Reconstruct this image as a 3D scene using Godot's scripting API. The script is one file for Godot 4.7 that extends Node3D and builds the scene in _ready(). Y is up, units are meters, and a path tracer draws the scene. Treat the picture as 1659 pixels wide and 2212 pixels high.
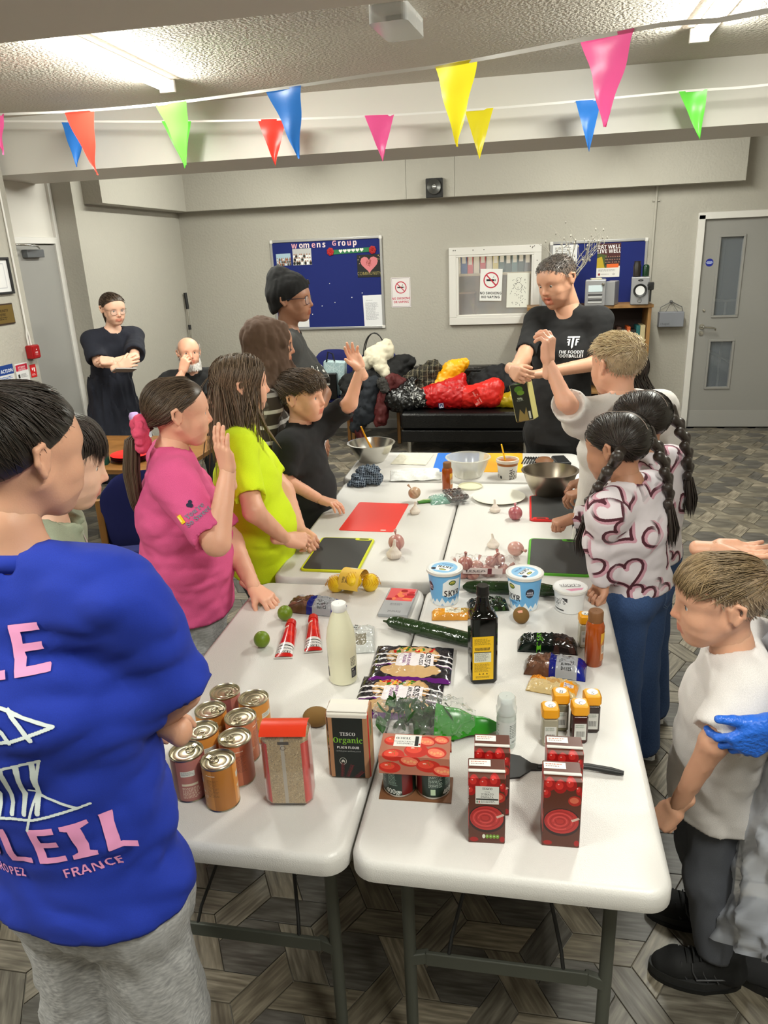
extends Node3D
func _ready() -> void:
	var t0:=Time.get_ticks_msec()
	var cam:=Camera3D.new(); cam.name="camera"; add_child(cam)
	cam.position=C_POS; cam.rotation=Vector3(-.3359,.193,-.0431); cam.fov=rad_to_deg(2.0*atan(1106.0/1602.2)); cam.near=.05; cam.far=60.0
	var we:=WorldEnvironment.new(); we.name="environment"
	var en:=Environment.new(); we.environment=en; add_child(we)
	en.background_mode=Environment.BG_COLOR; en.background_color=Color(.02,.02,.02)
	en.tonemap_mode=Environment.TONE_MAPPER_LINEAR; en.tonemap_exposure=1.0
	en.sdfgi_enabled=true; en.ssao_enabled=true; en.ssil_enabled=true
	make_base()
	make_room()
	print("room ",Time.get_ticks_msec()-t0)
	make_tables()
	make_background()
	print("background ",Time.get_ticks_msec()-t0)
	make_groceries()
	print("groceries ",Time.get_ticks_msec()-t0)
	if PEOPLE: make_people()
	print("people ",Time.get_ticks_msec()-t0)
const PEOPLE:=true
var MAT:={}
var TEX:={}
func make_base() -> void:
	TEX.weave=noise_tex(256,256,noise(.18,3,2),Color(.86,.86,.86),Color(1,1,1))
	TEX.marl=noise_tex(512,512,noise(.035,5,4),Color(.66,.66,.67),Color(1,1,1),Vector2(1,2.2))
	TEX.denim=noise_tex(256,256,noise(.2,9,3),Color(.62,.66,.72),Color(1,1,1),Vector2(1.6,.35))
	TEX.skin_n=bump(noise(.12,7,3),128,2.0)
	var c:=Canvas.new(64,512,Color(.24,.2,.17))
	for k in 14: c.rect(0,k*36.57,64,9,Color(.8,.78,.75))
	TEX.stripes=c.tex()
	c=Canvas.new(512,512,Color(.88,.85,.87))
	var rg:=RandomNumberGenerator.new(); rg.seed=12
	var spots:=[]
	for k in 8:
		var q:=Vector2((k % 3)*170+60+(k/3)*50,(k/3)*170+60+(k % 2)*50)
		spots.append([q,rg.randf_range(-.9,.9),rg.randf_range(62,84)])
	for pas in 2:
		for sp in spots:
			for ox in [-512,0,512]:
				for oy in [-512,0,512]:
					var ps:=[]
					for i in 27:
						var a:=lerpf(-2.9,2.95,i/26.0)
						var p:=Vector2(16*pow(sin(a),3),-(13*cos(a)-5*cos(2*a)-2*cos(3*a)-cos(4*a)))/17.0
						p=(p*Vector2(1.0,1.15)*sp[2]).rotated(sp[1])+sp[0]+Vector2(ox,oy)
						ps.append(p+(Vector2(9,7) if pas==0 else Vector2.ZERO))
					var b:=Rect2(-90,-90,692,692)
					if b.has_point(sp[0]+Vector2(ox,oy)): c.line(ps,20 if pas==0 else 12,Color(.8,.6,.66) if pas==0 else Color(.31,.13,.18))
	TEX.hearts=c.tex()
	MAT.eye=vmat(.15)
	MAT.hair=vmat(.42)
	var m:=mat(Color(.95,.97,1.0,.12),.05); m.transparency=BaseMaterial3D.TRANSPARENCY_ALPHA; MAT.clear=m
	m=mat(Color(.86,.88,.93,.5),.25); m.transparency=BaseMaterial3D.TRANSPARENCY_ALPHA; MAT.film=m
	m=mat(Color(.14,.4,.82),.4); m.normal_enabled=true; m.normal_texture=bump(noise(.03,4,3),256,6.0); m.uv1_triplanar=true; m.uv1_scale=Vector3.ONE*9.0; MAT.glove=m
# ---------- the room ----------
const CEIL:=2.85
const BACK:=-6.94
const LEFT:=-3.36
const RIGHT:=3.25
const FRONT:=3.2
func lamp_batten(at: Vector3,label: String,level:=1.0) -> void:
	var o:=thing("ceiling_light",label,"light",at,.0,"ceiling light battens")
	var mb:=MB.new()
	mb.box(Vector3(0,-.02,0),Vector3(.062,.04,1.24),.003)
	part(o,"housing",mb,MAT.white)
	mb=MB.new()
	var pr:=PackedVector2Array()
	for k in 9: pr.append(Vector2(-.046*cos(PI*k/8),-.034-.03*sin(PI*k/8)))
	for k in 8:
		var a:=pr[k]; var b:=pr[k+1]
		var nn:=Vector3((a.y-b.y),(b.x-a.x),0).normalized()*-1.0
		mb.quad(Vector3(a.x,a.y,-.6),Vector3(b.x,b.y,-.6),Vector3(b.x,b.y,.6),Vector3(a.x,a.y,.6),nn)
	for z in [-.6,.6]:
		var i:=mb.vert(Vector3(0,-.034,z),Vector3(0,0,signf(z)))
		for p in pr: mb.vert(Vector3(p.x,p.y,z),Vector3(0,0,signf(z)))
		for k in 8: mb.tri(i,i+1+k,i+2+k)
	part(o,"light_diffuser",mb,MAT.lamp)
	mb=MB.new()
	for z in [-.612,.612]:
		mb=MB.new(); mb.box(Vector3(0,-.035,z),Vector3(.096,.068,.022),.004); part(o,"end_cap",mb,MAT.white)
	var l:=AreaLight3D.new()
	l.name="batten_glow"
	l.area_size=Vector2(.09,1.18); l.light_energy=AREA_POWER*level; l.light_color=LAMP_TINT
	l.area_range=12.0; l.area_attenuation=2.0; l.shadow_enabled=true
	l.position=Vector3(0,-.07,0); l.rotation.x=-PI/2
	o.add_child(l)
	# the rounded diffuser also shines to both sides
	for sx in [-1.0,1.0]:
		var p:=AreaLight3D.new()
		p.name="side_glow"; p.area_size=Vector2(1.18,.05); p.light_energy=SIDE_POWER*level; p.light_color=LAMP_TINT
		p.area_range=12.0; p.area_attenuation=2.0; p.shadow_enabled=true
		p.transform=Transform3D(Basis(Vector3.UP,-sx*PI/2)*Basis(Vector3.RIGHT,-.62),Vector3(sx*.053,-.056,0))
		o.add_child(p,true)
const AREA_POWER:=2.6
const SIDE_POWER:=3.0
const LAMP_TINT:=Color(.985,.99,.95)
func wallmesh(called: String,boxes: Array,m: Material) -> Node:
	var mb:=MB.new()
	for b in boxes:
		var lo: Vector3=b[0]; var hi: Vector3=b[1]
		mb.box((lo+hi)*.5,hi-lo,.0)
	return struct(part(self,called,mb,m))
func V(x: float,y: float,z: float) -> Vector3: return Vector3(x,y,z)
func make_room() -> void:
	MAT.wall=mat(Color(.66,.645,.605),.75)
	MAT.wall.normal_enabled=true; MAT.wall.normal_texture=bump(noise(.09,21,3),256,1.5); MAT.wall.uv1_triplanar=true; MAT.wall.uv1_world_triplanar=true; MAT.wall.uv1_scale=Vector3.ONE*1.4; MAT.wall.normal_scale=.4
	MAT.paint=mat(Color(.8,.785,.755),.6)
	MAT.white=mat(Color(.84,.83,.81),.45)
	MAT.ceil=mat(Color(.76,.735,.69),.7)
	MAT.ceil.normal_enabled=true; MAT.ceil.normal_texture=bump(noise(.07,31,3),512,2.6); MAT.ceil.uv1_triplanar=true; MAT.ceil.uv1_world_triplanar=true; MAT.ceil.uv1_scale=Vector3.ONE*1.1
	var lm:=mat(Color(1,1,1)); lm.emission_enabled=true; lm.emission=Color(1.0,.96,.9); lm.emission_energy_multiplier=9.0; MAT.lamp=lm
	MAT.steel=mat(Color(.78,.77,.74),.24,1.0)
	MAT.dark=mat(Color(.09,.09,.092),.5)
	MAT.doorgrey=mat(Color(.56,.555,.54),.5)
	# floor: bedding in the joint colour, planks laid in it
	var mb:=MB.new()
	mb.box(V((LEFT+RIGHT)*.5-.2,-.056,(BACK+FRONT)*.5),V(RIGHT-LEFT+.6,.1,FRONT-BACK),.0)
	var fl:=part(self,"floor",mb,mat(Color(.55,.53,.49),.7))
	struct(fl)
	make_planks(fl)
	wallmesh("ceiling",[[V(LEFT-.3,CEIL,BACK-.1),V(RIGHT+.1,CEIL+.12,FRONT+.1)]],MAT.ceil)
	# back wall with window and door openings
	wallmesh("wall_back",[[V(LEFT-.3,0,BACK-.1),V(-.37,CEIL,BACK)],[V(-.37,0,BACK-.1),V(.39,1.2,BACK)],[V(-.37,1.82,BACK-.1),V(.39,CEIL,BACK)],[V(.39,0,BACK-.1),V(1.985,CEIL,BACK)],[V(1.985,2.045,BACK-.1),V(2.905,CEIL,BACK)],[V(2.905,0,BACK-.1),V(RIGHT+.1,CEIL,BACK)]],MAT.wall)
	wallmesh("wall_right",[[V(RIGHT,0,BACK),V(RIGHT+.1,CEIL,FRONT)]],MAT.wall)
	wallmesh("wall_front",[[V(LEFT-.3,0,FRONT),V(RIGHT+.1,CEIL,FRONT+.1)]],MAT.wall)
	wallmesh("wall_left",[[V(LEFT-.3,0,BACK),V(LEFT,CEIL,-4.96)],[V(LEFT-.3,0,-4.11),V(LEFT,CEIL,FRONT)],[V(LEFT-.3,0,-4.96),V(LEFT-.24,CEIL,-4.11)]],MAT.wall)
	# ceiling beams and boxed-in ducts
	wallmesh("trim_1",[[V(LEFT-.24,2.488,-4.8),V(RIGHT,CEIL,-4.15)]],MAT.paint)
	wallmesh("trim_2",[[V(LEFT,2.488,-1.21),V(RIGHT,CEIL,-.56)]],MAT.paint)
	wallmesh("trim_3",[[V(LEFT,2.345,BACK),V(-.86,CEIL,BACK+.16)],[V(-.857,2.345,BACK),V(-.38,CEIL,BACK+.16)],[V(-.377,2.345,BACK),V(2.28,CEIL,BACK+.16)]],MAT.wall)
	wallmesh("trim_4",[[V(LEFT,2.345,BACK+.16),V(LEFT+.17,CEIL,-5.12)]],MAT.wall)
	wallmesh("baseboard_back",[[V(LEFT,0,BACK),V(1.94,.1,BACK+.015)],[V(2.95,0,BACK),V(RIGHT,.1,BACK+.015)]],MAT.white)
	wallmesh("baseboard_left",[[V(LEFT,0,BACK),V(LEFT+.015,.1,-4.96)],[V(LEFT,0,-4.11),V(LEFT+.015,.1,FRONT)]],MAT.white)
	wallmesh("baseboard_right",[[V(RIGHT-.015,0,BACK),V(RIGHT,.1,FRONT)]],MAT.white)
	for p in [[-1.75,-2.88,"light batten on the ceiling at the left"],[1.15,-2.8,"light batten on the ceiling at the right"],[-1.75,-5.5,"unseen light batten behind the beam on the left, lighting the back wall"],[1.15,-5.5,"unseen light batten behind the beam on the right, lighting the back wall"],[-1.75,.9,"unseen light batten behind the camera on the left, lighting the near side"],[1.15,.9,"unseen light batten behind the camera on the right, lighting the near side"]]:  # battens past the beam are out of view and light the back wall
		lamp_batten(V(p[0],CEIL,p[1]),p[2],.8 if p[1]<-4.0 else 1.0)  # battens behind the camera are unseen; they light the near table and backs
	# emergency light on the ceiling
	var o:=thing("emergency_light","wedge-shaped clear emergency light on the ceiling","light",V(-.255,CEIL,-2.62),deg_to_rad(-6))
	mb=MB.new(); mb.box(V(0,-.012,0),V(.15,.024,.33),.004); part(o,"base",mb,MAT.white)
	mb=MB.new(); mb.slab(round_rect(-.085,.085,-.165,.165,.03),.0,.07,.03,Transform3D(Basis(Vector3.RIGHT,PI),V(0,-.015,0)))
	var gm:=mat(Color(.75,.75,.74,.55),.12); gm.transparency=BaseMaterial3D.TRANSPARENCY_ALPHA
	part(o,"lens_cover",mb,gm)
	mb=MB.new(); mb.tube([V(-.03,-.045,.06),V(0,-.05,.06),V(.03,-.045,.06)],.007,8); mb.box(V(0,-.035,-.04),V(.1,.02,.1),.004); part(o,"lamp_holder",mb,mat(Color(.45,.45,.45),.3,.7))
	# loudspeaker let into the duct
	o=thing("wall_speaker","small black square loudspeaker in the boxed-in duct","speaker",V(-.575,2.43,BACK+.16))
	mb=MB.new(); mb.box(V(0,0,.02),V(.165,.175,.05),.004); part(o,"cabinet",mb,MAT.dark)
	mb=MB.new(); mb.lathe([Vector2(.02,.0),Vector2(.055,.012),Vector2(.066,.018),Vector2(.07,.012)],28,xf(V(0,.01,.044),90)); part(o,"cone",mb,mat(Color(.3,.3,.29),.35,.4))
	mb=MB.new(); mb.lathe([Vector2(.022,.0),Vector2(.015,.012),Vector2(.001,.017)],18,xf(V(0,.01,.046),90)); part(o,"dust_cap",mb,mat(Color(.75,.75,.74),.25,.7))
	make_window(); make_doors(); make_wall_items(); make_bunting()
func make_planks(fl: Node) -> void:
	var s:=.1
	var h:=s*sqrt(3.0)/2.0
	var H:=[Vector2(0,0),Vector2(.2,0),Vector2(.15,h),Vector2(-.05,h)]
	var cen:=Vector2(0,2.0*h)
	var g:=.0011
	var mid:=Vector2(.075,h*.5)
	var pm:=MB.new()
	var poly:=PackedVector2Array()
	for p in H: poly.append(mid+(p-mid)*(1.0-g*2.0/h)-mid)
	var hexp:=PackedVector2Array()
	for k in 6: hexp.append(Vector2.from_angle(k*PI/3)*(s-g*1.2))
	pm.slab(poly,-.006,.0,.0008,Transform3D.IDENTITY,Rect2(-.15,-.075,.3,.15))
	var hm:=MB.new()
	hm.slab(hexp,-.006,.0,.0008,Transform3D.IDENTITY,Rect2(-.15,-.075,.3,.15))
	var meshes:=[pm.mesh(),hm.mesh()]
	var grain:=noise(.02,77,4)
	var tones:=[Color(.54,.515,.47),Color(.47,.45,.415),Color(.58,.55,.495),Color(.41,.4,.385),Color(.51,.48,.425),Color(.63,.595,.535)]
	var mats:=[]
	var tx:=[]
	for k in 3:
		var f:=noise(.03,40+k,4)
		tx.append(noise_tex(256,128,f,Color(.55,.53,.5),Color(1,1,.98),Vector2(.22,2.4)))
	for k in tones.size():
		var m:=mat(tones[k],.42); m.albedo_texture=tx[k % 3]; m.uv1_offset=V(k*.31,k*.17,0)
		mats.append(m)
	var cam:=Transform3D(Basis.from_euler(V(-.3359,.193,-.0431)),C_POS).affine_inverse()
	var seen:=[]
	var rest:=[]
	var rg:=RandomNumberGenerator.new(); rg.seed=4
	for i in range(-14,14):
		for k in range(-30,42):
			var base:=Vector2(.191,-.564)+Vector2(.3,0)*i+Vector2(.15,3.0*h)*k
			# keep the lattice inside the room by wrapping along x
			base.x-=.3*roundf(k*.5)
			for r in 4:
				var at: Vector2
				var turn:=.0
				if r<3:
					turn=r*TAU/3.0
					at=cen+(mid-cen).rotated(turn)
				else: at=cen
				var w:=base+at
				var tone: int=rg.randi() % 6 if r<3 else [3,1,3][rg.randi() % 3]
				if w.x<LEFT-.2 or w.x>RIGHT+.05 or w.y<BACK-.05 or w.y>FRONT: continue
				var e:=[V(w.x,0,w.y),-turn,1 if r==3 else 0,tone]
				var c: Vector3=cam*e[0]
				if c.z<-.2:
					var u:=c.x/-c.z*1602.2; var v:=c.y/-c.z*1602.2
					# floor in view and clear of the table tops
					var under: bool=w.x>-.75 and w.x<.65 and w.y<-1.0 and w.y>-4.3
					if absf(u)<860 and absf(v)<1130 and not under:
						seen.append([c.length(),e]); continue
				rest.append(e)
	seen.sort_custom(func(a,b): return a[0]<b[0])
	for k in range(300,seen.size()): rest.append(seen[k][1])
	for k in mini(300,seen.size()):
		var e: Array=seen[k][1]
		part(fl,"plank",meshes[e[2]],mats[e[3]],Transform3D(Basis(Vector3.UP,e[1]),e[0]))
	var all:=MB.new()
	for e in rest:
		var c: Color=tones[e[3]].srgb_to_linear()
		all.add(hm if e[2]==1 else pm,Transform3D(Basis(Vector3.UP,e[1]),e[0]),c)
	var vm:=vmat(.42); vm.albedo_texture=tx[0]
	part(fl,"plank_field",all,vm).set_meta("kind","stuff")
func framed(mb: MB,x0: float,x1: float,y0: float,y1: float,z: float,w: float,d: float,r:=.003) -> void:
	mb.box(V((x0+x1)/2,y1-w/2,z),V(x1-x0,w,d),r); mb.box(V((x0+x1)/2,y0+w/2,z),V(x1-x0,w,d),r)
	mb.box(V(x0+w/2,(y0+y1)/2,z),V(w,y1-y0-2*w,d),r); mb.box(V(x1-w/2,(y0+y1)/2,z),V(w,y1-y0-2*w,d),r)
func sheet(p: Node,called: String,at: Vector3,w: float,h: float,m: Material,label:="",turn:=.0,th:=.0015) -> MeshInstance3D:
	var mb:=MB.new()
	mb.box(Vector3.ZERO,V(w,h,th),.0,Basis.IDENTITY,{"+z": Rect2(0,0,1,1),"*": Rect2(.01,.01,.005,.005)})
	return part(p,called,mb,m,xf(at,0,0,turn),label)
func make_window() -> void:
	var o:=Node3D.new(); o.name="window_1"; add_child(o); struct(o); o.position=V(0,0,BACK)
	var mb:=MB.new(); framed(mb,-.457,.472,1.105,1.872,.018,.075,.036,.004)
	part(o,"window_frame",mb,MAT.white)
	mb=MB.new(); framed(mb,-.385,.402,1.178,1.802,.006,.026,.05,.004); part(o,"inner_frame",mb,MAT.white)
	mb=MB.new(); mb.box(V(.008,1.5,-.04),V(.78,.64,.005),.0)
	part(o,"glass_pane",mb,MAT.clear)
	mb=MB.new()
	for q in [[-.41,1.845],[-.39,1.845],[-.21,1.842],[-.1,1.842],[.36,1.855],[.38,1.84],[.4,1.857],[.385,1.85],[.43,1.72]]: mb.lathe([Vector2(.005,0),Vector2(.004,.003),Vector2(.0005,.0035)],8,xf(V(q[0],q[1],.036),90))
	part(o,"screw_heads",mb,MAT.dark).set_meta("kind","stuff")
	# signs taped to the glass
	var c:=Canvas.new(192,264,Color(.88,.88,.87))
	no_smoking(c,96,92,62)
	c.text("NO SMOKING",96,200,21,Color(.1,.1,.1),0,1.0).text("NO VAPING",96,232,21,Color(.1,.1,.1),0,1.0)
	var s:=sheet(self,"paper_sign",V(-.03,1.495,BACK-.03),.225,.315,c.material(.7),"",-2.0); tag(s,"white NO SMOKING NO VAPING paper taped inside the window","sign")
	c=Canvas.new(192,288,Color(.86,.86,.82))
	var rg:=RandomNumberGenerator.new(); rg.seed=9
	for k in 46:
		var p:=Vector2(rg.randf_range(30,165),rg.randf_range(40,270))
		c.line([p,p+Vector2(rg.randf_range(-9,9),rg.randf_range(-12,12)),p+Vector2(rg.randf_range(-12,12),rg.randf_range(-4,16))],2,Color(.15,.15,.15))
	for q in [[98,60,20],[98,110,30]]: c.ring(q[0],q[1],q[2],2,Color(.2,.2,.2))
	s=sheet(self,"ink_drawing",V(.245,1.434,BACK-.03),.225,.34,c.material(.7),"",-1.0); tag(s,"ink line drawing taped inside the office window","drawing")
	# the office behind the glass
	var office:=mat(Color(.74,.7,.58),.8)
	wallmesh("wall_office",[[V(-1.6,0,BACK-1.75),V(1.6,CEIL,BACK-1.65)],[V(-1.7,0,BACK-1.7),V(-1.6,CEIL,BACK-.1)],[V(1.6,0,BACK-1.7),V(1.7,CEIL,BACK-.1)],[V(-1.7,CEIL,BACK-1.75),V(1.7,CEIL+.1,BACK-.1)],[V(-1.7,-.1,BACK-1.75),V(1.7,0,BACK-.1)]],office)
	var ol:=thing("unseen_office_light","unseen square ceiling panel placed to light the small office","light",V(0,CEIL,BACK-.8))  # out of view, placed to light the office behind the window
	mb=MB.new(); mb.box(V(0,-.015,0),V(.5,.03,.5),.003); part(ol,"unseen_light_panel",mb,MAT.lamp)
	var al:=AreaLight3D.new(); al.name="unseen_panel_glow"; al.area_size=Vector2(.5,.5); al.light_energy=2.0; al.light_color=Color(1,.94,.84); al.shadow_enabled=true; al.area_range=6.0; al.position=V(0,-.05,0); al.rotation.x=-PI/2; ol.add_child(al)
	mb=MB.new(); mb.box(V(0,0,0),V(3.0,.03,.3),.002)
	solo("office_shelf",mb,mat(Color(.72,.69,.6),.6),"cream shelf on the office's far wall","shelf",V(0,1.56,BACK-1.5))
	var cols:=[Color(.1,.25,.5),Color(.85,.85,.83),Color(.2,.35,.6),Color(.8,.3,.33),Color(.85,.83,.78),Color(.75,.2,.25),Color(.82,.82,.8),Color(.8,.75,.45),Color(.12,.3,.28),Color(.1,.26,.25),Color(.3,.45,.47),Color(.1,.24,.24),Color(.35,.37,.4),Color(.1,.27,.25),Color(.11,.28,.26)]
	var nm:=["dark blue","white","mid blue","coral red","cream","crimson","pale white","mustard","deep green","bottle green","grey-blue","dark teal","slate grey","forest green","teal"]
	for k in cols.size():
		var hh:=.24+.02*(k % 3)
		var b:=thing("ring_binder",nm[k]+" ring binder on the office shelf","binder",V(-.56+k*.075,1.575,BACK-1.48),.0,"binders on the office shelf")
		mb=MB.new(); mb.box(V(0,hh/2,0),V(.068,hh,.25),.004); part(b,"cover",mb,mat(cols[k],.5))
		mb=MB.new(); mb.box(V(0,hh*.62,.126),V(.045,hh*.4,.001),.0); part(b,"spine_label",mb,mat(Color(.85,.85,.82),.6))
	for k in 4:
		var st:=thing("striped_scarf","navy scarf with gold stripe, number %s from the left in the office" % ["one","two","three","four"][k],"scarf",V(-.33+k*.29,1.9,BACK-1.4),.0,"striped scarves hanging in the office")
		mb=MB.new(); mb.box(V(0,.1,0),V(.1,.3,.012),.003); part(st,"scarf_cloth",mb,mat(Color(.02,.02,.06),.9))
		mb=MB.new(); mb.box(V(0,.1,.007),V(.03,.298,.003),.0); part(st,"gold_stripe",mb,mat(Color(.78,.6,.1),.9))
	mb=MB.new(); mb.box(V(0,0,0),V(.34,.72,.4),.005)
	solo("filing_cabinet",mb,mat(Color(.42,.33,.22),.5),"brown filing cabinet inside the small office","cabinet",V(-.44,1.0,BACK-1.3))
func no_smoking(c: Canvas,x: float,y: float,r: float) -> void:
	c.rect(x-r*.65,y-r*.12,r*1.1,r*.26,Color(.1,.1,.1)).rect(x+r*.5,y-r*.12,r*.14,r*.26,Color(.3,.3,.3))
	c.line([Vector2(x+r*.2,y-r*.25),Vector2(x+r*.4,y-r*.4),Vector2(x+r*.3,y-r*.55)],3,Color(.2,.2,.2))
	c.ring(x,y,r,r*.16,Color(.72,.12,.22)); c.line([Vector2(x-r*.7,y-r*.7),Vector2(x+r*.7,y+r*.7)],r*.16,Color(.72,.12,.22))
func make_doors() -> void:
	# door in the back wall, with two glazed slots
	var o:=Node3D.new(); o.name="door_1"; add_child(o); struct(o); o.position=V(0,0,BACK)
	var mb:=MB.new()
	mb.box(V(1.963,1.035,.0),V(.062,2.07,.07),.004); mb.box(V(2.93,1.035,.0),V(.062,2.07,.07),.004); mb.box(V(2.445,2.06,.0),V(1.03,.062,.07),.004)
	part(o,"door_frame",mb,MAT.white)
	mb=MB.new()
	for b in [[1.998,2.155,.01,2.028],[2.362,2.89,.01,2.028],[2.155,2.362,1.865,2.028],[2.155,2.362,.882,1.133],[2.155,2.362,.01,.424]]: mb.box(V((b[0]+b[1])/2,(b[2]+b[3])/2,-.022),V(b[1]-b[0],b[3]-b[2],.044),.0)
	part(o,"door_leaf",mb,MAT.doorgrey)
	for y in [[1.133,1.865],[.424,.882]]:
		mb=MB.new(); framed(mb,2.135,2.382,y[0]-.02,y[1]+.02,.004,.022,.014,.003); part(o,"glazing_bead",mb,MAT.doorgrey)
		mb=MB.new(); mb.box(V(2.258,(y[0]+y[1])/2,-.022),V(.21,y[1]-y[0],.006),.0)
		var gm:=mat(Color(.8,.85,.9,.1),.03); gm.transparency=BaseMaterial3D.TRANSPARENCY_ALPHA
		part(o,"glass_pane",mb,gm)
	mb=MB.new(); mb.lathe([Vector2(.026,0),Vector2(.026,.008),Vector2(.001,.009)],20,xf(V(2.056,1.03,0),90)); mb.tube([V(2.056,1.03,.0),V(2.056,1.03,.045),V(2.066,1.029,.055),V(2.15,1.02,.055),V(2.178,1.012,.05),V(2.18,.995,.04)],.0085,8)
	part(o,"door_handle",mb,MAT.steel)
	mb=MB.new(); mb.lathe([Vector2(.024,0),Vector2(.022,.01),Vector2(.001,.011)],18,xf(V(2.056,.965,0),90)); mb.lathe([Vector2(.014,0),Vector2(.012,.01),Vector2(.001,.012)],14,xf(V(2.062,1.185,0),90)); part(o,"lock_cylinders",mb,MAT.steel)
	mb=MB.new(); mb.box(V(2.45,.1,.002),V(.87,.17,.003),.0); part(o,"kick_plate",mb,mat(Color(.6,.595,.58),.35))
	var c:=Canvas.new(64,64,Color(0,0,0,0)).oval(32,32,31,31,Color(.07,.13,.55)).rect(0,28,64,2,Color(.75,.8,.9)).rect(12,22,40,3,Color(.8,.85,.95)).rect(8,33,48,4,Color(.85,.9,.95)).rect(16,40,32,2,Color(.8,.85,.95))
	sheet(o,"fire_door_sticker",V(2.072,1.635,.001),.075,.075,c.material(.5,true),"round blue fire door sticker",.0,.0005)
	# stairwell behind it
	var bl:=mat(Color(.13,.17,.27),.7)
	wallmesh("wall_stairwell",[[V(1.7,0,BACK-2.0),V(3.3,CEIL,BACK-1.9)],[V(1.7,0,BACK-2.0),V(1.76,CEIL,BACK-.1)],[V(3.3,0,BACK-2.0),V(3.36,CEIL,BACK-.1)],[V(1.7,CEIL,BACK-2.0),V(3.36,CEIL+.1,BACK-.1)],[V(1.7,-.1,BACK-2.0),V(3.36,0,BACK-.1)]],bl)
	mb=MB.new(); mb.tube([V(1.85,.95,BACK-1.2),V(2.75,.45,BACK-.9)],.016,8); mb.tube([V(1.85,1.25,BACK-1.2),V(2.5,1.2,BACK-1.0),V(3.0,1.2,BACK-1.0)],.016,8); mb.tube([V(2.5,0,BACK-1.0),V(2.5,1.2,BACK-1.0)],.014,8)
	solo("stair_handrail",mb,mat(Color(.7,.7,.68),.4),"pale handrail of the staircase behind the glazed door","handrail")
	mb=MB.new(); mb.box(V(2.62,1.4,BACK-1.5),V(.2,2.78,.3),.005)
	solo("stairwell_pier",mb,mat(Color(.42,.44,.47),.7),"grey pier in the stairwell behind the glazed door","pier")
	# door in the left wall's recess
	o=Node3D.new(); o.name="door_2"; add_child(o); struct(o)
	var X:=LEFT-.24
	mb=MB.new()
	mb.box(V(X+.03,1.02,-4.925),V(.06,2.04,.07),.003); mb.box(V(X+.03,2.06,-4.535),V(.06,.05,.85),.003); mb.box(V(X+.03,1.02,-4.14),V(.06,2.04,.06),.003)
	mb.box(V(X+.03,2.45,-4.94),V(.06,.74,.04),.003)
	part(o,"door_frame",mb,MAT.white)
	mb=MB.new(); mb.box(V(X+.02,2.46,-4.53),V(.03,.76,.78),.0); part(o,"over_panel",mb,MAT.paint)
	mb=MB.new(); mb.box(V(X+.025,1.015,-4.53),V(.04,2.02,.72),.002); part(o,"door_leaf",mb,MAT.doorgrey)
	mb=MB.new(); mb.box(V(X+.07,1.96,-4.55),V(.05,.06,.22),.004)
	var dc:=part(o,"door_closer",mb,mat(Color(.4,.41,.42),.4,.4),Transform3D.IDENTITY,"grey overhead door closer")
	mb=MB.new(); mb.tube([V(X+.1,2.0,-4.6),V(X+.2,2.015,-4.42),V(X+.08,2.03,-4.3)],.008,6); part(dc,"closer_arm",mb,MAT.steel)
func notice(at: Vector3,w: float,h: float,label: String) -> Node3D:
	var o:=thing("notice_board",label,"board",at)
	var mb:=MB.new(); mb.box(V(0,0,.006),V(w-.03,h-.03,.012),.0)
	part(o,"felt_panel",mb,cloth(Color(.05,.12,.42),TEX.weave,14.0))
	mb=MB.new(); framed(mb,-w/2,w/2,-h/2,h/2,.011,.026,.022,.004); part(o,"frame",mb,mat(Color(.72,.72,.72),.3,.6))
	for sx in [-1,1]:
		for sy in [-1,1]:
			mb=MB.new(); mb.box(V(sx*(w/2-.016),sy*(h/2-.016),.012),V(.038,.038,.026),.008); part(o,"corner_cap",mb,MAT.white)
	return o
func crowd(c: Canvas,x: float,y: float,w: float,h: float,sd: int,cols: Array) -> void:
	var rg:=RandomNumberGenerator.new(); rg.seed=sd
	for r in 3:
		for k in 7:
			var px:=x+w*(k+.5+rg.randf_range(-.2,.2))/7.0
			var py:=y+h*(.3+r*.22)
			c.oval(px,py+h*.13,w*.06,h*.12,cols[rg.randi() % cols.size()]); c.oval(px,py,w*.035,h*.055,Color(.6,.45,.38))
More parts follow.
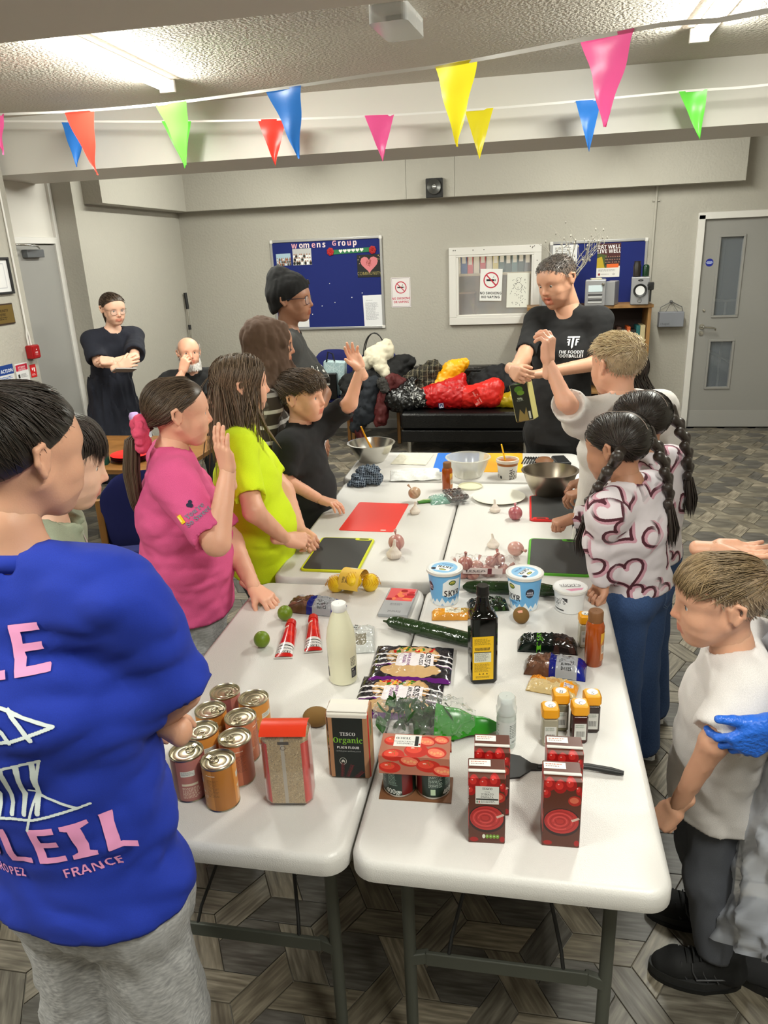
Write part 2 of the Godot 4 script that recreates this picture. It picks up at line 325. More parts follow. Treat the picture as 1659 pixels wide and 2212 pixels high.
func make_wall_items() -> void:
	var b:=notice(V(-1.753,1.558,BACK),1.21,.93,"large blue felt notice board headed Womens Group")
	var z:=BACK+.0145
	# cut-out letters
	var x:=-2.09
	var i:=0
	for ch in "Womens Group":
		if ch==" ": x+=.06; continue
		var tm:=TextMesh.new(); var sf:=SystemFont.new(); sf.font_names=PackedStringArray(["Droid Sans"]); sf.font_weight=700
		tm.font=sf; tm.text=ch if ch!="W" else "w"; tm.font_size=64; tm.pixel_size=.00125; tm.depth=.002
		if ch=="G": tm.pixel_size=.00105
		var m:=part(b,"cut_out_letter",tm,mat(Color(.88,.8,.8) if i % 3 else Color(.85,.62,.66),.7),xf(V(x+1.753,1.962-1.558-(.0 if i<6 else -.006),.0145),0,0,[-3,4,-2,3,0,-4][i % 6]))
		x+={"W": .074,"o": .058,"m": .078,"e": .056,"n": .058,"s": .05,"G": .056,"r": .046,"u": .06,"p": .06}.get(ch,.06)
		i+=1
	var c:=Canvas.new(128,96,Color(.62,.72,.78)); crowd(c,0,10,128,90,1,[Color(.55,.35,.25),Color(.8,.8,.8),Color(.3,.25,.2)])
	var s:=sheet(self,"group_photograph",V(-2.218,1.827,z),.16,.12,c.material(.4),"",1.0); tag(s,"smaller pale group photograph pinned to the notice board","photograph")
	c=Canvas.new(128,104,Color(.7,.7,.7)); crowd(c,0,8,128,96,2,[Color(.9,.9,.9),Color(.1,.1,.1),Color(.85,.85,.85)])
	s=sheet(self,"group_photograph",V(-2.012,1.848,z),.205,.165,c.material(.4)); tag(s,"larger group photograph of people in white shirts on the notice board","photograph")
	var o:=thing("heart_garland","green ribbon garland with white hearts and red flowers","garland",V(-1.45,1.887,z),deg_to_rad(0))
	var mb:=MB.new(); mb.box(V(.0,0,.001),V(.46,.045,.002),.0,Basis(Vector3.BACK,.03)); part(o,"ribbon",mb,mat(Color(.13,.42,.25),.7))
	for k in 6:
		mb=MB.new(); mb.slab(heart_poly(.02),0,.002,.0,Transform3D(Basis(Vector3.RIGHT,PI/2),Vector3.ZERO)); part(o,"paper_heart",mb,mat(Color(.87,.86,.83),.7),xf(V(-.14+k*.045,.002+k*.001,.002)))
	for sx in [-.25,.2]:
		mb=MB.new()
		for k in 7: mb.lathe([Vector2(.001,.0),Vector2(.018,.004),Vector2(.001,.008)],8,xf(V(sx+cos(TAU*k/7)*.022,sin(TAU*k/7)*.024,.003),90))
		mb.lathe([Vector2(.012,0),Vector2(.001,.01)],8,xf(V(sx,0,.006),90))
		part(o,"red_flower",mb,mat(Color(.62,.05,.07),.7))
	c=Canvas.new(160,144,Color(.06,.06,.055))
	var rg:=RandomNumberGenerator.new(); rg.seed=3
	for k in 26: c.oval(rg.randf_range(5,155),rg.randf_range(5,60),4,2,[Color(.65,.6,.3),Color(.5,.52,.35),Color(.7,.55,.5)][k % 3],rg.randf()*3)
	var hp:=PackedVector2Array()
	for p in heart_poly(60.0): hp.append(p+Vector2(82,58))
	c.poly(hp,Color(.78,.45,.47))
	for k in 20: c.line([Vector2(60+rg.randf()*40,30+rg.randf()*50),Vector2(60+rg.randf()*40,30+rg.randf()*50)],2,Color(.5,.2,.18))
	c.text("COMMUNITY",80,120,20,Color(.6,.55,.3),0,.0)
	s=sheet(self,"community_poster",V(-1.295,1.731,z),.25,.225,c.material(.7)); tag(s,"black poster with pink heart and the word COMMUNITY","poster")
	c=Canvas.new(128,192,Color(.86,.86,.87)); c.lines(20,30,60,6,2,Color(.45,.45,.48),1); c.lines(14,46,90,110,22,Color(.5,.5,.53),2)
	s=sheet(self,"printed_notice",V(-1.272,1.277,z),.205,.317,c.material(.6),"",1.0); tag(s,"typed white sheet at the lower right of the large notice board","notice")
	c=Canvas.new(96,144,Color(.85,.85,.85)); c.lines(14,16,60,30,5,Color(.5,.5,.5),4); c.rect(50,66,26,14,Color(.4,.4,.4)); c.lines(14,90,60,20,3,Color(.5,.5,.5),5)
	s=sheet(self,"printed_notice",V(-2.08,1.258,z),.19,.27,c.material(.6)); tag(s,"white sheet partly hidden behind the beanie wearer on the board","notice")
	mb=MB.new()
	for k in 11: mb.lathe([Vector2(.006,0),Vector2(.005,.006),Vector2(.001,.008)],8,xf(V(rg.randf_range(-.5,.5),rg.randf_range(-.35,.12),.012),90))
	part(b,"drawing_pins",mb,mat(Color(.85,.85,.85),.3)).set_meta("kind","stuff")
	# wall sign
	c=Canvas.new(160,234,Color(.86,.84,.84)); c.line([Vector2(6,6),Vector2(154,6),Vector2(154,228),Vector2(6,228),Vector2(6,6)],2,Color(.4,.3,.33))
	no_smoking(c,80,78,44); c.text("NO SMOKING",80,164,17,Color(.7,.15,.25),0,1.0).text("OR VAPING",80,192,17,Color(.7,.15,.25),0,1.0)
	s=sheet(self,"wall_sign",V(-.967,1.452,BACK+.002),.205,.302,c.material(.4),"",.0,.004); tag(s,"white NO SMOKING OR VAPING sign on the wall beside the notice board","sign")
	# second board
	b=notice(V(1.02,1.567,BACK),.935,.64,"smaller blue notice board above the bookcase")
	c=Canvas.new(144,208,Color(.86,.85,.83)); c.rect(0,0,144,140,Color(.26,.07,.07))
	c.text("EAT WELL",74,22,22,Color(.93,.93,.93),0,1.0).text("LIVE WELL",74,48,22,Color(.93,.93,.93),0,1.0)
	c.poly(PackedVector2Array([Vector2(0,60),Vector2(60,70),Vector2(70,150),Vector2(0,150)]),Color(.25,.3,.1)).poly(PackedVector2Array([Vector2(0,90),Vector2(30,80),Vector2(50,150),Vector2(0,150)]),Color(.7,.6,.1)); crowd(c,48,60,96,76,5,[Color(.1,.1,.1),Color(.2,.12,.1),Color(.05,.05,.08)])
	c.rect(62,126,74,24,Color(.85,.38,.12)).lines(12,160,110,14,3,Color(.45,.45,.45),6); c.oval(18,190,7,8,Color(.5,.15,.15)).ring(108,190,5,2,Color(.3,.3,.3)).lines(30,188,60,6,1,Color(.4,.4,.4),7)
	s=sheet(self,"health_poster",V(1.123,1.693,z),.222,.318,c.material(.5)); tag(s,"EAT WELL LIVE WELL poster on the smaller notice board","poster")
	c=Canvas.new(128,80,Color(.85,.85,.85)); c.lines(12,12,100,50,6,Color(.55,.55,.55),3)
	s=sheet(self,"printed_notice",V(.7,1.775,z),.24,.16,c.material(.6)); tag(s,"white sheet behind the pale branches on the smaller board","notice")
	# conduit, key box, hanger
	mb=MB.new(); mb.tube([V(1.535,2.345,BACK+.012),V(1.525,.7,BACK+.012)],.012,8); mb.box(V(1.534,2.22,BACK+.006),V(.07,.02,.012),.002)
	solo("cable_conduit",mb,MAT.wall,"painted cable conduit running down the back wall","conduit")
	o=thing("letter_box","small grey hanging letter box with a wire hanger","box",V(1.748,1.114,BACK))
	mb=MB.new(); mb.box(V(0,0,.05),V(.235,.145,.1),.006); part(o,"tray",mb,mat(Color(.5,.51,.54),.5))
	c=Canvas.new(96,48,Color(.5,.51,.54)).text("Chapel",34,32,14,Color(.25,.25,.28),0,.0,.0,true)
	sheet(o,"lettering",V(-.04,-.03,.1015),.13,.06,c.material(.5),"",.0,.001)
	mb=MB.new()
	mb.tube([V(-.11,.07,.05),V(-.1,.115,.03),V(-.03,.15,.02),V(0,.17,.015),V(.03,.15,.02),V(.1,.115,.03),V(.11,.07,.05)],.004,6); mb.tube([V(-.06,.07,.08),V(0,.16,.02),V(.06,.07,.08)],.003,6); mb.lathe([Vector2(.016,0),Vector2(.01,.02),Vector2(.001,.024)],10,xf(V(0,.165,0),90))
	part(o,"wire_hanger",mb,mat(Color(.4,.4,.4),.4,.6))
	# left wall pieces
	var R:=-90.0
	o=thing("picture_frame","black framed certificate at the left edge","picture",V(LEFT+.012,1.808,-3.76),PI/2)
	mb=MB.new(); framed(mb,-.21,.21,-.125,.125,.0,.016,.024,.002); part(o,"frame",mb,MAT.dark)
	c=Canvas.new(128,80,Color(.86,.86,.86)).line([Vector2(14,10),Vector2(114,10),Vector2(114,70),Vector2(14,70),Vector2(14,10)],2,Color(.7,.7,.72)).lines(36,26,56,28,4,Color(.6,.6,.6),8)
	sheet(o,"certificate",V(0,0,-.004),.39,.22,c.material(.3))
	c=Canvas.new(128,64,Color(.52,.43,.22)).text("COMMUNITY",64,20,9,Color(.25,.19,.08),0,1.0).text("CENTRE",64,34,9,Color(.25,.19,.08),0,1.0).lines(34,42,60,12,2,Color(.25,.19,.08),4)
	o=thing("brass_plaque","small brass plaque under the framed certificate","plaque",V(LEFT+.006,1.548,-3.78),PI/2)
	mb=MB.new(); mb.box(Vector3.ZERO,V(.29,.145,.012),.003); part(o,"wooden_back",mb,mat(Color(.2,.12,.06),.5))
	var bm:=c.material(.35); bm.metallic=.6
	sheet(o,"brass_plate",V(0,0,.0075),.27,.125,bm)
	o=thing("fire_alarm_point","red fire alarm call point fed by two white cables","alarm",V(LEFT,1.255,-4.03),PI/2)
	mb=MB.new(); mb.box(V(0,0,.03),V(.095,.1,.06),.008); part(o,"housing",mb,mat(Color(.62,.03,.06),.35))
	c=Canvas.new(64,64,Color(.62,.03,.06)).oval(34,18,4,4,Color(.9,.9,.9)).text("FIRE",32,36,9,Color(.9,.85,.85),0,1.0).lines(16,44,32,8,2,Color(.85,.7,.7),3)
	sheet(o,"front_plate",V(0,0,.061),.08,.08,c.material(.35),"",.0,.001)
	mb=MB.new(); mb.tube([V(-.012,.05,.012),V(-.014,.12,.012),V(.0,.17,.01),V(.0,1.2,.01)],.008,6); mb.tube([V(.016,.05,.012),V(.012,.12,.012),V(.002,.17,.01)],.008,6); part(o,"cables",mb,MAT.white)
	c=Canvas.new(160,224,Color(.85,.85,.85)).rect(6,10,148,46,Color(.72,.08,.2)).text("ACCIDENT",80,30,14,Color(.9,.85,.85),0,1.0).text("PROCEDURE",80,48,12,Color(.9,.85,.85),0,1.0)
	for k in 3: c.rect(20,80+k*46,24,28,Color(.15,.15,.15)).lines(54,80+k*46,92,30,5,Color(.4,.4,.4),k)
	s=sheet(self,"safety_poster",V(LEFT+.002,1.08,-3.9),.145,.22,c.material(.45)); s.rotation.y=PI/2; tag(s,"red and white accident procedure poster below the plaque","poster")
	c=Canvas.new(160,224,Color(.08,.22,.5)).rect(0,70,160,80,Color(.8,.8,.8)).text("ACTION",88,44,24,Color(.9,.9,.92),0,1.0).lines(10,84,140,30,3,Color(.1,.3,.6),2).rect(100,120,40,24,Color(.75,.15,.15)).lines(10,160,140,50,5,Color(.75,.8,.9),3)
	s=sheet(self,"safety_poster",V(LEFT+.002,1.09,-3.72),.17,.22,c.material(.45)); s.rotation.y=PI/2; tag(s,"blue ACTION notice at the left edge","poster")
	c=Canvas.new(64,80,Color(.75,.07,.08)).oval(24,28,6,10,Color(.92,.92,.92)).rect(38,20,12,26,Color(.92,.92,.92)).lines(10,58,44,14,2,Color(.92,.9,.9),3)
	s=sheet(self,"extinguisher_sign",V(LEFT+.002,1.113,-4.03),.07,.095,c.material(.45)); s.rotation.y=PI/2; tag(s,"small red extinguisher sign under the alarm point","sign")
	o=thing("lanyard_bundle","broad red ribbon hanging with clear wrapped items","ribbon",V(LEFT+.12,.75,-3.96),PI/2)
	mb=MB.new(); mb.grid(4,16,func(u,v): return V((u-.5)*.09-v*.16,.22-v*.62,.03+sin(v*5.0)*.02)); part(o,"ribbon",mb,mat(Color(.75,.05,.07),.45))
	mb=MB.new(); var f:=Sdf.new(); f.cap(V(.06,.12,.0),V(.02,.02,.01),.06,.07,.02); f.nz=noise(30.0,3,2); f.amp=.02; f.build(.009,mb)
	part(o,"clear_wrapping",mb,MAT.film)
	mb=MB.new(); mb.tube([V(-3.325,1.53,-6.8),V(-3.318,1.36,-6.8)],.018,8)
	o=thing("blind_pole","telescopic pole with black grip leaning in the corner","pole"); part(o,"grip",mb,MAT.dark)
	mb=MB.new(); mb.tube([V(-3.318,1.36,-6.8),V(-3.3,.02,-6.72)],.011,8); part(o,"shaft",mb,MAT.steel)
	mb=MB.new(); mb.tube([V(-3.316,1.19,-6.79),V(-3.315,1.14,-6.788)],.017,8); part(o,"clamp",mb,MAT.dark)
func heart_poly(r: float) -> PackedVector2Array:
	var ps:=PackedVector2Array()
	for i in 20:
		var a:=TAU*i/20.0
		ps.append(Vector2(16*pow(sin(a),3),-(13*cos(a)-5*cos(2*a)-2*cos(3*a)-cos(4*a)))/16.0*r)
	return ps
func make_bunting() -> void:
	var C:={"r": Color(.95,.24,.19),"g": Color(.45,.92,.32),"b": Color(.2,.5,.86),"y": Color(.96,.9,.18),"p": Color(.97,.38,.64)}
	var nm:={"r": "red","g": "green","b": "blue","y": "yellow","p": "pink"}
	var mats:={}
	for k in C:
		var m:=mat(C[k],.35); m.backlight_enabled=true; m.backlight=C[k]; mats[k]=m
	for w in 2:
		var o:=thing("bunting","nearer string of plastic pennant bunting rising to the right" if w==0 else "farther string of plastic pennant bunting in front of the beam","bunting")
		var pts: Array=BUNT[w]
		var ps:=[]
		for p in pts: ps.append(p)
		var mb:=MB.new()
		var cv:=Curve3D.new()
		for i in ps.size():
			var tg:=Vector3.ZERO
			if i>0 and i<ps.size()-1: tg=(ps[i+1]-ps[i-1])*.16
			cv.add_point(ps[i],-tg,tg)
		var tb:=[]
		var L:=cv.get_baked_length()
		for k in 61: tb.append(cv.sample_baked(L*k/60.0))
		mb.grid(60,1,func(u,v): return tb[int(round(u*60.0))]+Vector3(0,(v-.5)*.012,sin(u*37.0)*.004*(v-.5)))
		part(o,"ribbon",mb,MAT.white)
		var rg:=RandomNumberGenerator.new(); rg.seed=20+w
		for fl in FLAGS[w]:
			var a: Vector3=fl[1]; var b: Vector3=fl[2]
			var h: float=fl[3]
			var tip:=(a+b)*.5+Vector3(fl[4],-h,rg.randf_range(-.03,.03))
			var sd:=rg.randf()*10.0
			mb=MB.new()
			var ez:=(b-a).cross(Vector3.UP).normalized()
			mb.grid(8,14,func(u,v):
				var q: Vector3=a.lerp(b,u).lerp(tip,v)
				return q+ez*(sin(u*5.0+v*4.0+sd)*.006+sin(v*11.0+sd*2.0)*.004+.002))
			part(o,"pennant",mb,mats[fl[0]],Transform3D.IDENTITY,nm[fl[0]]+" triangular pennant")
var BUNT:=[[Vector3(-2.854,2.699,-3.226),Vector3(-2.626,2.681,-3.156),Vector3(-2.068,2.641,-3.035),Vector3(-1.394,2.585,-2.737),Vector3(-.723,2.541,-2.399),Vector3(-.304,2.522,-2.204),Vector3(.053,2.497,-2.017),Vector3(.539,2.415,-1.435),Vector3(.682,2.392,-1.272),Vector3(.913,2.361,-1.09),Vector3(1.35,2.484,-.9)],
	[Vector3(-3.358,2.793,-3.9),Vector3(-3.15,2.785,-3.9),Vector3(-2.646,2.751,-3.9),Vector3(-1.841,2.697,-3.9),Vector3(-1.225,2.667,-3.9),Vector3(-.577,2.644,-3.9),Vector3(.027,2.637,-3.9),Vector3(.66,2.641,-3.9),Vector3(1.23,2.65,-3.9),Vector3(1.722,2.653,-3.9),Vector3(3.248,2.76,-3.9)]]
var FLAGS:=[[["p",Vector3(-2.796,2.695,-3.209),Vector3(-2.595,2.68,-3.151),.212,.042],["r",Vector3(-2.17,2.644,-3.057),Vector3(-1.959,2.631,-2.99),.319,.069],["g",Vector3(-1.507,2.592,-2.79),Vector3(-1.291,2.577,-2.69),.279,.039],["b",Vector3(-.823,2.548,-2.455),Vector3(-.628,2.536,-2.358),.279,.043],["y",Vector3(-.033,2.503,-2.065),Vector3(.135,2.491,-1.941),.278,.008],["p",Vector3(.467,2.433,-1.547),Vector3(.607,2.408,-1.363),.24,.005]],
	[["b",Vector3(-2.709,2.755,-3.9),Vector3(-2.514,2.742,-3.9),.276,-.015],["g",Vector3(-1.998,2.708,-3.9),Vector3(-1.8,2.695,-3.9),.277,.024],["r",Vector3(-1.358,2.676,-3.9),Vector3(-1.171,2.668,-3.9),.273,.008],["p",Vector3(-.67,2.65,-3.9),Vector3(-.488,2.645,-3.9),.262,.014],["y",Vector3(-.059,2.638,-3.9),Vector3(.111,2.639,-3.9),.275,.004],["b",Vector3(.584,2.64,-3.9),Vector3(.73,2.641,-3.9),.27,.019],["g",Vector3(1.153,2.648,-3.9),Vector3(1.307,2.651,-3.9),.259,.059]]]
# ---------- tables and furniture ----------
func round_rect(x0: float,x1: float,z0: float,z1: float,r: float,n:=6) -> PackedVector2Array:
	var ps:=PackedVector2Array()
	for c in [[x1-r,z1-r,0],[x0+r,z1-r,1],[x0+r,z0+r,2],[x1-r,z0+r,3]]:
		for k in n+1:
			var a: float=(c[2]+float(k)/n)*PI/2
			ps.append(Vector2(c[0]+cos(a)*r,c[1]+sin(a)*r))
	return ps
func folding_table(x0: float,x1: float,z0: float,z1: float,label: String,turn_legs:=false) -> void:
	var o:=thing("folding_table",label,"table",V((x0+x1)/2,0,(z0+z1)/2),.0,"white folding tables pushed together")
	var hx:=(x1-x0)/2; var hz:=(z1-z0)/2
	var mb:=MB.new()
	# moulded top: stacked rings give the rolled edge
	var lay:=[[.006,.692],[.0,.697],[.0,.727],[.003,.735],[.009,.7395],[.016,.74]]
	var rings:=[]
	for l in lay: rings.append(round_rect(-hx+l[0],hx-l[0],-hz+l[0],hz-l[0],.05-l[0]*.5,7))
	var m: int=rings[0].size()
	var base:=0
	for i in lay.size():
		for p in rings[i]:
			var q:=Vector2(clampf(p.x,-hx+.05,hx-.05),clampf(p.y,-hz+.05,hz-.05))
			var d: Vector2=(p-q).normalized()
			var up: float=[-.7,-.2,.15,.5,.85,1.0][i]
			mb.vert(V(p.x,lay[i][1],p.y),Vector3(d.x*sqrt(1.0-up*up),up,d.y*sqrt(1.0-up*up)).normalized(),p)
	for i in lay.size()-1:
		for k in m:
			var a:=i*m+k; var b:=i*m+(k+1) % m
			mb.tri(a,b,b+m); mb.tri(a,b+m,a+m)
	for e in [0,lay.size()-1]:
		var i0:=mb.vert(V(0,lay[e][1],0),V(0,1 if e else -1,0))
		for p in rings[e]: mb.vert(V(p.x,lay[e][1],p.y),V(0,1 if e else -1,0),p)
		for k in m: mb.tri(i0,i0+1+k,i0+1+(k+1) % m)
	part(o,"tabletop",mb,MAT.tabletop)
	var lx:=hx-.085 if not turn_legs else hx-.17
	var lz:=hz-.17 if not turn_legs else hz-.085
	for sz in [-1.0,1.0]:
		for sx in [-1.0,1.0]:
			mb=MB.new(); mb.tube([V(sx*lx,.0,sz*lz),V(sx*lx,.695,sz*lz)],.0145,12); part(o,"leg",mb,MAT.leg)
			mb=MB.new(); mb.tube([V(sx*lx,.0,sz*lz),V(sx*lx,.025,sz*lz)],.017,12); part(o,"foot_cap",mb,MAT.dark)
	for s in [-1.0,1.0]:
		mb=MB.new()
		if not turn_legs:
			mb.box(V(0,.31,s*lz),V(lx*2-.07,.04,.012),.004); mb.box(V(-lx+.02,.31,s*(lz+.0)),V(.05,.034,.018),.004,Basis(Vector3.UP,.3)); mb.box(V(lx-.02,.31,s*lz),V(.05,.034,.018),.004,Basis(Vector3.UP,-.3))
		else: mb.box(V(s*lx,.31,0),V(.012,.04,lz*2),.004)
		part(o,"crossbar",mb,MAT.leg)
		mb=MB.new()
		if not turn_legs:
			for q in [-1.0,1.0]: mb.tube([V(q*(lx-.09),.325,s*lz),V(q*(lx-.095),.36,s*(lz-.02)),V(q*.02,.69,s*(lz-.3))],.0045,6)
		else: mb.tube([V(s*lx,.325,0),V(s*(lx-.3),.69,0)],.0045,6)
		part(o,"folding_stay",mb,MAT.dark)
func make_tables() -> void:
	var m:=mat(Color(.83,.82,.805),.38)
	m.normal_enabled=true; m.normal_texture=bump(noise(.25,15,2),256,2.0); m.uv1_triplanar=true; m.uv1_world_triplanar=true; m.uv1_scale=Vector3.ONE*5.0; m.normal_scale=.25
	MAT.tabletop=m; MAT.leg=mat(Color(.3,.31,.28),.5)
	folding_table(-.61,-.003,-1.25,.0,"front left white folding table holding the cans and milk bottle")
	folding_table(.004,.61,-1.25,.0,"front right white folding table holding the cartons and olive oil")
	folding_table(-.58,.026,-2.5,-1.285,"middle left white folding table with the red cutting sheet")
	folding_table(.033,.64,-2.5,-1.285,"middle right white folding table with the green-edged board")
	folding_table(-.61,.63,-3.095,-2.53,"far white folding table set crosswise with blue and yellow sheets",true)
func stack_chair(at: Vector3,turn: float,label: String) -> void:
	var o:=thing("stacking_chair",label,"chair",at,turn,"blue upholstered chairs")
	var mb:=MB.new(); mb.box(V(0,.44,0),V(.46,.06,.44),.02); part(o,"seat",mb,MAT.bluecloth)
	mb=MB.new()
	mb.grid(14,14,func(u,v):
		var w: float=.23*(1.0-pow(absf(v*2.0-.95),5.0)*.14)
		return V((u-.5)*2.0*w,.5+v*.4*(1.0-pow(absf(u-.5)*2.0,4.0)*.18),-.21-.05*v+pow(u-.5,2.0)*.12+.025*(1.0-pow(absf(u-.5)*2.0,6.0))*(1.0-pow(absf(v-.5)*2.0,6.0))))
	mb.grid(14,14,func(u,v):
		var w: float=.23*(1.0-pow(absf(v*2.0-.95),5.0)*.14)
		return V((u-.5)*2.0*w,.5+v*.4*(1.0-pow(absf(u-.5)*2.0,4.0)*.18),-.21-.05*v+pow(u-.5,2.0)*.12-.025*(1.0-pow(absf(u-.5)*2.0,6.0))*(1.0-pow(absf(v-.5)*2.0,6.0))),true)
	part(o,"backrest",mb,MAT.bluecloth)
	for sx in [-1.0,1.0]:
		mb=MB.new(); mb.box(V(sx*.235,.225,.2),V(.035,.45,.04),.006); part(o,"leg",mb,MAT.beech)
		mb=MB.new(); mb.box(V(sx*.235,.38,-.21),V(.035,.76,.04),.006,Basis(Vector3.RIGHT,.06)); part(o,"leg",mb,MAT.beech)
		mb=MB.new(); mb.box(V(sx*.235,.4,0),V(.025,.05,.4),.005); part(o,"rail",mb,MAT.beech)
func blob(pts: Array,k: float,amp: float,sd: int,sc: Vector3,cell:=.014,cut:=-1.0) -> MB:
	var f:=Sdf.new()
	for p in pts:
		f.cap(p[0],p[1],p[2],p[3],k)
	f.nz=noise(1.0,sd,3); f.nz.fractal_type=FastNoiseLite.FRACTAL_RIDGED; f.amp=amp; f.nsc=sc
	if cut>=.0: f.cuts.append(Plane(Vector3.DOWN,-cut))
	var mb:=MB.new(); f.build(cell,mb)
	return mb
func make_background() -> void:
	MAT.bluecloth=cloth(Color(.07,.1,.37),TEX.weave,12.0); MAT.beech=mat(Color(.6,.42,.2),.45)
	MAT.beech.albedo_texture=noise_tex(128,256,noise(.03,6,4),Color(.8,.78,.72),Color(1,1,1),Vector2(2.5,.25)); MAT.beech.uv1_triplanar=true; MAT.beech.uv1_scale=Vector3.ONE*2.0
	stack_chair(V(-1.69,0,-6.5),.0,"blue chair at the wall with tote bags on its seat")
	stack_chair(V(-1.165,0,-6.42),.06,"blue chair buried under coats and a white cardigan")
	stack_chair(V(-1.62,0,-2.35),PI+.5,"dark blue chair drawn up to the desk behind the pink t-shirt girl")
	stack_chair(V(-2.3,0,-4.45),.55,"blue chair the bearded man sits on")
	# sofa
	var lea:=mat(Color(.022,.022,.024),.32)
	lea.normal_enabled=true; lea.normal_texture=bump(noise(.06,11,3),256,3.0); lea.uv1_triplanar=true; lea.uv1_scale=Vector3.ONE*4.0; lea.normal_scale=.5
	var o:=thing("leather_sofa","black leather sofa heaped with carrier bags against the back wall","sofa",V(-.2,0,-6.22))
	var mb:=MB.new(); mb.box(V(0,.33,.02),V(1.26,.17,.88),.035); part(o,"seat_cushion",mb,lea)
	mb=MB.new(); mb.box(V(0,.185,.02),V(1.24,.12,.86),.012); part(o,"base",mb,lea)
	mb=MB.new(); mb.box(V(0,.56,-.36),V(1.26,.34,.2),.04); part(o,"backrest",mb,lea)
	for sx in [-.55,.55]:
		for sz in [-.36,.4]:
			mb=MB.new(); mb.tube([V(sx,0,sz),V(sx,.13,sz)],.022,12); part(o,"foot",mb,MAT.steel)
	# what lies on it (sofa seat at .415)
	var crinkle:=Vector3(14,14,14)
	mb=blob([[V(-.1,.1,-.02),V(.09,.33,-.0),.14,.1],[V(-.16,.12,.0),V(.02,.14,.0),.12,.13],[V(.06,.34,-.0),V(.2,.4,.02),.06,.05]],.06,.014,3,crinkle,.011,.0)
	solo("carrier_bag",mb,mat(Color(.95,.68,.03),.4),"yellow plastic carrier bag standing at the back of the sofa","bag",V(-.44,.416,-6.2),"carrier bags on the sofa")
	mb=blob([[V(-.2,.1,0),V(.12,.12,0),.1,.13],[V(.08,.12,.0),V(.16,.28,-.06),.1,.05],[V(-.1,.14,0),V(.1,.2,-.02),.09,.09]],.06,.014,5,crinkle,.011,.0)
	o=solo("carrier_bag",mb,mat(Color(.72,.03,.04),.4),"red plastic carrier bag slumped at the front left of the sofa","bag",V(-.42,.416,-5.98),"carrier bags on the sofa")
	var c:=Canvas.new(64,64,Color(.15,.2,.4)).line([Vector2(10,10),Vector2(54,10),Vector2(54,54),Vector2(10,54),Vector2(10,10)],6,Color(.9,.85,.8)).text("A",32,46,34,Color(.85,.85,.9),0,1.0)
	sheet(o,"printed_mark",V(-.02,.05,.14),.05,.05,c.material(.4),"small square printed mark",6.0)
	mb=blob([[V(-.13,.09,0),V(.12,.19,0),.1,.1],[V(-.13,.12,.02),V(.1,.1,.02),.1,.1]],.05,.01,7,crinkle,.011,.0)
	o=solo("carrier_bag",mb,mat(Color(.8,.1,.06),.4),"orange-red carrier bag with white lettering in the middle of the sofa","bag",V(-.07,.416,-5.98),"carrier bags on the sofa")
	c=Canvas.new(64,128,Color(.8,.1,.06)); c.ring(14,110,8,3,Color(.95,.9,.88)); c.lines(26,10,12,110,22,Color(.95,.9,.88),3).lines(44,40,8,80,18,Color(.95,.9,.88),5)
	sheet(o,"printed_lettering",V(-.04,.12,.118),.09,.15,c.material(.4),"",30.0)
	mb=blob([[V(-.12,.05,0),V(.14,.07,0),.05,.09],[V(.0,.07,-.02),V(.16,.12,-.03),.06,.08]],.05,.012,9,crinkle,.011,.0)
	solo("carrier_bag",mb,mat(Color(.72,.62,.06),.4),"olive yellow carrier bag lying at the right of the sofa","bag",V(.17,.416,-6.0),"carrier bags on the sofa")
	c=Canvas.new(128,128,Color(.17,.15,.11))
	for k in 4: c.rect(k*32+6,0,3,128,Color(.5,.47,.38)).rect(0,k*32+6,128,3,Color(.5,.47,.38)).rect(k*32+16,0,8,128,Color(.12,.11,.08))
	mb=blob([[V(-.16,.2,0),V(.1,.34,0),.1,.1],[V(-.1,.12,.02),V(.1,.16,0),.13,.13]],.06,.03,11,Vector3(9,9,9),.012,.0)
	var pm:=mat(Color(1,1,1),.9); pm.albedo_texture=c.tex(); pm.uv1_triplanar=true; pm.uv1_scale=Vector3.ONE*5.0
	solo("plaid_coat",mb,pm,"folded brown plaid coat on top of the sofa pile","coat",V(-.66,.416,-6.2))
	c=Canvas.new(128,128,Color(.05,.05,.05))
	var rg:=RandomNumberGenerator.new(); rg.seed=31
	for k in 60: c.oval(rg.randf()*128,rg.randf()*128,rg.randf_range(3,8),2.5,Color(.82,.82,.8),rg.randf()*3.0)
	mb=blob([[V(-.1,.06,.04),V(.05,.1,0),.06,.1],[V(-.06,.2,-.02),V(.0,.1,.03),.06,.08]],.05,.02,13,crinkle,.011,.0)
	pm=mat(Color(1,1,1),.35); pm.albedo_texture=c.tex(); pm.uv1_triplanar=true; pm.uv1_scale=Vector3.ONE*4.0
	solo("patterned_bag",mb,pm,"black and white patterned plastic bag at the left end of the sofa","bag",V(-.68,.416,-5.96))
	mb=blob([[V(-.18,.16,0),V(.2,.14,0),.15,.14],[V(-.06,.26,0),V(.02,.3,0),.1,.08]],.06,.03,17,Vector3(8,8,8),.014,.0)
	solo("navy_coat",mb,mat(Color(.035,.04,.055),.8),"dark navy coat heaped at the back right of the sofa","coat",V(.08,.416,-6.3))
	# clothes on the second chair
	mb=blob([[V(-.24,.62,.1),V(.2,.7,.08),.12,.14],[V(-.32,.42,.2),V(-.1,.62,.15),.06,.12],[V(.1,.75,.05),V(.36,.82,.02),.1,.08]],.08,.03,19,Vector3(7,9,7),.014)
	solo("black_coat",mb,mat(Color(.025,.025,.028),.85),"black coat thrown over the covered chair","coat",V(-1.16,0,-6.3),"coats piled on the chair")
	mb=blob([[V(.02,.62,.18),V(-.06,.36,.22),.1,.11],[V(-.06,.36,.22),V(-.16,.22,.22),.1,.08]],.06,.025,23,Vector3(8,6,8),.013)
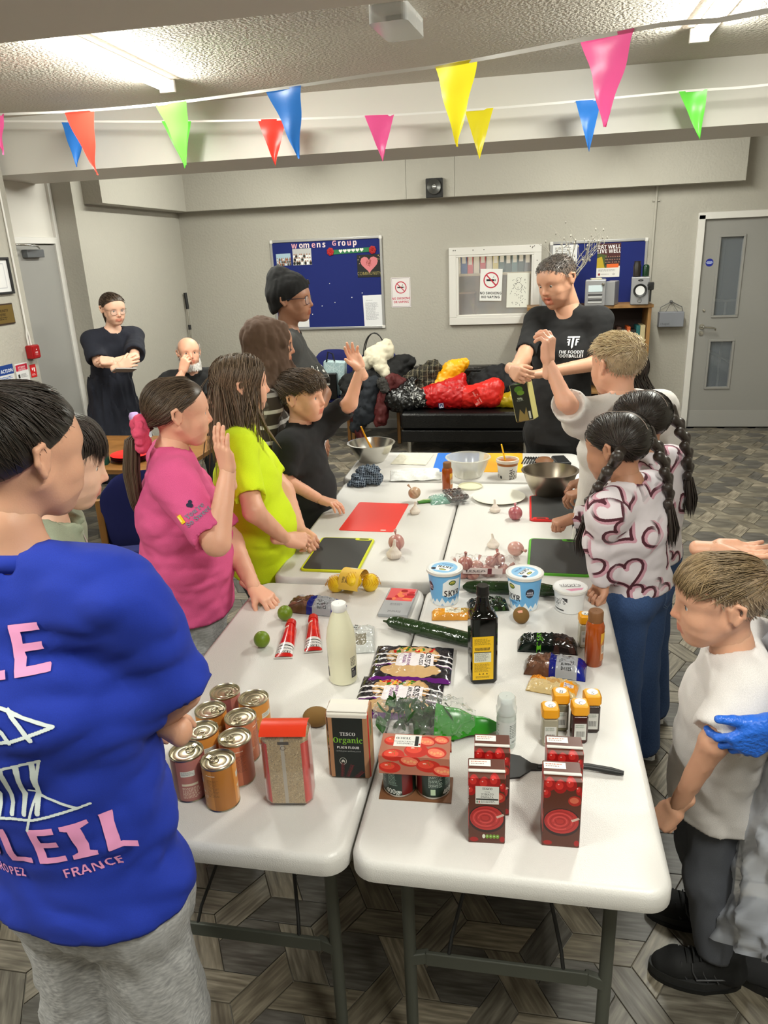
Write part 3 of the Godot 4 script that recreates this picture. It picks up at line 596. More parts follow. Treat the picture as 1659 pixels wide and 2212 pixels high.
	solo("slate_coat",mb,mat(Color(.085,.105,.135),.85),"slate blue coat hanging over the front of the covered chair","coat",V(-1.16,0,-6.25),"coats piled on the chair")
	mb=blob([[V(.16,.6,.2),V(.1,.3,.24),.07,.08],[V(.22,.66,.16),V(.34,.6,.12),.09,.08],[V(-.22,.42,.2),V(-.1,.12,.23),.06,.05]],.05,.025,29,Vector3(10,6,10),.013)
	solo("red_coat",mb,mat(Color(.3,.04,.04),.7),"dark red padded coat spilling off the covered chair","coat",V(-1.16,0,-6.24),"coats piled on the chair")
	mb=blob([[V(-.1,.82,.06),V(.1,1.0,-.04),.07,.06],[V(.02,.86,.08),V(.1,.74,.14),.09,.06],[V(-.02,.9,.02),V(.08,.92,.0),.1,.1]],.05,.016,37,Vector3(9,9,9),.011)
	solo("white_cardigan",mb,mat(Color(.82,.79,.7),.9),"cream white cardigan on top of the coats","cardigan",V(-1.12,0,-6.25))
	mb=blob([[V(.0,.66,.1),V(.03,.6,.12),.06,.05]],.03,.02,41,Vector3(25,25,25),.009)
	solo("grey_fur_trim",mb,mat(Color(.22,.21,.2),.95),"grey fur hood trim hanging under the white cardigan","hood",V(-1.03,0,-6.1))
	mb=MB.new()
	for k in 2: 
		var ps:=[]
		for i in 13: ps.append(V(cos(PI*i/12)*.12*(1.0 if k==0 else .9),.85+sin(PI*i/12)*.24,-.02-k*.025))
		mb.tube(ps,.006,6)
	o=thing("handled_bag","black bag with tall loop handles on the covered chair","bag",V(-1.18,0,-6.43)); part(o,"loop_handles",mb,MAT.dark)
	mb=MB.new(); mb.box(V(0,.66,-.01),V(.3,.4,.08),.02); part(o,"bag_body",mb,MAT.dark)
	mb=blob([[V(0,.1,0),V(.12,.28,-.08),.13,.06],[V(-.06,.12,0),V(.08,.1,.05),.1,.12]],.05,.025,43,crinkle,.013,.0)
	solo("black_bag",mb,mat(Color(.02,.02,.022),.3),"glossy black bag at the left arm of the sofa","bag",V(-.86,.38,-6.0))
	# first chair
	c=Canvas.new(128,160,Color(.62,.72,.74))
	for k in 40: c.line([Vector2(rg.randf()*128,rg.randf()*160),Vector2(rg.randf()*128,rg.randf()*160)],1.5,Color(.78,.84,.84))
	o=thing("tote_bag","pale blue patterned tote bag on the chair","bag",V(-1.6,.47,-6.4),-.1)
	mb=MB.new(); mb.box(V(0,.18,0),V(.24,.36,.09),.02,Basis(Vector3.BACK,-.06)); part(o,"bag_body",mb,c.material(.8))
	mb=MB.new(); mb.tube([V(-.07,.35,.04),V(-.05,.45,.03),V(.0,.43,.03),V(.02,.36,.045)],.009,6); part(o,"strap",mb,mat(Color(.04,.05,.12),.8))
	mb=MB.new(); mb.box(V(0,.12,0),V(.17,.26,.07),.008)
	solo("black_gift_bag",mb,mat(Color(.03,.03,.03),.35),"stiff black bag in front of the pale tote","bag",V(-1.63,.47,-6.27))
	# bookcase
	o=thing("bookcase","light wood bookcase behind the man in black","bookcase",V(.93,0,-6.72))
	var oak:=mat(Color(.62,.46,.27),.5); oak.albedo_texture=MAT.beech.albedo_texture; oak.uv1_triplanar=true
	var brn:=mat(Color(.17,.09,.05),.6)
	for sx in [-.56,.56]:
		mb=MB.new(); mb.box(V(sx,.63,0),V(.03,1.26,.38),.002); part(o,"side_panel",mb,oak)
	mb=MB.new(); mb.box(V(0,.63,-.185),V(1.1,1.26,.01),.0); part(o,"back_panel",mb,brn)
	mb=MB.new(); mb.box(V(0,1.275,0),V(1.18,.03,.4),.002); part(o,"top",mb,oak)
	for y in [.06,.45,.82]:
		mb=MB.new(); mb.box(V(0,y,0),V(1.09,.025,.36),.002); part(o,"shelf",mb,oak)
	var rgb:=RandomNumberGenerator.new(); rgb.seed=5
	var x:=-.5
	var names:=["red","navy","white","green","brown","grey","orange","black","teal","cream"]
	var bc:=[Color(.5,.08,.08),Color(.05,.08,.25),Color(.75,.74,.7),Color(.1,.3,.15),Color(.25,.15,.1),Color(.4,.4,.4),Color(.7,.3,.08),Color(.05,.05,.05),Color(.1,.35,.35),Color(.7,.65,.5)]
	x=.1
	for ci in 10:
		var w:=rgb.randf_range(.028,.05); var hh:=rgb.randf_range(.2,.27)
		mb=MB.new(); mb.box(V(0,hh/2,0),V(w,hh,.2),.002)
		solo("book",mb,mat(bc[ci],.6),names[ci]+" book in the row on the bookcase's upper shelf","book",V(.93+x+w/2,.8335,-6.68),"books on the bookcase")
		x+=w+.002
	# hi-fi and speakers on top (top at 1.29)
	var silver:=mat(Color(.62,.62,.63),.35,.5)
	o=thing("hifi_unit","silver mini hi-fi unit on the bookcase","hi-fi",V(.985,1.29,-6.6),-.1)
	mb=MB.new(); mb.box(V(0,.12,0),V(.19,.24,.22),.008); part(o,"cabinet",mb,silver)
	mb=MB.new(); mb.box(V(0,.16,.111),V(.13,.06,.004),.002); part(o,"display",mb,mat(Color(.75,.8,.82),.2))
	for k in 4:
		mb=MB.new(); mb.box(V(0,.105-k*.024,.112),V(.13,.012,.006),.002); part(o,"tray",mb,mat([Color(.25,.25,.26),Color(.8,.8,.8)][k % 2],.3,.4))
	mb=MB.new(); mb.lathe([Vector2(.016,0),Vector2(.014,.014),Vector2(.001,.015)],16,xf(V(.07,.2,.11),90)); part(o,"volume_knob",mb,MAT.steel)
	mb=MB.new(); mb.box(V(0,.245,0),V(.1,.012,.12),.002); solo("cd_case",mb,mat(Color(.7,.68,.6),.4),"pale case lying on the hi-fi","case",V(.985,1.29,-6.6))
	mb=MB.new(); mb.box(V(0,.11,0),V(.09,.22,.2),.006); solo("speaker_side",mb,silver,"narrow silver loudspeaker beside the hi-fi","speaker",V(1.14,1.29,-6.6),"",-.3)
	for q in [[1.395,"silver loudspeaker with round cone at the bookcase's right end",-.12],[.55,"silver loudspeaker half hidden behind the man in black",.1]]:
		o=thing("hifi_speaker",q[1],"speaker",V(q[0],1.29,-6.6),q[2],"hi-fi loudspeakers")
		mb=MB.new(); mb.box(V(0,.125,0),V(.165,.25,.2),.006); part(o,"cabinet",mb,silver)
		mb=MB.new(); mb.lathe([Vector2(.03,.0),Vector2(.048,.008),Vector2(.058,.014),Vector2(.062,.0)],24,xf(V(0,.13,.1),90)); part(o,"woofer_ring",mb,MAT.dark)
		mb=MB.new(); mb.lathe([Vector2(.046,.006),Vector2(.02,.002),Vector2(.001,.004)],24,xf(V(0,.13,.1),90)); part(o,"cone",mb,mat(Color(.8,.8,.8),.4))
		mb=MB.new(); mb.lathe([Vector2(.022,.0),Vector2(.018,.006),Vector2(.001,.004)],18,xf(V(0,.04,.1),90)); part(o,"tweeter",mb,mat(Color(.5,.5,.5),.3,.4))
		mb=MB.new(); mb.lathe([Vector2(.02,.0),Vector2(.012,.004),Vector2(.001,.001)],16,xf(V(0,.222,.1),90),Vector2(1.2,.5)); part(o,"port",mb,MAT.dark)
	mb=MB.new(); mb.box(V(0,0,0),V(.05,.07,.05),.006); mb.tube([V(0,-.03,0),V(.0,-.14,0)],.01,6); mb.lathe([Vector2(.016,0),Vector2(.014,.02),Vector2(.001,.02)],12,xf(V(-.02,.01,.02),90))
	solo("small_camera",mb,MAT.dark,"small black camera on a stand in front of the loudspeaker","camera",V(1.47,1.46,-6.45))
	c=Canvas.new(96,96,Color(.09,.06,.05)).text("THE",48,44,18,Color(.8,.8,.78),0,1.0).text("C",48,82,30,Color(.75,.7,.1),0,1.0)
	mb=MB.new(); mb.lathe([Vector2(.001,0),Vector2(.035,.002),Vector2(.036,.1),Vector2(.03,.118),Vector2(.03,.14),Vector2(.001,.142)],20)
	solo("drinks_can_tall",mb,c.material(.35),"black tin with white lettering standing on the right loudspeaker","tin",V(1.36,1.541,-6.62))
	mb=MB.new(); mb.lathe([Vector2(.001,0),Vector2(.03,.002),Vector2(.031,.085),Vector2(.026,.1),Vector2(.014,.108),Vector2(.001,.109)],20)
	solo("green_bottle",mb,mat(Color(.02,.16,.08),.25),"green bottle on the right loudspeaker","bottle",V(1.44,1.541,-6.62))
	# branches in a vase behind the man
	o=thing("branch_vase","vase of bare white-painted branches behind the man's head","vase",V(.72,1.29,-6.62))
	mb=MB.new(); mb.lathe([Vector2(.001,0),Vector2(.04,.002),Vector2(.055,.08),Vector2(.035,.18),Vector2(.04,.2),Vector2(.03,.198),Vector2(.001,.05)],20); part(o,"vase",mb,mat(Color(.6,.6,.58),.3))
	rgb.seed=77
	for k in 11:
		mb=MB.new()
		var p:=V(0,.18,0)
		var d:=V(rgb.randf_range(-.55,.75),1.0,rgb.randf_range(-.1,.35)).normalized()
		var ps:=[p]; var rs:=[.006]
		for i in 7:
			d=(d+V(rgb.randfn()*.18,rgb.randfn()*.08,rgb.randfn()*.1)).normalized()
			p+=d*rgb.randf_range(.055,.085); ps.append(p); rs.append(.006-i*.0006)
			if i>1:
				var e:=(d+V(rgb.randfn()*.8,.2,rgb.randfn()*.3)).normalized()
				mb.tube([p,p+e*.05,p+e*.1+V(0,.015,0)],[.003,.0025,.001],5)
				if rgb.randf()<.5: mb.lathe([Vector2(.001,-.014),Vector2(.01,0),Vector2(.001,.016)],6,Transform3D(Basis.IDENTITY,p+e*.1))
		mb.tube(ps,rs,6); part(o,"branch",mb,mat(Color(.66,.64,.6),.7))
	mb=blob([[V(0,0,0),V(.02,.1,0),.07,.06]],.03,.02,51,crinkle,.012)
	solo("yellow_cloth",mb,mat(Color(.75,.75,.1),.8),"yellow-green cloth on the floor by the bookcase","cloth",V(1.5,.08,-6.3))
	# desk on the left with craft things
	o=thing("wooden_desk","light wooden desk in front of the woman in navy","desk",V(-2.28,0,-3.15))
	mb=MB.new(); mb.box(V(0,.705,0),V(1.3,.03,.85),.004); part(o,"desktop",mb,oak_top())
	for sx in [-.58,.58]:
		for sz in [-.36,.36]:
			mb=MB.new(); mb.box(V(sx,.345,sz),V(.045,.69,.045),.004); part(o,"leg",mb,MAT.dark)
	o=thing("pen_pot","green card pot for felt pens on the desk","pot",V(-2.17,.72,-2.84),.3)
	mb=MB.new(); mb.lathe([Vector2(.001,0),Vector2(.05,.0),Vector2(.055,.13),Vector2(.052,.13),Vector2(.047,.004),Vector2(.001,.004)],6); part(o,"pot",mb,mat(Color(.03,.28,.22),.6))
	var pc:=[["teal",Color(.05,.5,.5)],["yellow",Color(.85,.8,.1)],["pink",Color(.75,.1,.3)],["green",Color(.1,.6,.4)],["dark green",Color(.05,.3,.25)],["crimson",Color(.65,.05,.15)],["pale teal",Color(.3,.65,.62)]]
	for k in pc.size():
		var a:=TAU*k/7.0
		mb=MB.new(); mb.tube([V(cos(a)*.02,.01,sin(a)*.02),V(cos(a)*.042,.17+.012*(k % 3),sin(a)*.036)],.0075,8)
		solo("felt_pen",mb,mat(pc[k][1],.4),pc[k][0]+" felt pen in the green pot","pen",V(-2.17,.7245,-2.84),"felt pens in the green pot")
	for k in 3:
		mb=MB.new(); mb.lathe([Vector2(.001,0),Vector2(.075,.0),Vector2(.12,.014),Vector2(.123,.017),Vector2(.076,.004),Vector2(.001,.004)],28)
		solo("red_plate",mb,mat([Color(.35,.05,.12),Color(.45,.05,.1),Color(.86,.14,.12)][k],.3),["bottom dark","middle dark","bright top"][k]+" plate of the red plate stack on the desk","plate",V(-2.03,.72+k*.012,-2.95),"red plates stacked on the desk")
	o=thing("drinks_bottle","pink drinks bottle with pale lilac lid on the desk","bottle",V(-2.26,.72,-3.46))
	mb=MB.new(); mb.lathe([Vector2(.001,0),Vector2(.033,.002),Vector2(.036,.12),Vector2(.032,.14),Vector2(.001,.14)],20); part(o,"bottle_body",mb,mat(Color(.85,.3,.4),.35))
	mb=MB.new(); mb.lathe([Vector2(.001,.14),Vector2(.035,.14),Vector2(.036,.165),Vector2(.026,.185),Vector2(.001,.187)],20); part(o,"lid",mb,mat(Color(.72,.62,.82),.4))
	o=thing("water_bottle","clear water bottle with blue label behind the pink one","bottle",V(-2.22,.72,-3.53))
	mb=MB.new(); mb.lathe([Vector2(.001,0),Vector2(.03,.002),Vector2(.031,.13),Vector2(.026,.17),Vector2(.012,.2),Vector2(.012,.215),Vector2(.001,.216)],18); part(o,"bottle_body",mb,MAT.film)
	mb=MB.new(); mb.lathe([Vector2(.0315,.07),Vector2(.0315,.125)],18); part(o,"label",mb,mat(Color(.15,.4,.6),.5))
func oak_top() -> StandardMaterial3D:
	var m:=mat(Color(.58,.4,.2),.4); m.albedo_texture=noise_tex(256,128,noise(.02,16,4),Color(.75,.72,.66),Color(1,1,1),Vector2(.3,2.5)); m.uv1_triplanar=true; m.uv1_scale=Vector3.ONE*1.5
	return m
# ---------- groceries and kitchen things ----------
const T:=.74
func can_kind(k: int) -> Material:
	var key:="can%d" % k
	if MAT.has(key): return MAT[key]
	var a: Color=[Color(.66,.42,.39),Color(.8,.54,.24),Color(.76,.45,.31)][k]
	var b: Color=[Color(.5,.29,.28),Color(.66,.42,.17),Color(.6,.32,.22)][k]
	var c:=Canvas.new(512,256,a)
	c.rect(150,0,110,256,b).rect(400,0,60,256,b)
	for q in [20,280]:
		c.rect(q,60,70,34,Color(.82,.82,.78)); c.lines(q+4,66,60,22,4,Color(.4,.4,.4),q)
		c.rect(q,140,80,14,Color(.85,.8,.7)); c.lines(q,166,100,70,9,Color(.9,.85,.75),q+1)
		c.lines(q+100,30,50,10,1,Color(.92,.9,.85),q+2).lines(q+100,60,60,110,14,a.darkened(.45),q+3)
	if k==1:
		var rg:=RandomNumberGenerator.new(); rg.seed=2
		for i in 40: c.oval(rg.randf_range(400,510),rg.randf_range(50,200),9,8,Color(.86,.66,.42).darkened(rg.randf()*.3))
	MAT[key]=c.material(.35)
	return MAT[key]
func tin(at: Vector2,k: int,turn: float,label: String) -> void:
	var o:=thing("tin_can",label,"can",V(at.x,T,at.y),turn,"tins of beans on the front left table")
	var mb:=MB.new()
	var r:=.0365
	mb.lathe([Vector2(r-.001,.003),Vector2(r,.006),Vector2(r,.102),Vector2(r-.001,.105)],36); part(o,"label_wrap",mb,can_kind(k))
	mb=MB.new(); mb.lathe([Vector2(.001,.0),Vector2(r-.002,.0),Vector2(r+.0006,.0015),Vector2(r-.0005,.0035)],36); part(o,"tin_base",mb,MAT.tin)
	mb=MB.new()
	mb.lathe([Vector2(r-.0008,.1045),Vector2(r+.0008,.1065),Vector2(r+.0006,.109),Vector2(r-.0012,.1098),Vector2(r-.003,.108),Vector2(r-.0035,.1045),Vector2(r-.007,.104),Vector2(r-.0085,.1055),Vector2(r-.0105,.1045),Vector2(.019,.1043),Vector2(.018,.1052),Vector2(.016,.1043),Vector2(.001,.1043)],36)
	part(o,"tin_lid",mb,MAT.tin)
	mb=MB.new()
	var ps:=[]
	for i in 17:
		var a:=TAU*i/16
		ps.append(V(cos(a)*.0085,.1068,.012+sin(a)*.0105))
	mb.tube(ps,.0014,6,false); mb.box(V(0,.1062,.025),V(.012,.0022,.012),.001); mb.tube([V(-.007,.1068,.012),V(.007,.1068,.012)],.001,5)
	part(o,"ring_pull",mb,MAT.tin)
func pillow(w: float,l: float,t: float,sd: int,crk:=.004,nu:=28,nv:=24,fr:=26.0) -> MB:
	var mb:=MB.new()
	var nz:=noise(fr,sd,3); nz.fractal_type=FastNoiseLite.FRACTAL_RIDGED
	var hf:=func(u: float,v: float) -> float:
		var e:=maxf(.0,1.0-pow(absf(u*2.0-1.0),3.5))*maxf(.0,1.0-pow(absf(v*2.0-1.0),3.5))
		return pow(e,.45)
	mb.grid(nu,nv,func(u,v):
		var e: float=hf.call(u,v)
		return V((u-.5)*w,.0015+t*e+nz.get_noise_2d(u*w,v*l)*crk*(.35+e),(.5-v)*l))
	mb.grid(nu,4,func(u,v): return V((u-.5)*w,.0005,(.5-v)*l),true)
	return mb
func onion_mesh(r: float,sd: int,c0: Color,c1: Color,tall:=1.0) -> MB:
	var mb:=MB.new()
	var pr:=[]
	for k in 17:
		var a:=PI*k/16.0
		pr.append(Vector2(maxf(.001,sin(a)*r),r*tall-cos(a)*r*tall))
	pr.append(Vector2(.004,r*2.0*tall+.012)); pr.append(Vector2(.006,r*2*tall+.024)); pr.append(Vector2(.001,r*2*tall+.026))
	mb.lathe(pr,28)
	var nz:=noise(1.0,sd,2)
	for i in mb.v.size():
		var p:=mb.v[i]
		var a:=atan2(p.x,p.z)
		var q:=clampf(nz.get_noise_2d(a*9.0,p.y*10.0)*.9+.5,0,1)
		mb.v[i]=p*(1.0+nz.get_noise_3dv(p*40.0)*.05)
		mb.c[i]=c0.lerp(c1,q)
	return mb
func garlic_mesh(sd: int) -> MB:
	var f:=Sdf.new()
	for k in 9:
		var a:=TAU*k/9.0+sd
		f.cap(V(cos(a)*.011,.016,sin(a)*.011),V(cos(a)*.007,.026,sin(a)*.007),.0125+.0012*(k % 2),.008,.0028)
	f.cap(V(0,.03,0),V(.002,.05,.001),.009,.0042,.012)
	f.cap(V(.002,.048,.001),V(.004,.06,.002),.0042,.0048,.004)
	var mb:=MB.new()
	f.cuts.append(Plane(Vector3.DOWN,-.0045))
	f.build(.0022,mb,Transform3D(Basis.IDENTITY,V(0,-.0045,0)),func(p,nn): return Color(.72,.66,.58).lerp(Color(.6,.42,.4),clampf(sin(atan2(p.x,p.z)*23.0)*.3+.1,0,1)))
	return mb
func edge_board(at: Vector2,w: float,l: float,edge: Color,label: String,turn: float,hole: Vector2) -> void:
	var o:=thing("cutting_board",label,"cutting board",V(at.x,T,at.y),turn,"rubber-edged cutting boards")
	var mb:=MB.new(); mb.slab(round_rect(-w/2,w/2,-l/2,l/2,.02),.0,.008,.002); part(o,"rubber_edge",mb,mat(edge,.5))
	mb=MB.new(); mb.slab(round_rect(-w/2+.008,w/2-.008,-l/2+.008,l/2-.008,.014),.004,.0092,.001); part(o,"chopping_surface",mb,MAT.board)
	mb=MB.new(); mb.slab(round_rect(hole.x-.035,hole.x+.035,hole.y-.012,hole.y+.012,.0118),.006,.0102,.001); var g:=part(o,"handle_slot",mb,mat(edge,.5))
	mb=MB.new(); mb.slab(round_rect(hole.x-.018,hole.x+.022,hole.y-.006,hole.y+.006,.0058),.008,.0106,.0); part(g,"slot_opening",mb,MAT.dark)
func flat_sheet(at: Vector2,w: float,l: float,c: Color,label: String,turn: float) -> MeshInstance3D:
	var mb:=MB.new(); mb.slab(round_rect(-w/2,w/2,-l/2,l/2,.012),.0,.0018,.0005)
	return solo("cutting_sheet",mb,mat(c,.42),label,"cutting sheet",V(at.x,T,at.y),"flexible cutting sheets",turn)
func bowl(called: String,at: Vector2,rt: float,rb: float,h: float,m: Material,label: String) -> Node3D:
	var o:=thing(called,label,"bowl",V(at.x,T,at.y))
	var mb:=MB.new()
	var pr:=[Vector2(.001,.0),Vector2(rb,.0)]
	for k in 9:
		var u:=(k+1)/9.0
		pr.append(Vector2(lerpf(rb,rt-.008,sin(u*PI*.5)*.55+u*.45),h*u))
	pr.append(Vector2(rt-.002,h+.001)); pr.append(Vector2(rt,h-.001)); pr.append(Vector2(rt+.001,h+.002)); pr.append(Vector2(rt-.01,h+.003))
	for k in range(8,-1,-1):
		var u:=k/9.0
		pr.append(Vector2(maxf(.001,lerpf(rb,rt-.008,sin(u*PI*.5)*.55+u*.45)-.0025),h*u+.002))
	pr.append(Vector2(.001,.002))
	mb.lathe(pr,48); part(o,"bowl_shell",mb,m)
	return o
func carton(at: Vector2,turn: float,label: String,m: Material) -> void:
	var o:=thing("passata_carton",label,"carton",V(at.x,T,at.y),turn,"tomato passata cartons")
	var mb:=MB.new(); mb.box(V(0,.078,0),V(.072,.156,.06),.0015,Basis.IDENTITY,{"+z": Rect2(0,.12,.5,.88),"-z": Rect2(.5,.12,.5,.88),"+x": Rect2(.5,.12,.5,.88),"-x": Rect2(.5,.12,.5,.88),"+y": Rect2(.0,.0,.5,.12)}); part(o,"carton_body",mb,m)
	mb=MB.new(); mb.box(V(0,.1575,.01),V(.0715,.0035,.009),.001,Basis(Vector3.RIGHT,-.25)); part(o,"top_seam",mb,MAT.white)
	var c:=Canvas.new(96,36,Color(.88,.87,.85)); c.lines(8,8,80,10,1,Color(.7,.35,.25),2).lines(8,20,70,8,1,Color(.5,.4,.4),3)
	if not MAT.has("stamp"): MAT.stamp=c.material(.5)
	mb=MB.new(); mb.quad(V(-.034,.1566,-.005),V(.008,.1566,-.005),V(.008,.1566,-.024),V(-.034,.1566,-.024),V(0,1,0)); part(o,"date_panel",mb,MAT.stamp)
func tomato(c: Canvas,x: float,y: float,r: float,cut: bool) -> void:
	c.oval(x,y,r,r*.92,Color(.74,.15,.1)).oval(x-r*.2,y-r*.2,r*.65,r*.55,Color(.86,.27,.19))
	if cut:
		c.oval(x,y,r*.85,r*.6,Color(.9,.48,.37),.4)
		for k in 4: c.oval(x+(k-1.5)*r*.3,y+(k % 2)*r*.14,r*.13,r*.2,Color(.9,.62,.42))
	else:
		c.oval(x-r*.3,y-r*.35,r*.16,r*.1,Color(.98,.75,.7))
		for k in 5: c.line([Vector2(x,y-r*.5),Vector2(x,y-r*.5)+Vector2.from_angle(k*1.25)*r*.45],2,Color(.4,.42,.1))
func skyr(at: Vector2,turn: float,label: String) -> void:
	var o:=thing("yogurt_tub",label,"tub",V(at.x,T,at.y),turn,"large skyr yogurt tubs")
	if not MAT.has("skyr"):
		var bl:=Color(.42,.68,.88)
		var c:=Canvas.new(1024,320,bl)
		for q in [100,560]:
			c.poly(PackedVector2Array([Vector2(q,80),Vector2(q+60,40),Vector2(q+200,50),Vector2(q+210,190),Vector2(q+60,220),Vector2(q-10,200)]),Color(.9,.92,.93))
			c.oval(q+100,80,40,24,Color(.12,.3,.12)).oval(q+100,80,30,15,Color(.75,.72,.3)).text("Arla",q+100,87,17,Color(.1,.3,.12),0,1.0)
			c.text("SKYR",q+105,182,58,Color(.06,.07,.12),0,1.0)
		for k in 16: c.poly(PackedVector2Array([Vector2(k*64-30,320),Vector2(k*64+34,250-(k % 3)*14),Vector2(k*64+100,320)]),Color(.88,.91,.93))
		for k in 8: c.poly(PackedVector2Array([Vector2(k*128,320),Vector2(k*128+34,280),Vector2(k*128+70,320)]),Color(.62,.74,.85))
		c.oval(400,130,46,46,Color(.1,.12,.2)).text("HIGH",400,126,18,Color(.9,.9,.95),0,1.0).text("PROTEIN",400,148,13,Color(.9,.9,.95),0,1.0)
		c.lines(830,60,150,150,14,Color(.2,.35,.55),3).text("NATURAL",210,232,18,Color(.15,.35,.6),0,1.0).text("NATURAL",670,232,18,Color(.15,.35,.6),0,1.0)
		MAT.skyr=c.material(.35)
		c=Canvas.new(256,256,Color(.88,.9,.91)); c.oval(128,128,104,104,Color(.55,.75,.9)).poly(PackedVector2Array([Vector2(70,70),Vector2(180,60),Vector2(200,150),Vector2(60,160)]),Color(.9,.92,.93))
		c.oval(128,88,30,15,Color(.12,.3,.12)).oval(128,88,22,9,Color(.75,.72,.3)).text("SKYR",128,140,36,Color(.06,.07,.12),0,1.0).oval(204,84,20,20,Color(.1,.12,.2)).text("NATURAL",128,190,16,Color(.15,.35,.6),0,1.0)
		MAT.skyrlid=c.material(.35)
	var mb:=MB.new(); mb.lathe([Vector2(.04,.001),Vector2(.0445,.004),Vector2(.056,.118)],48); part(o,"tub_wall",mb,MAT.skyr)
	mb=MB.new(); mb.lathe([Vector2(.001,.0),Vector2(.0435,.0),Vector2(.0445,.004)],32); part(o,"tub_base",mb,MAT.white)
	mb=MB.new(); mb.lathe([Vector2(.057,.113),Vector2(.0605,.115),Vector2(.061,.124),Vector2(.058,.1255),Vector2(.054,.1235),Vector2(.001,.1235)],48); var l:=part(o,"lid",mb,MAT.white)
	mb=MB.new(); disc(mb,.053,.1238); part(l,"lid_print",mb,MAT.skyrlid)
func disc(mb: MB,r: float,y: float,seg:=32) -> void:
	var i:=mb.vert(V(0,y,0),Vector3.UP,Vector2(.5,.5))
	for k in seg+1: mb.vert(V(cos(TAU*k/seg)*r,y,sin(TAU*k/seg)*r),Vector3.UP,Vector2(.5+cos(TAU*k/seg)*.5,.5+sin(TAU*k/seg)*.5))
	for k in seg: mb.tri(i,i+1+k,i+2+k)
func make_groceries() -> void:
	MAT.tin=mat(Color(.74,.71,.62),.3,1.0)
	MAT.board=mat(Color(.19,.19,.19),.55)
	var m:=mat(Color(.95,.96,.97,.07),.06); m.transparency=BaseMaterial3D.TRANSPARENCY_ALPHA; MAT.wrapfilm=m
	var tl:=["back left tin with a brown-pink label","back right tin with printed chickpeas on its label","second tin of the left row, amber label","second tin of the right row, brick red label","third tin of the left row, orange label","third tin of the right row, salmon label","front left tin with a mauve pink label","front right tin with an orange label nearest the rice"]
	var tp:=[Vector2(-.389,-.384),Vector2(-.308,-.365),Vector2(-.394,-.306),Vector2(-.312,-.287),Vector2(-.382,-.228),Vector2(-.297,-.211),Vector2(-.385,-.151),Vector2(-.304,-.132)]
	for k in 8: tin(tp[k],[0,1,1,2,1,2,0,1][k],[1.4,.6,1.9,-.3,.2,-1.2,2.8,-1.9][k],tl[k])
	# rice in a clear bag
	var c:=Canvas.new(256,512,Color(.7,.6,.44))
	var rg:=RandomNumberGenerator.new(); rg.seed=6
	for k in 2600: c.oval(rg.randf()*256,rg.randf()*512,5,1.8,Color(.66,.55,.39).lerp(Color(.9,.81,.64),rg.randf()).darkened(rg.randf()*.3),rg.randf()*3.0)
	c.rect(0,96,36,380,Color(.78,.14,.07)).rect(222,96,34,380,Color(.8,.16,.08)).rect(110,60,20,452,Color(.72,.68,.62)).rect(96,84,62,20,Color(.2,.14,.1)).ring(124,124,13,3,Color(.2,.14,.1)).rect(0,0,256,52,Color(.85,.24,.08))
	var o:=thing("rice_bag","clear bag of rice with red side strips and top flap","bag",V(-.158,T,-.162),.13)
	var mb:=MB.new()
	mb.box(V(0,.09,0),V(.098,.18,.062),.012,Basis.IDENTITY,{"+z": Rect2(0,.1,1,.9),"-z": Rect2(0,.1,1,.9),"+x": Rect2(.85,.1,.13,.9),"-x": Rect2(.0,.1,.13,.9),"+y": Rect2(0,.0,1,.09)})
	part(o,"bag_body",mb,c.material(.3))
	mb=MB.new(); mb.grid(10,6,func(u,v): return V((u-.5)*.098,.183+.012*sin(v*3.0),(.5-v)*.064+.004)); part(o,"folded_flap",mb,mat(Color(.83,.2,.06),.35))
	mb=MB.new(); mb.box(V(0,.093,0),V(.101,.188,.066),.013); part(o,"clear_film",mb,MAT.wrapfilm)
	# flour
	c=Canvas.new(512,400,Color(.66,.48,.34))
	c.rect(40,0,180,400,Color(.045,.09,.075)).rect(0,0,256,26,Color(.86,.84,.8))
	c.text("TESCO",128,122,20,Color(.9,.9,.9),0,1.0,.0,true).text("Organic",128,160,32,Color(.48,.72,.18),0,1.0,.0,true).text("PLAIN FLOUR",128,204,15,Color(.92,.92,.92),0,1.0).text("Carefully grown and finely ground",128,226,7,Color(.8,.8,.8),0)
	c.ring(92,288,20,3,Color(.75,.75,.72)).oval(88,288,5,10,Color(.75,.75,.72),.5).oval(97,288,5,10,Color(.75,.75,.72),-.5)
	for s in [[80,400,90,300],[110,400,150,310],[160,400,215,350]]:
		c.line([Vector2(s[0],s[1]),Vector2(s[2],s[3])],2,Color(.45,.1,.13))
		for k in 10: 
			var p:=Vector2(s[0],s[1]).lerp(Vector2(s[2],s[3]),k/10.0)
			c.line([p,p+Vector2(-9,-14)],3,Color(.42,.08,.12)).line([p,p+Vector2(12,-8)],3,Color(.42,.08,.12))
	c.rect(262,0,14,400,Color(.78,.1,.12)).rect(330,60,60,100,Color(.1,.35,.3))
	for k in 12: c.line([Vector2(300,120+k*20),Vector2(420,100+k*20)],4,Color(.7,.72,.2))
	o=thing("flour_bag","paper bag of Tesco Organic plain flour with dark green panel","bag",V(-.046,T,-.268),.06)
	mb=MB.new(); mb.box(V(0,.086,0),V(.096,.172,.062),.006,Basis.IDENTITY,{"+z": Rect2(0,0,.5,1),"-z": Rect2(0,0,.5,1),"+x": Rect2(.5,0,.5,1),"-x": Rect2(.5,0,.5,1),"+y": Rect2(.05,.01,.4,.04)}); part(o,"paper_bag",mb,c.material(.6))
	mb=MB.new(); mb.box(V(0,.1735,.012),V(.09,.004,.03),.002); part(o,"top_fold",mb,mat(Color(.85,.83,.8),.6))
	# tinned tomatoes in a card sleeve
	c=Canvas.new(384,384,Color(.66,.42,.34))
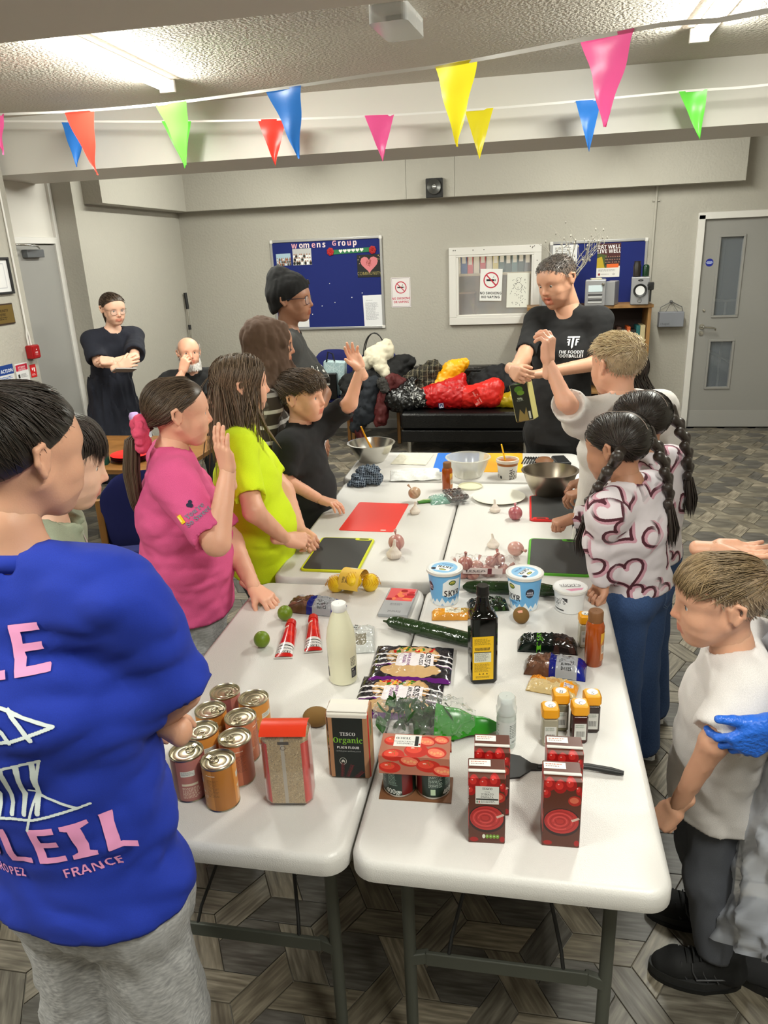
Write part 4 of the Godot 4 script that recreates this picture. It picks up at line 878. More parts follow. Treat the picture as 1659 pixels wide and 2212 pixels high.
	for q in [[60,70,46,0],[150,40,40,1],[250,60,52,1],[330,40,44,1],[80,200,62,0],[200,150,66,0],[310,160,56,1],[170,250,58,1],[270,290,66,0],[60,320,60,0],[350,330,60,1]]: tomato(c,q[0],q[1],q[2],q[3]==1)
	c.rect(70,6,150,110,Color(.88,.88,.86)).text("TESCO",120,40,18,Color(.1,.1,.1),0,1.0,PI,true).text("ITALIAN CHOPPED",132,70,11,Color(.2,.2,.2),0,.0,PI).text("TOMATOES",132,88,13,Color(.2,.2,.2),0,.0,PI).rect(186,16,20,90,Color(.06,.1,.08)).rect(208,84,10,14,Color(.7,.1,.1))
	o=thing("tomato_multipack","multipack of chopped tomato tins in a tomato-printed sleeve","multipack",V(.108,T,-.226),.04)
	var sl:=c.material(.4)
	mb=MB.new(); mb.box(V(0,.111,0),V(.15,.0012,.078),.0,Basis.IDENTITY,{"+y": Rect2(0,.0,1,.55),"-y": Rect2(0,0,.02,.02)}); mb.quad(V(-.075,.068,.0405),V(.075,.068,.0405),V(.075,.1115,.039),V(-.075,.1115,.039),V(0,.2,1),[Vector2(0,1),Vector2(1,1),Vector2(1,.55),Vector2(0,.55)])
	mb.quad(V(-.075,.068,-.0405),V(.075,.068,-.0405),V(.075,.1115,-.039),V(-.075,.1115,-.039),V(0,.2,-1),[Vector2(0,1),Vector2(1,1),Vector2(1,.55),Vector2(0,.55)])
	part(o,"card_sleeve",mb,sl)
	mb=MB.new(); mb.box(V(0,.001,0),V(.156,.002,.082),.0); part(o,"card_base",mb,mat(Color(.45,.29,.17),.7))
	c=Canvas.new(512,192,Color(.03,.16,.12))
	for q in [0,256]:
		c.lines(q+20,26,80,120,18,Color(.75,.8,.76),q).lines(q+110,26,50,120,18,Color(.6,.7,.64),q+1).rect(q+20,60,70,12,Color(.82,.82,.76)).rect(q+180,0,60,192,Color(.42,.06,.07)).text("400g",q+130,174,24,Color(.9,.92,.9),0,1.0).text("e",q+170,174,20,Color(.9,.92,.9),0,1.0).rect(q+30,150,24,30,Color(.75,.85,.72))
	MAT.tomcan=c.material(.35)
	for q in [-.037,.037]:
		mb=MB.new(); mb.lathe([Vector2(.0355,.006),Vector2(.0362,.008),Vector2(.0362,.1),Vector2(.0355,.103)],36,Transform3D(Basis(Vector3.UP,-1.2+q*20.0),V(q,.002,0))); var tc:=part(o,"tomato_tin",mb,MAT.tomcan)
		mb=MB.new(); mb.lathe([Vector2(.001,0),Vector2(.036,.0),Vector2(.0366,.003),Vector2(.0355,.006)],36,Transform3D(Basis.IDENTITY,V(q,.002,0))); part(tc,"tin_base",mb,MAT.steel); mb=MB.new(); mb.lathe([Vector2(.0355,.103),Vector2(.0366,.106),Vector2(.034,.108),Vector2(.001,.105)],36,Transform3D(Basis.IDENTITY,V(q,.002,0))); part(tc,"tin_lid",mb,MAT.steel)
	# passata
	var ms:=[]
	for k in 2:
		c=Canvas.new(512,512,Color(.34,.17,.12))
		for h in 2:
			var x:=h*256.0
			for q in [[40,90,40],[110,100,44],[180,84,40],[235,120,30],[20,150,30]]:
				c.oval(x+q[0],q[1],minf(q[2],255-q[0]),q[2],Color(.62,.09,.09)).oval(x+q[0]-6,q[1]-8,minf(q[2],255-q[0])*.6,q[2]*.6,Color(.78,.18,.16)).oval(x+q[0]-12,q[1]-16,5,4,Color(.95,.7,.68))
			c.oval(x+210,190,44,34,Color(.66,.16,.12)).oval(x+206,186,30,20,Color(.8,.4,.3))
			c.oval(x+128,340,127,96,Color(.17,.09,.08)).oval(x+128,334,116,84,Color(.7,.17,.16))
			for r in 5:
				var ps:=[]
				for i in 20: ps.append(Vector2(x+118+cos(i*.3+r)*(98-r*17),334+sin(i*.3+r)*(68-r*12)))
				c.line(ps,7,Color(.8,.28,.27) if r % 2 else Color(.6,.11,.12))
			c.poly(PackedVector2Array([Vector2(x+190,320),Vector2(x+240,300),Vector2(x+250,312),Vector2(x+200,334)]),Color(.8,.7,.65))
			c.oval(x+40,486,30,16,Color(.6,.06,.06)).oval(x+236,480,18,20,Color(.6,.06,.06))
		if k==0:
			c.rect(50,116,160,120,Color(.85,.85,.83)).text("TESCO",130,133,15,Color(.1,.1,.1),0,1.0,.0,true).text("ITALIAN",130,154,7,Color(.3,.3,.3),0).text("TOMATO",130,170,14,Color(.15,.15,.15),0,.0,.0,true).text("PASSATA",130,189,14,Color(.15,.15,.15),0,.0,.0,true).rect(54,200,152,9,Color(.08,.1,.08)).rect(58,214,7,16,Color(.1,.35,.15)).rect(65,214,7,16,Color(.85,.85,.85)).rect(72,214,7,16,Color(.7,.1,.1)).lines(86,214,110,16,2,Color(.4,.4,.4),3)
			for i in 5: c.oval(108+i*24,462,11,15,Color(.42,.6,.16) if i else Color(.85,.85,.8)).rect(103+i*24,458,10,4,Color(.9,.92,.85))
		ms.append(c.material(.35))
	carton(Vector2(.265,-.116),.07,"front left passata carton with the white label panel",ms[0])
	carton(Vector2(.272,-.196),.05,"passata carton directly behind the labelled one",ms[1])
	carton(Vector2(.409,-.126),.03,"front right passata carton without a white label",ms[1])
	carton(Vector2(.417,-.208),.03,"passata carton behind the front right one",ms[1])
	o=thing("black_spatula","black plastic turner lying behind the passata cartons","spatula",V(0,T,0))
	mb=MB.new(); mb.slab(PackedVector2Array([Vector2(.3,-.365),Vector2(.33,-.36),Vector2(.355,-.338),Vector2(.38,-.333),Vector2(.38,-.317),Vector2(.355,-.314),Vector2(.33,-.286),Vector2(.3,-.278)]),.002,.006,.001); part(o,"blade",mb,MAT.dark)
	mb=MB.new(); mb.tube([V(.37,.006,-.325),V(.42,.012,-.33),V(.48,.011,-.334),V(.53,.008,-.33),V(.556,.007,-.326)],[.006,.008,.0085,.009,.006],10,true,.7); part(o,"handle",mb,MAT.dark)
	# salt grinder
	o=thing("salt_grinder","small glass salt grinder with clear cap","grinder",V(.297,T,-.405))
	mb=MB.new(); mb.lathe([Vector2(.001,.0),Vector2(.021,.0),Vector2(.0225,.003),Vector2(.0225,.085),Vector2(.019,.094),Vector2(.001,.095)],28); part(o,"glass_jar",mb,mat(Color(.72,.76,.74),.12))
	c=Canvas.new(192,96,Color(.8,.83,.82)); c.lines(12,14,60,60,8,Color(.35,.4,.38),3).lines(110,14,60,60,9,Color(.35,.4,.38),4).text("SEA SALT",45,88,9,Color(.25,.3,.3),0,1.0)
	mb=MB.new(); mb.lathe([Vector2(.0229,.015),Vector2(.0229,.075)],28); part(o,"label",mb,c.material(.4))
	m=mat(Color(.85,.88,.87,.45),.08); m.transparency=BaseMaterial3D.TRANSPARENCY_ALPHA
	mb=MB.new(); mb.lathe([Vector2(.024,.092),Vector2(.0245,.104),Vector2(.022,.108),Vector2(.021,.13),Vector2(.018,.134),Vector2(.001,.134)],28); part(o,"clear_cap",mb,m)
	mb=MB.new(); mb.lathe([Vector2(.015,.095),Vector2(.013,.118),Vector2(.001,.118)],20); part(o,"grinder_head",mb,mat(Color(.8,.82,.82),.3))
	# spice jars
	var sp:=[[Vector2(.397,-.425),"front left spice jar, pale powder and G sticker",Color(.62,.6,.52),"G"],[Vector2(.424,-.487),"back left spice jar with olive powder",Color(.42,.4,.3),"B"],[Vector2(.466,-.445),"front right spice jar with dark red powder",Color(.24,.09,.07),"C"],[Vector2(.497,-.49),"back right spice jar with brown powder and S sticker",Color(.16,.09,.07),"S"],[Vector2(.512,-.9),"spice jar standing behind the honey bottle",Color(.7,.68,.6),"M"]]
	for s in sp:
		o=thing("spice_jar",s[1],"spice jar",V(s[0].x,T,s[0].y),.1,"square spice jars with yellow caps")
		mb=MB.new(); mb.box(V(0,.038,0),V(.037,.076,.037),.005); part(o,"glass_jar",mb,mat(s[2],.15))
		c=Canvas.new(96,128,Color(.82,.82,.8)); c.lines(8,8,80,30,4,Color(.3,.4,.3),5)
		for k in 15: c.rect(14+k*4.6,60,1+(k*7) % 3,44,Color(.1,.1,.1))
		if not MAT.has("barcode"): MAT.barcode=c.material(.4)
		sheet(o,"label",V(.0,.035,.019),.027,.044,MAT.barcode,"",.0,.0004)
		mb=MB.new(); mb.box(V(0,.09,0),V(.04,.03,.04),.006); part(o,"yellow_cap",mb,MAT.capyellow if MAT.has("capyellow") else set_cap())
		c=Canvas.new(64,64,Color(0,0,0,0)).oval(32,32,31,31,Color(.9,.9,.88)).text(s[3],32,46,28,Color(.25,.25,.3),0,.0,.3)
		mb=MB.new(); disc(mb,.0135,.1055,20); part(o,"cap_sticker",mb,c.material(.5,true),Transform3D.IDENTITY,"round white sticker")
	# ginger bag and date packs
	c=Canvas.new(256,160,Color(.78,.68,.48)); c.rect(0,0,90,70,Color(.9,.55,.05)).lines(10,10,70,50,6,Color(.5,.28,.05),2).rect(170,40,86,90,Color(.88,.58,.1)).rect(186,70,50,30,Color(.8,.78,.8)).lines(190,74,40,20,3,Color(.3,.2,.4),4).oval(130,60,36,20,Color(.72,.56,.32))
	solo("ginger_packet",pillow(.13,.07,.016,3,.007),c.material(.2),"crumpled clear packet with orange print behind the spice jars","packet",V(.413,T,-.66),"",-.22)
	c=Canvas.new(320,192,Color(.34,.22,.16))
	for k in 60: c.oval(rg.randf()*130,rg.randf()*192,16,10,Color(.34,.22,.16).lerp(Color(.52,.37,.29),rg.randf()),rg.randf()*3.0)
	c.rect(130,0,34,192,Color(.06,.1,.45)).rect(164,0,110,192,Color(.6,.61,.63)).rect(274,0,46,192,Color(.06,.12,.5)).rect(20,12,70,40,Color(.8,.8,.8)).lines(26,16,60,30,4,Color(.3,.3,.3),3)
	c.oval(196,24,16,9,Color(.25,.15,.12)).oval(232,24,16,9,Color(.25,.15,.12)).text("DATES",218,66,15,Color(.12,.12,.13),0,.0,PI).text("finest",218,116,22,Color(.15,.15,.16),0,.0,.0,true).text("JUMBO",218,150,13,Color(.1,.1,.1),0,1.0).text("DATES",218,174,13,Color(.1,.1,.1),0,1.0)
	MAT.dates=c.material(.18)
	solo("date_packet",pillow(.165,.085,.036,5,.006),MAT.dates,"silver and blue date packet on the right table beside the honey","packet",V(.424,T,-.752),"date packets",-.12)
	solo("date_packet",pillow(.19,.085,.036,8,.006),MAT.dates,"silver and blue date packet behind the milk bottle","packet",V(-.345,T,-1.05),"date packets",-.1)
	c=Canvas.new(256,128,Color(.02,.07,.055)); c.rect(150,0,106,128,Color(.1,.06,.05))
	for k in 30: c.oval(rg.randf_range(160,250),rg.randf()*128,12,7,Color(.16,.09,.07).lerp(Color(.25,.16,.13),rg.randf()),rg.randf()*3)
	c.text("Organic",88,84,26,Color(.35,.62,.15),0,1.0,-PI/2,true).text("TESCO",62,64,12,Color(.85,.85,.85),0,1.0,-PI/2)
	solo("organic_packet",pillow(.17,.07,.034,9,.008),c.material(.15),"dark green Organic packet of dark fruit above the date packet","packet",V(.405,T,-.875),"",-.02)
	# honey, maple
	var amber:=mat(Color(.6,.27,.07),.08)
	for s in [[Vector2(.529,-.8),1.0,"tall amber honey bottle at the table's right edge"],[Vector2(-.036,-2.372),.86,"amber syrup bottle in front of the clear bowl"]]:
		o=thing("honey_bottle",s[2],"bottle",V(s[0].x,T,s[0].y),.5,"amber bottles with brown caps")
		var hh: float=s[1]
		mb=MB.new(); mb.lathe([Vector2(.001,0),Vector2(.022,.0),Vector2(.025,.004),Vector2(.0255,.12*hh),Vector2(.022,.132*hh),Vector2(.019,.136*hh),Vector2(.001,.136*hh)],32); part(o,"glass_bottle",mb,amber)
		mb=MB.new(); mb.lathe([Vector2(.02,.132*hh),Vector2(.0205,.136*hh),Vector2(.0205,.162*hh),Vector2(.018,.166*hh),Vector2(.001,.166*hh)],28); part(o,"brown_cap",mb,mat(Color(.46,.3,.16),.5))
		if not MAT.has("honeylab"):
			c=Canvas.new(96,128,Color(.72,.48,.32)); c.poly(PackedVector2Array([Vector2(0,0),Vector2(96,0),Vector2(0,50)]),Color(.85,.65,.2)); c.rect(10,56,60,40,Color(.8,.78,.74)); c.lines(14,60,50,30,5,Color(.3,.25,.2),2); MAT.honeylab=c.material(.4)
		mb=MB.new()
		mb.grid(8,6,func(u,v):
			var a: float=lerpf(.1,1.5,u)
			return V(sin(a)*.0259,(.02+v*.085)*hh,cos(a)*.0259))
		part(o,"label",mb,MAT.honeylab)
	# olive oil
	o=thing("olive_oil_bottle","tall square dark olive oil bottle with yellow label","bottle",V(.226,T,-.688),.22)
	var glass:=mat(Color(.012,.016,.008),.06)
	mb=MB.new(); mb.box(V(0,.102,0),V(.072,.204,.066),.008); part(o,"square_body",mb,glass)
	var f:=Sdf.new(); f.cap(V(-.022,.197,-.02),V(.022,.197,.02),.011,.011,.012); f.cap(V(.022,.197,-.02),V(-.022,.197,.02),.011,.011,.012); f.cap(V(0,.196,0),V(0,.23,0),.028,.013,.02); f.cap(V(0,.225,0),V(0,.262,0),.0135,.0135,.02)
	mb=MB.new(); f.build(.004,mb); part(o,"shoulder",mb,glass)
	mb=MB.new(); mb.lathe([Vector2(.0165,.252),Vector2(.0175,.255),Vector2(.0175,.262),Vector2(.0165,.264),Vector2(.0165,.278),Vector2(.015,.281),Vector2(.001,.281)],24); part(o,"screw_cap",mb,mat(Color(.03,.03,.025),.35))
	c=Canvas.new(160,400,Color(.9,.72,.03)); c.lines(14,20,130,60,8,Color(.35,.28,.05),1)
	for k in 12: c.line([Vector2(20+k*10,100),Vector2(26+k*9,124)],6,Color(.3,.24,.05))
	c.rect(12,140,130,8,Color(.1,.1,.1)).rect(12,148,130,88,Color(.85,.85,.78)).lines(18,154,116,76,9,Color(.4,.4,.4),2).lines(14,250,130,80,11,Color(.4,.32,.06),3)
	for k in 3: c.poly(PackedVector2Array([Vector2(46+k*28,350),Vector2(62+k*28,350),Vector2(54+k*28,338)]),Color(.15,.12,.03))
	c.lines(24,366,110,20,3,Color(.3,.25,.05),4)
	sheet(o,"front_label",V(-.004,.082,.0334),.056,.13,c.material(.4),"",.0,.0004)
	mb=MB.new(); for k in 5: mb.box(V(.0362,.06+k*.016,.006*(k % 2)),V(.001,.006,.022),.0)
	part(o,"embossed_marks",mb,mat(Color(.12,.12,.1),.3))
	# kiwis, limes
	for s in [[Vector2(-.172,-.424),1.35,"brown kiwi behind the flour bag"],[Vector2(.328,-1.025),1.05,"round brown kiwi with sticker near the skyr tub"]]:
		mb=MB.new()
		var pr:=[]
		for k in 15: pr.append(Vector2(maxf(.001,sin(PI*k/14)*.0255),-cos(PI*k/14)*.0255*s[1]))
		mb.lathe(pr,24,xf(V(0,.0255,0),0,0,90 if s[1]>1.2 else 12))
		o=thing("kiwi_fruit",s[2],"kiwi",V(s[0].x,T,s[0].y),.2,"kiwi fruit"); part(o,"fruit",mb,cloth(Color(.5,.37,.17),TEX.weave,20.0,.85))
		if s[1]<1.2:
			mb=MB.new(); mb.grid(5,5,func(u,v):
				var d:=V((u-.5)*.55-.25,.75,(v-.5)*.4+.6).normalized()
				return V(0,.0255,0)+d*.0272)
			part(o,"sticker",mb,mat(Color(.85,.6,.5),.4))
	for s in [[Vector2(-.424,-.965),"lime tucked behind the left puree tube"],[Vector2(-.442,-.79),"lime nearest the table's left edge"]]:
		mb=MB.new()
		var pr:=[Vector2(.001,.0)]
		for k in 15: pr.append(Vector2(maxf(.002,sin(PI*(k+.5)/15)*.0245),.0255-cos(PI*(k+.5)/15)*.0255))
		pr.append(Vector2(.001,.053)); mb.lathe(pr,24,xf(V(0,.0,0)))
		var lm:=mat(Color(.42,.52,.07),.32); lm.normal_enabled=true; lm.normal_texture=TEX.skin_n; lm.uv1_triplanar=true; lm.uv1_scale=Vector3.ONE*30.0
		solo("lime",mb,lm,s[1],"lime",V(s[0].x,T,s[0].y),"limes on the front left table")
	# skyr, siggi's
	skyr(Vector2(.076,-1.152),PI-.3,"left skyr tub beside the net of onions")
	skyr(Vector2(.337,-1.138),-2.1,"right skyr tub in front of the green-edged board")
	o=thing("yogurt_pot","low white and pink siggi's yogurt pot at the table's far corner","pot",V(.481,T,-1.135),.1)
	c=Canvas.new(768,192,Color(.88,.88,.88))
	for q in [300,640]:
		c.rect(q-110,20,22,150,Color(.85,.6,.68)).text("siggi's",q-10,76,44,Color(.15,.15,.18),0,.0,.0,true).text("SKYR",q-10,108,18,Color(.3,.3,.3),0).rect(q-80,150,140,12,Color(.1,.1,.1)).lines(q-70,122,90,16,2,Color(.5,.5,.5),3).poly(PackedVector2Array([Vector2(q+40,40),Vector2(q+90,40),Vector2(q+90,80)]),Color(.2,.2,.22))
	mb=MB.new(); mb.lathe([Vector2(.04,.0),Vector2(.0435,.003),Vector2(.051,.074)],48); mb.lathe([Vector2(.001,.0),Vector2(.04,.0)],24); part(o,"pot_wall",mb,c.material(.35))
	c=Canvas.new(256,256,Color(.88,.88,.88)).text("siggi's",128,110,44,Color(.3,.3,.32),0,.0,.0,true).rect(50,140,156,9,Color(.35,.35,.36)).poly(PackedVector2Array([Vector2(80,190),Vector2(230,160),Vector2(210,200),Vector2(120,225)]),Color(.85,.58,.68))
	mb=MB.new(); mb.lathe([Vector2(.052,.072),Vector2(.055,.073),Vector2(.055,.08),Vector2(.052,.081),Vector2(.001,.0802)],40); var ld:=part(o,"lid",mb,MAT.white)
	mb=MB.new(); disc(mb,.051,.0813); part(ld,"lid_print",mb,c.material(.4))
	# cucumbers
	var cuc:=mat(Color(.13,.21,.1),.16); cuc.normal_enabled=true; cuc.normal_texture=bump(noise(.02,3,3),256,5.0); cuc.uv1_triplanar=true; cuc.uv1_scale=Vector3.ONE*7.0
	o=thing("cucumber","long shrink-wrapped cucumber across the table seam","cucumber",V(0,T,0),.0,"cucumbers")
	mb=MB.new(); mb.tube([V(-.085,.02,-.95),V(-.075,.022,-.947),V(-.05,.0225,-.94),V(.05,.0225,-.905),V(.15,.0225,-.868),V(.2,.0225,-.85),V(.225,.0215,-.842),V(.235,.02,-.838)],[.006,.016,.0215,.0225,.0225,.021,.015,.004],18); part(o,"cucumber_body",mb,cuc)
	mb=MB.new(); mb.tube([V(-.098,.02,-.955),V(-.084,.02,-.95)],[.003,.005],8); part(o,"stalk",mb,mat(Color(.2,.24,.1),.6))
	o=thing("cucumber","cucumber lying behind the skyr tubs","cucumber",V(0,T,0),.0,"cucumbers")
	mb=MB.new(); mb.tube([V(.13,.02,-1.225),V(.145,.022,-1.226),V(.17,.0225,-1.227),V(.3,.0225,-1.23),V(.4,.0225,-1.224),V(.45,.0215,-1.22),V(.465,.02,-1.218)],[.005,.017,.022,.0225,.022,.016,.004],18); part(o,"cucumber_body",mb,cuc)
	# packet of greens, ginger label packet, net of onions
	c=Canvas.new(192,128,Color(.05,.1,.05)); for k in 30: c.oval(rg.randf_range(60,190),rg.randf()*128,12,6,Color(.08,.2,.07).lerp(Color(.2,.3,.15),rg.randf()),rg.randf()*3)
	c.rect(0,0,60,128,Color(.09,.1,.08))
	solo("herb_packet",pillow(.13,.075,.022,15,.007),c.material(.15),"small dark packet of green herbs between the skyr tubs","packet",V(.22,T,-1.125),"",.2)
	c=Canvas.new(192,96,Color(.8,.55,.22)); c.oval(40,50,50,36,Color(.85,.58,.15)).oval(140,40,40,28,Color(.65,.52,.22)).rect(60,20,74,54,Color(.86,.84,.78)).text("GINGER",97,44,12,Color(.4,.3,.12),0,.0,PI,true).lines(74,56,46,10,2,Color(.5,.45,.35),3)
	solo("ginger_packet",pillow(.135,.06,.018,19,.006),c.material(.2),"packet of root ginger with GINGER label beside the left skyr tub","packet",V(.112,T,-1.045),"",.12)
	o=thing("onion_net","clear bag holding several small red onions and shallots","bag",V(.195,T,-1.37),.15)
	c=Canvas.new(96,48,Color(.85,.78,.76)).rect(60,0,10,48,Color(.45,.2,.22)).text("TESCO",30,24,12,Color(.2,.15,.15),0,1.0).lines(8,30,44,12,2,Color(.4,.3,.3),2)
	for k in 9:
		var on:=onion_mesh(.021+.003*(k % 3),60+k,Color(.3,.09,.09),Color(.52,.28,.22),.95)
		part(o,"shallot",on,MAT.onion if MAT.has("onion") else set_onion(),xf(V(-.07+(k % 4)*.042,.002+(.034 if k>5 else .0),-.03+(k/4)*.036-(.02 if k>5 else .0)),rg.randf_range(-60,60),rg.randf()*360,rg.randf_range(-40,40)))
	mb=blob([[V(-.06,.03,-.01),V(.08,.032,-.005),.045,.045],[V(-.09,.05,-.02),V(-.07,.04,-.01),.03,.04]],.03,.014,61,Vector3(30,30,30),.007,.001)
	part(o,"clear_film",mb,MAT.wrapfilm)
	sheet(o,"paper_band",V(-.01,.04,.048),.14,.022,c.material(.5),"",-3.0)
	# milk
	o=thing("milk_bottle","tall plastic bottle of milk with white cap","bottle",V(-.154,T,-.64))
	mb=MB.new(); mb.lathe([Vector2(.001,.0),Vector2(.034,.0),Vector2(.039,.005),Vector2(.0395,.05),Vector2(.0395,.095),Vector2(.04,.097),Vector2(.0405,.13),Vector2(.036,.16),Vector2(.026,.195),Vector2(.019,.212),Vector2(.018,.22),Vector2(.001,.22)],40); part(o,"bottle_body",mb,mat(Color(.86,.85,.74),.25))
	mb=MB.new(); mb.lathe([Vector2(.0195,.214),Vector2(.0205,.216),Vector2(.0205,.233),Vector2(.019,.235),Vector2(.001,.235)],28); part(o,"screw_cap",mb,mat(Color(.88,.88,.87),.35))
	c=Canvas.new(64,128,Color(0,0,0,0)); c.lines(8,8,44,50,6,Color(.2,.2,.22),3).rect(10,66,40,54,Color(.2,.2,.22)).rect(16,72,10,8,Color(.8,.8,.75)).lines(14,88,32,28,5,Color(.8,.8,.75),5)
	for s in [-1.0,1.0]:
		mb=MB.new()
		mb.grid(8,6,func(u,v):
			var a: float=s*1.15+(u-.5)*.8
			return V(sin(a)*.0399,.018+v*.07,cos(a)*.0399))
		part(o,"printed_text",mb,c.material(.4,true))
	# tomato puree tubes
	c=Canvas.new(96,192,Color(.78,.07,.05)); c.rect(0,118,96,56,Color(.86,.85,.84)).rect(0,132,96,5,Color(.08,.1,.1)).text("TESCO",48,168,12,Color(.15,.15,.15),0,1.0,PI,true).text("TOMATO PUREE",48,150,8,Color(.2,.2,.2),0,1.0,PI).oval(30,40,14,12,Color(.86,.2,.12)).oval(60,64,16,12,Color(.86,.16,.1)).rect(20,20,26,8,Color(.9,.8,.75))
	var tm:=c.material(.22)
	for s in [[Vector2(-.372,-.82),.16,"puree tube on the left, pointing at the lime"],[Vector2(-.302,-.862),.26,"puree tube on the right, nearer the milk"]]:
		o=thing("puree_tube",s[2],"tube",V(s[0].x,T,s[0].y),s[1],"red tubes of tomato puree")
		mb=MB.new()
		mb.grid(14,14,func(u,v):
			var w: float=lerpf(.027,.018,v); var h: float=lerpf(.003,.019,pow(v,.8))
			var a: float=PI*u
			return V(-cos(a)*w,.001+sin(a)*h*1.7,.09-v*.165))
		mb.grid(14,4,func(u,v): return V((u-.5)*2.0*lerpf(.027,.018,v),.0006,.09-v*.165),true)
		part(o,"tube_body",mb,tm)
		mb=MB.new(); mb.tube([V(0,.018,-.072),V(0,.018,-.098)],[.0165,.0155],18); part(o,"red_cap",mb,mat(Color(.75,.08,.05),.3))
		mb=MB.new(); mb.box(V(0,.002,.091),V(.055,.003,.008),.001); part(o,"crimped_end",mb,mat(Color(.8,.78,.76),.3))
	# lemons in a net
	o=thing("lemon_net","yellow net of lemons with a paper band","net",V(-.255,T,-1.2),.1)
	var lem:=mat(Color(.94,.78,.08),.4); lem.normal_enabled=true; lem.normal_texture=TEX.skin_n; lem.uv1_triplanar=true; lem.uv1_scale=Vector3.ONE*26.0
	for k in 4:
		mb=MB.new()
		var pr:=[]
		for i in 13: pr.append(Vector2(maxf(.001,sin(PI*i/12)*.029),-cos(PI*i/12)*(.033+.006*pow(absf(cos(PI*i/12)),8.0))))
		mb.lathe(pr,22,xf(V([-.055,-.01,.01,.066][k],[.029,.03,.05,.029][k],[.005,-.03,.02,-.005][k]),[70,90,80,20][k],[30,80,10,60][k],10)); part(o,"lemon",mb,lem)
	c=Canvas.new(160,96,Color(.9,.74,.28)); c.text("BY AVOID US",80,76,12,Color(.25,.2,.05),0,1.0).rect(50,14,60,30,Color(.85,.82,.7)).lines(56,18,46,22,3,Color(.4,.35,.2),3)
	mb=MB.new(); mb.grid(10,14,func(u,v):
		var a: float=lerpf(-1.7,1.7,v)
		return V(.008+(u-.5)*.075,.033+cos(a)*.05,-.002-sin(a)*.052))
	part(o,"paper_band",mb,c.material(.5),xf(Vector3.ZERO,0,-18))
	mb=MB.new()
	var nf:=Sdf.new()
	for k in 4: nf.cap(V([-.055,-.01,.01,.066][k],[.029,.03,.05,.029][k],[.005,-.03,.02,-.005][k]),V([-.045,.0,.0,.06][k],.03,0),.033,.031,.012)
	for k in 22:
		var x:=-.085+k*.0085
		var ps:=[]
		for i in 9:
			var a:=PI*i/8.0
			ps.append(nf.hit(V(x+.01*sin(i*1.3),.03,.0)+V(0,sin(a)*.15,cos(a)*.15),-V(0,sin(a),cos(a)),.16))
		mb.tube(ps,.0008,3,false)
	part(o,"net_threads",mb,mat(Color(.85,.6,.02),.6)).set_meta("kind","stuff")
	# card of chocolate, pouch behind the milk
	c=Canvas.new(128,256,Color(.64,.65,.66)); c.rect(6,4,116,122,Color(.86,.35,.36))
	for k in 14: c.oval(rg.randf_range(14,114),rg.randf_range(10,116),rg.randf_range(8,20),rg.randf_range(8,18),[Color(.62,.05,.1),Color(.9,.5,.3),Color(.75,.1,.15)][k % 3])
	c.text("finest",64,226,16,Color(.3,.3,.32),0,.0,PI,true).lines(34,150,60,24,3,Color(.4,.4,.42),3)
	mb=MB.new(); mb.box(V(0,.006,0),V(.098,.012,.2),.002,Basis.IDENTITY,{"+y": Rect2(0,0,1,1),"*": Rect2(.02,.6,.05,.05)})
	solo("fruit_box",mb,c.material(.3),"flat silver box with red fruit picture beside the table seam","box",V(-.076,T,-1.115),"",-.04)
	c=Canvas.new(96,128,Color(.75,.76,.75)); c.lines(10,10,40,40,4,Color(.3,.3,.3),3).rect(10,60,60,50,Color(.5,.48,.42))
	solo("nut_pouch",pillow(.09,.16,.018,29,.006),c.material(.15),"clear crinkled pouch partly hidden behind the milk bottle","packet",V(-.155,T,-.86),"",.2)
	# flatbread packs
	for s in [[Vector2(.027,-.725),.04,.0,"upper flatbread packet with CROSTA MOLLICA label"],[Vector2(.015,-.565),.02,.0,"lower flatbread packet, half under the tomato pack"]]:
		c=Canvas.new(320,288,Color(.12,.105,.13))
		c.oval(160,110,110,90,Color(.66,.5,.33)).oval(160,105,100,80,Color(.74,.6,.42))
		for k in 26: c.oval(160+rg.randf_range(-80,80),60+rg.randf_range(-24,40),12,7,[Color(.7,.12,.08),Color(.2,.42,.12),Color(.85,.65,.2)][k % 3],rg.randf()*3)
		for k in 6: c.rect(0,90+k*20,320,10,Color(.86,.84,.85) if k % 2==0 else Color(.07,.06,.08))
		c.rect(0,180,320,6,Color(.35,.12,.4)).oval(160,222,120,50,Color(.74,.6,.42)).rect(0,268,320,20,Color(.35,.1,.42))
		c.rect(96,84,150,104,Color(.86,.83,.84)).text("CROSTA",222,138,22,Color(.05,.05,.06),0,1.0,PI/2).text("MOLLICA",196,138,15,Color(.05,.05,.06),0,1.0,PI/2).text("WHOLEBLEND",146,138,12,Color(.4,.15,.4),0,1.0,PI/2).text("PIADINA",128,138,12,Color(.4,.15,.4),0,1.0,PI/2)
		solo("flatbread_packet",pillow(.225,.19 if s[2]==.0 else .15,.012,33,.005),c.material(.15),s[3],"packet",V(s[0].x,T+(.008 if s[0].y<-.7 else .0),s[0].y),"flatbread packets",s[1])
	# spinach bag
	o=thing("spinach_bag","green and clear plastic bag of spinach behind the tomato pack","bag",V(.1,T,-.43),-.05)
	mb=blob([[V(-.09,.035,0),V(.06,.04,-.01),.045,.05],[V(.06,.04,-.01),V(.15,.02,-.03),.045,.012],[V(-.02,.07,.0),V(.02,.075,0),.02,.02]],.04,.02,71,Vector3(26,26,26),.006,.001)
	part(o,"clear_bag",mb,MAT.wrapfilm)
	mb=MB.new()
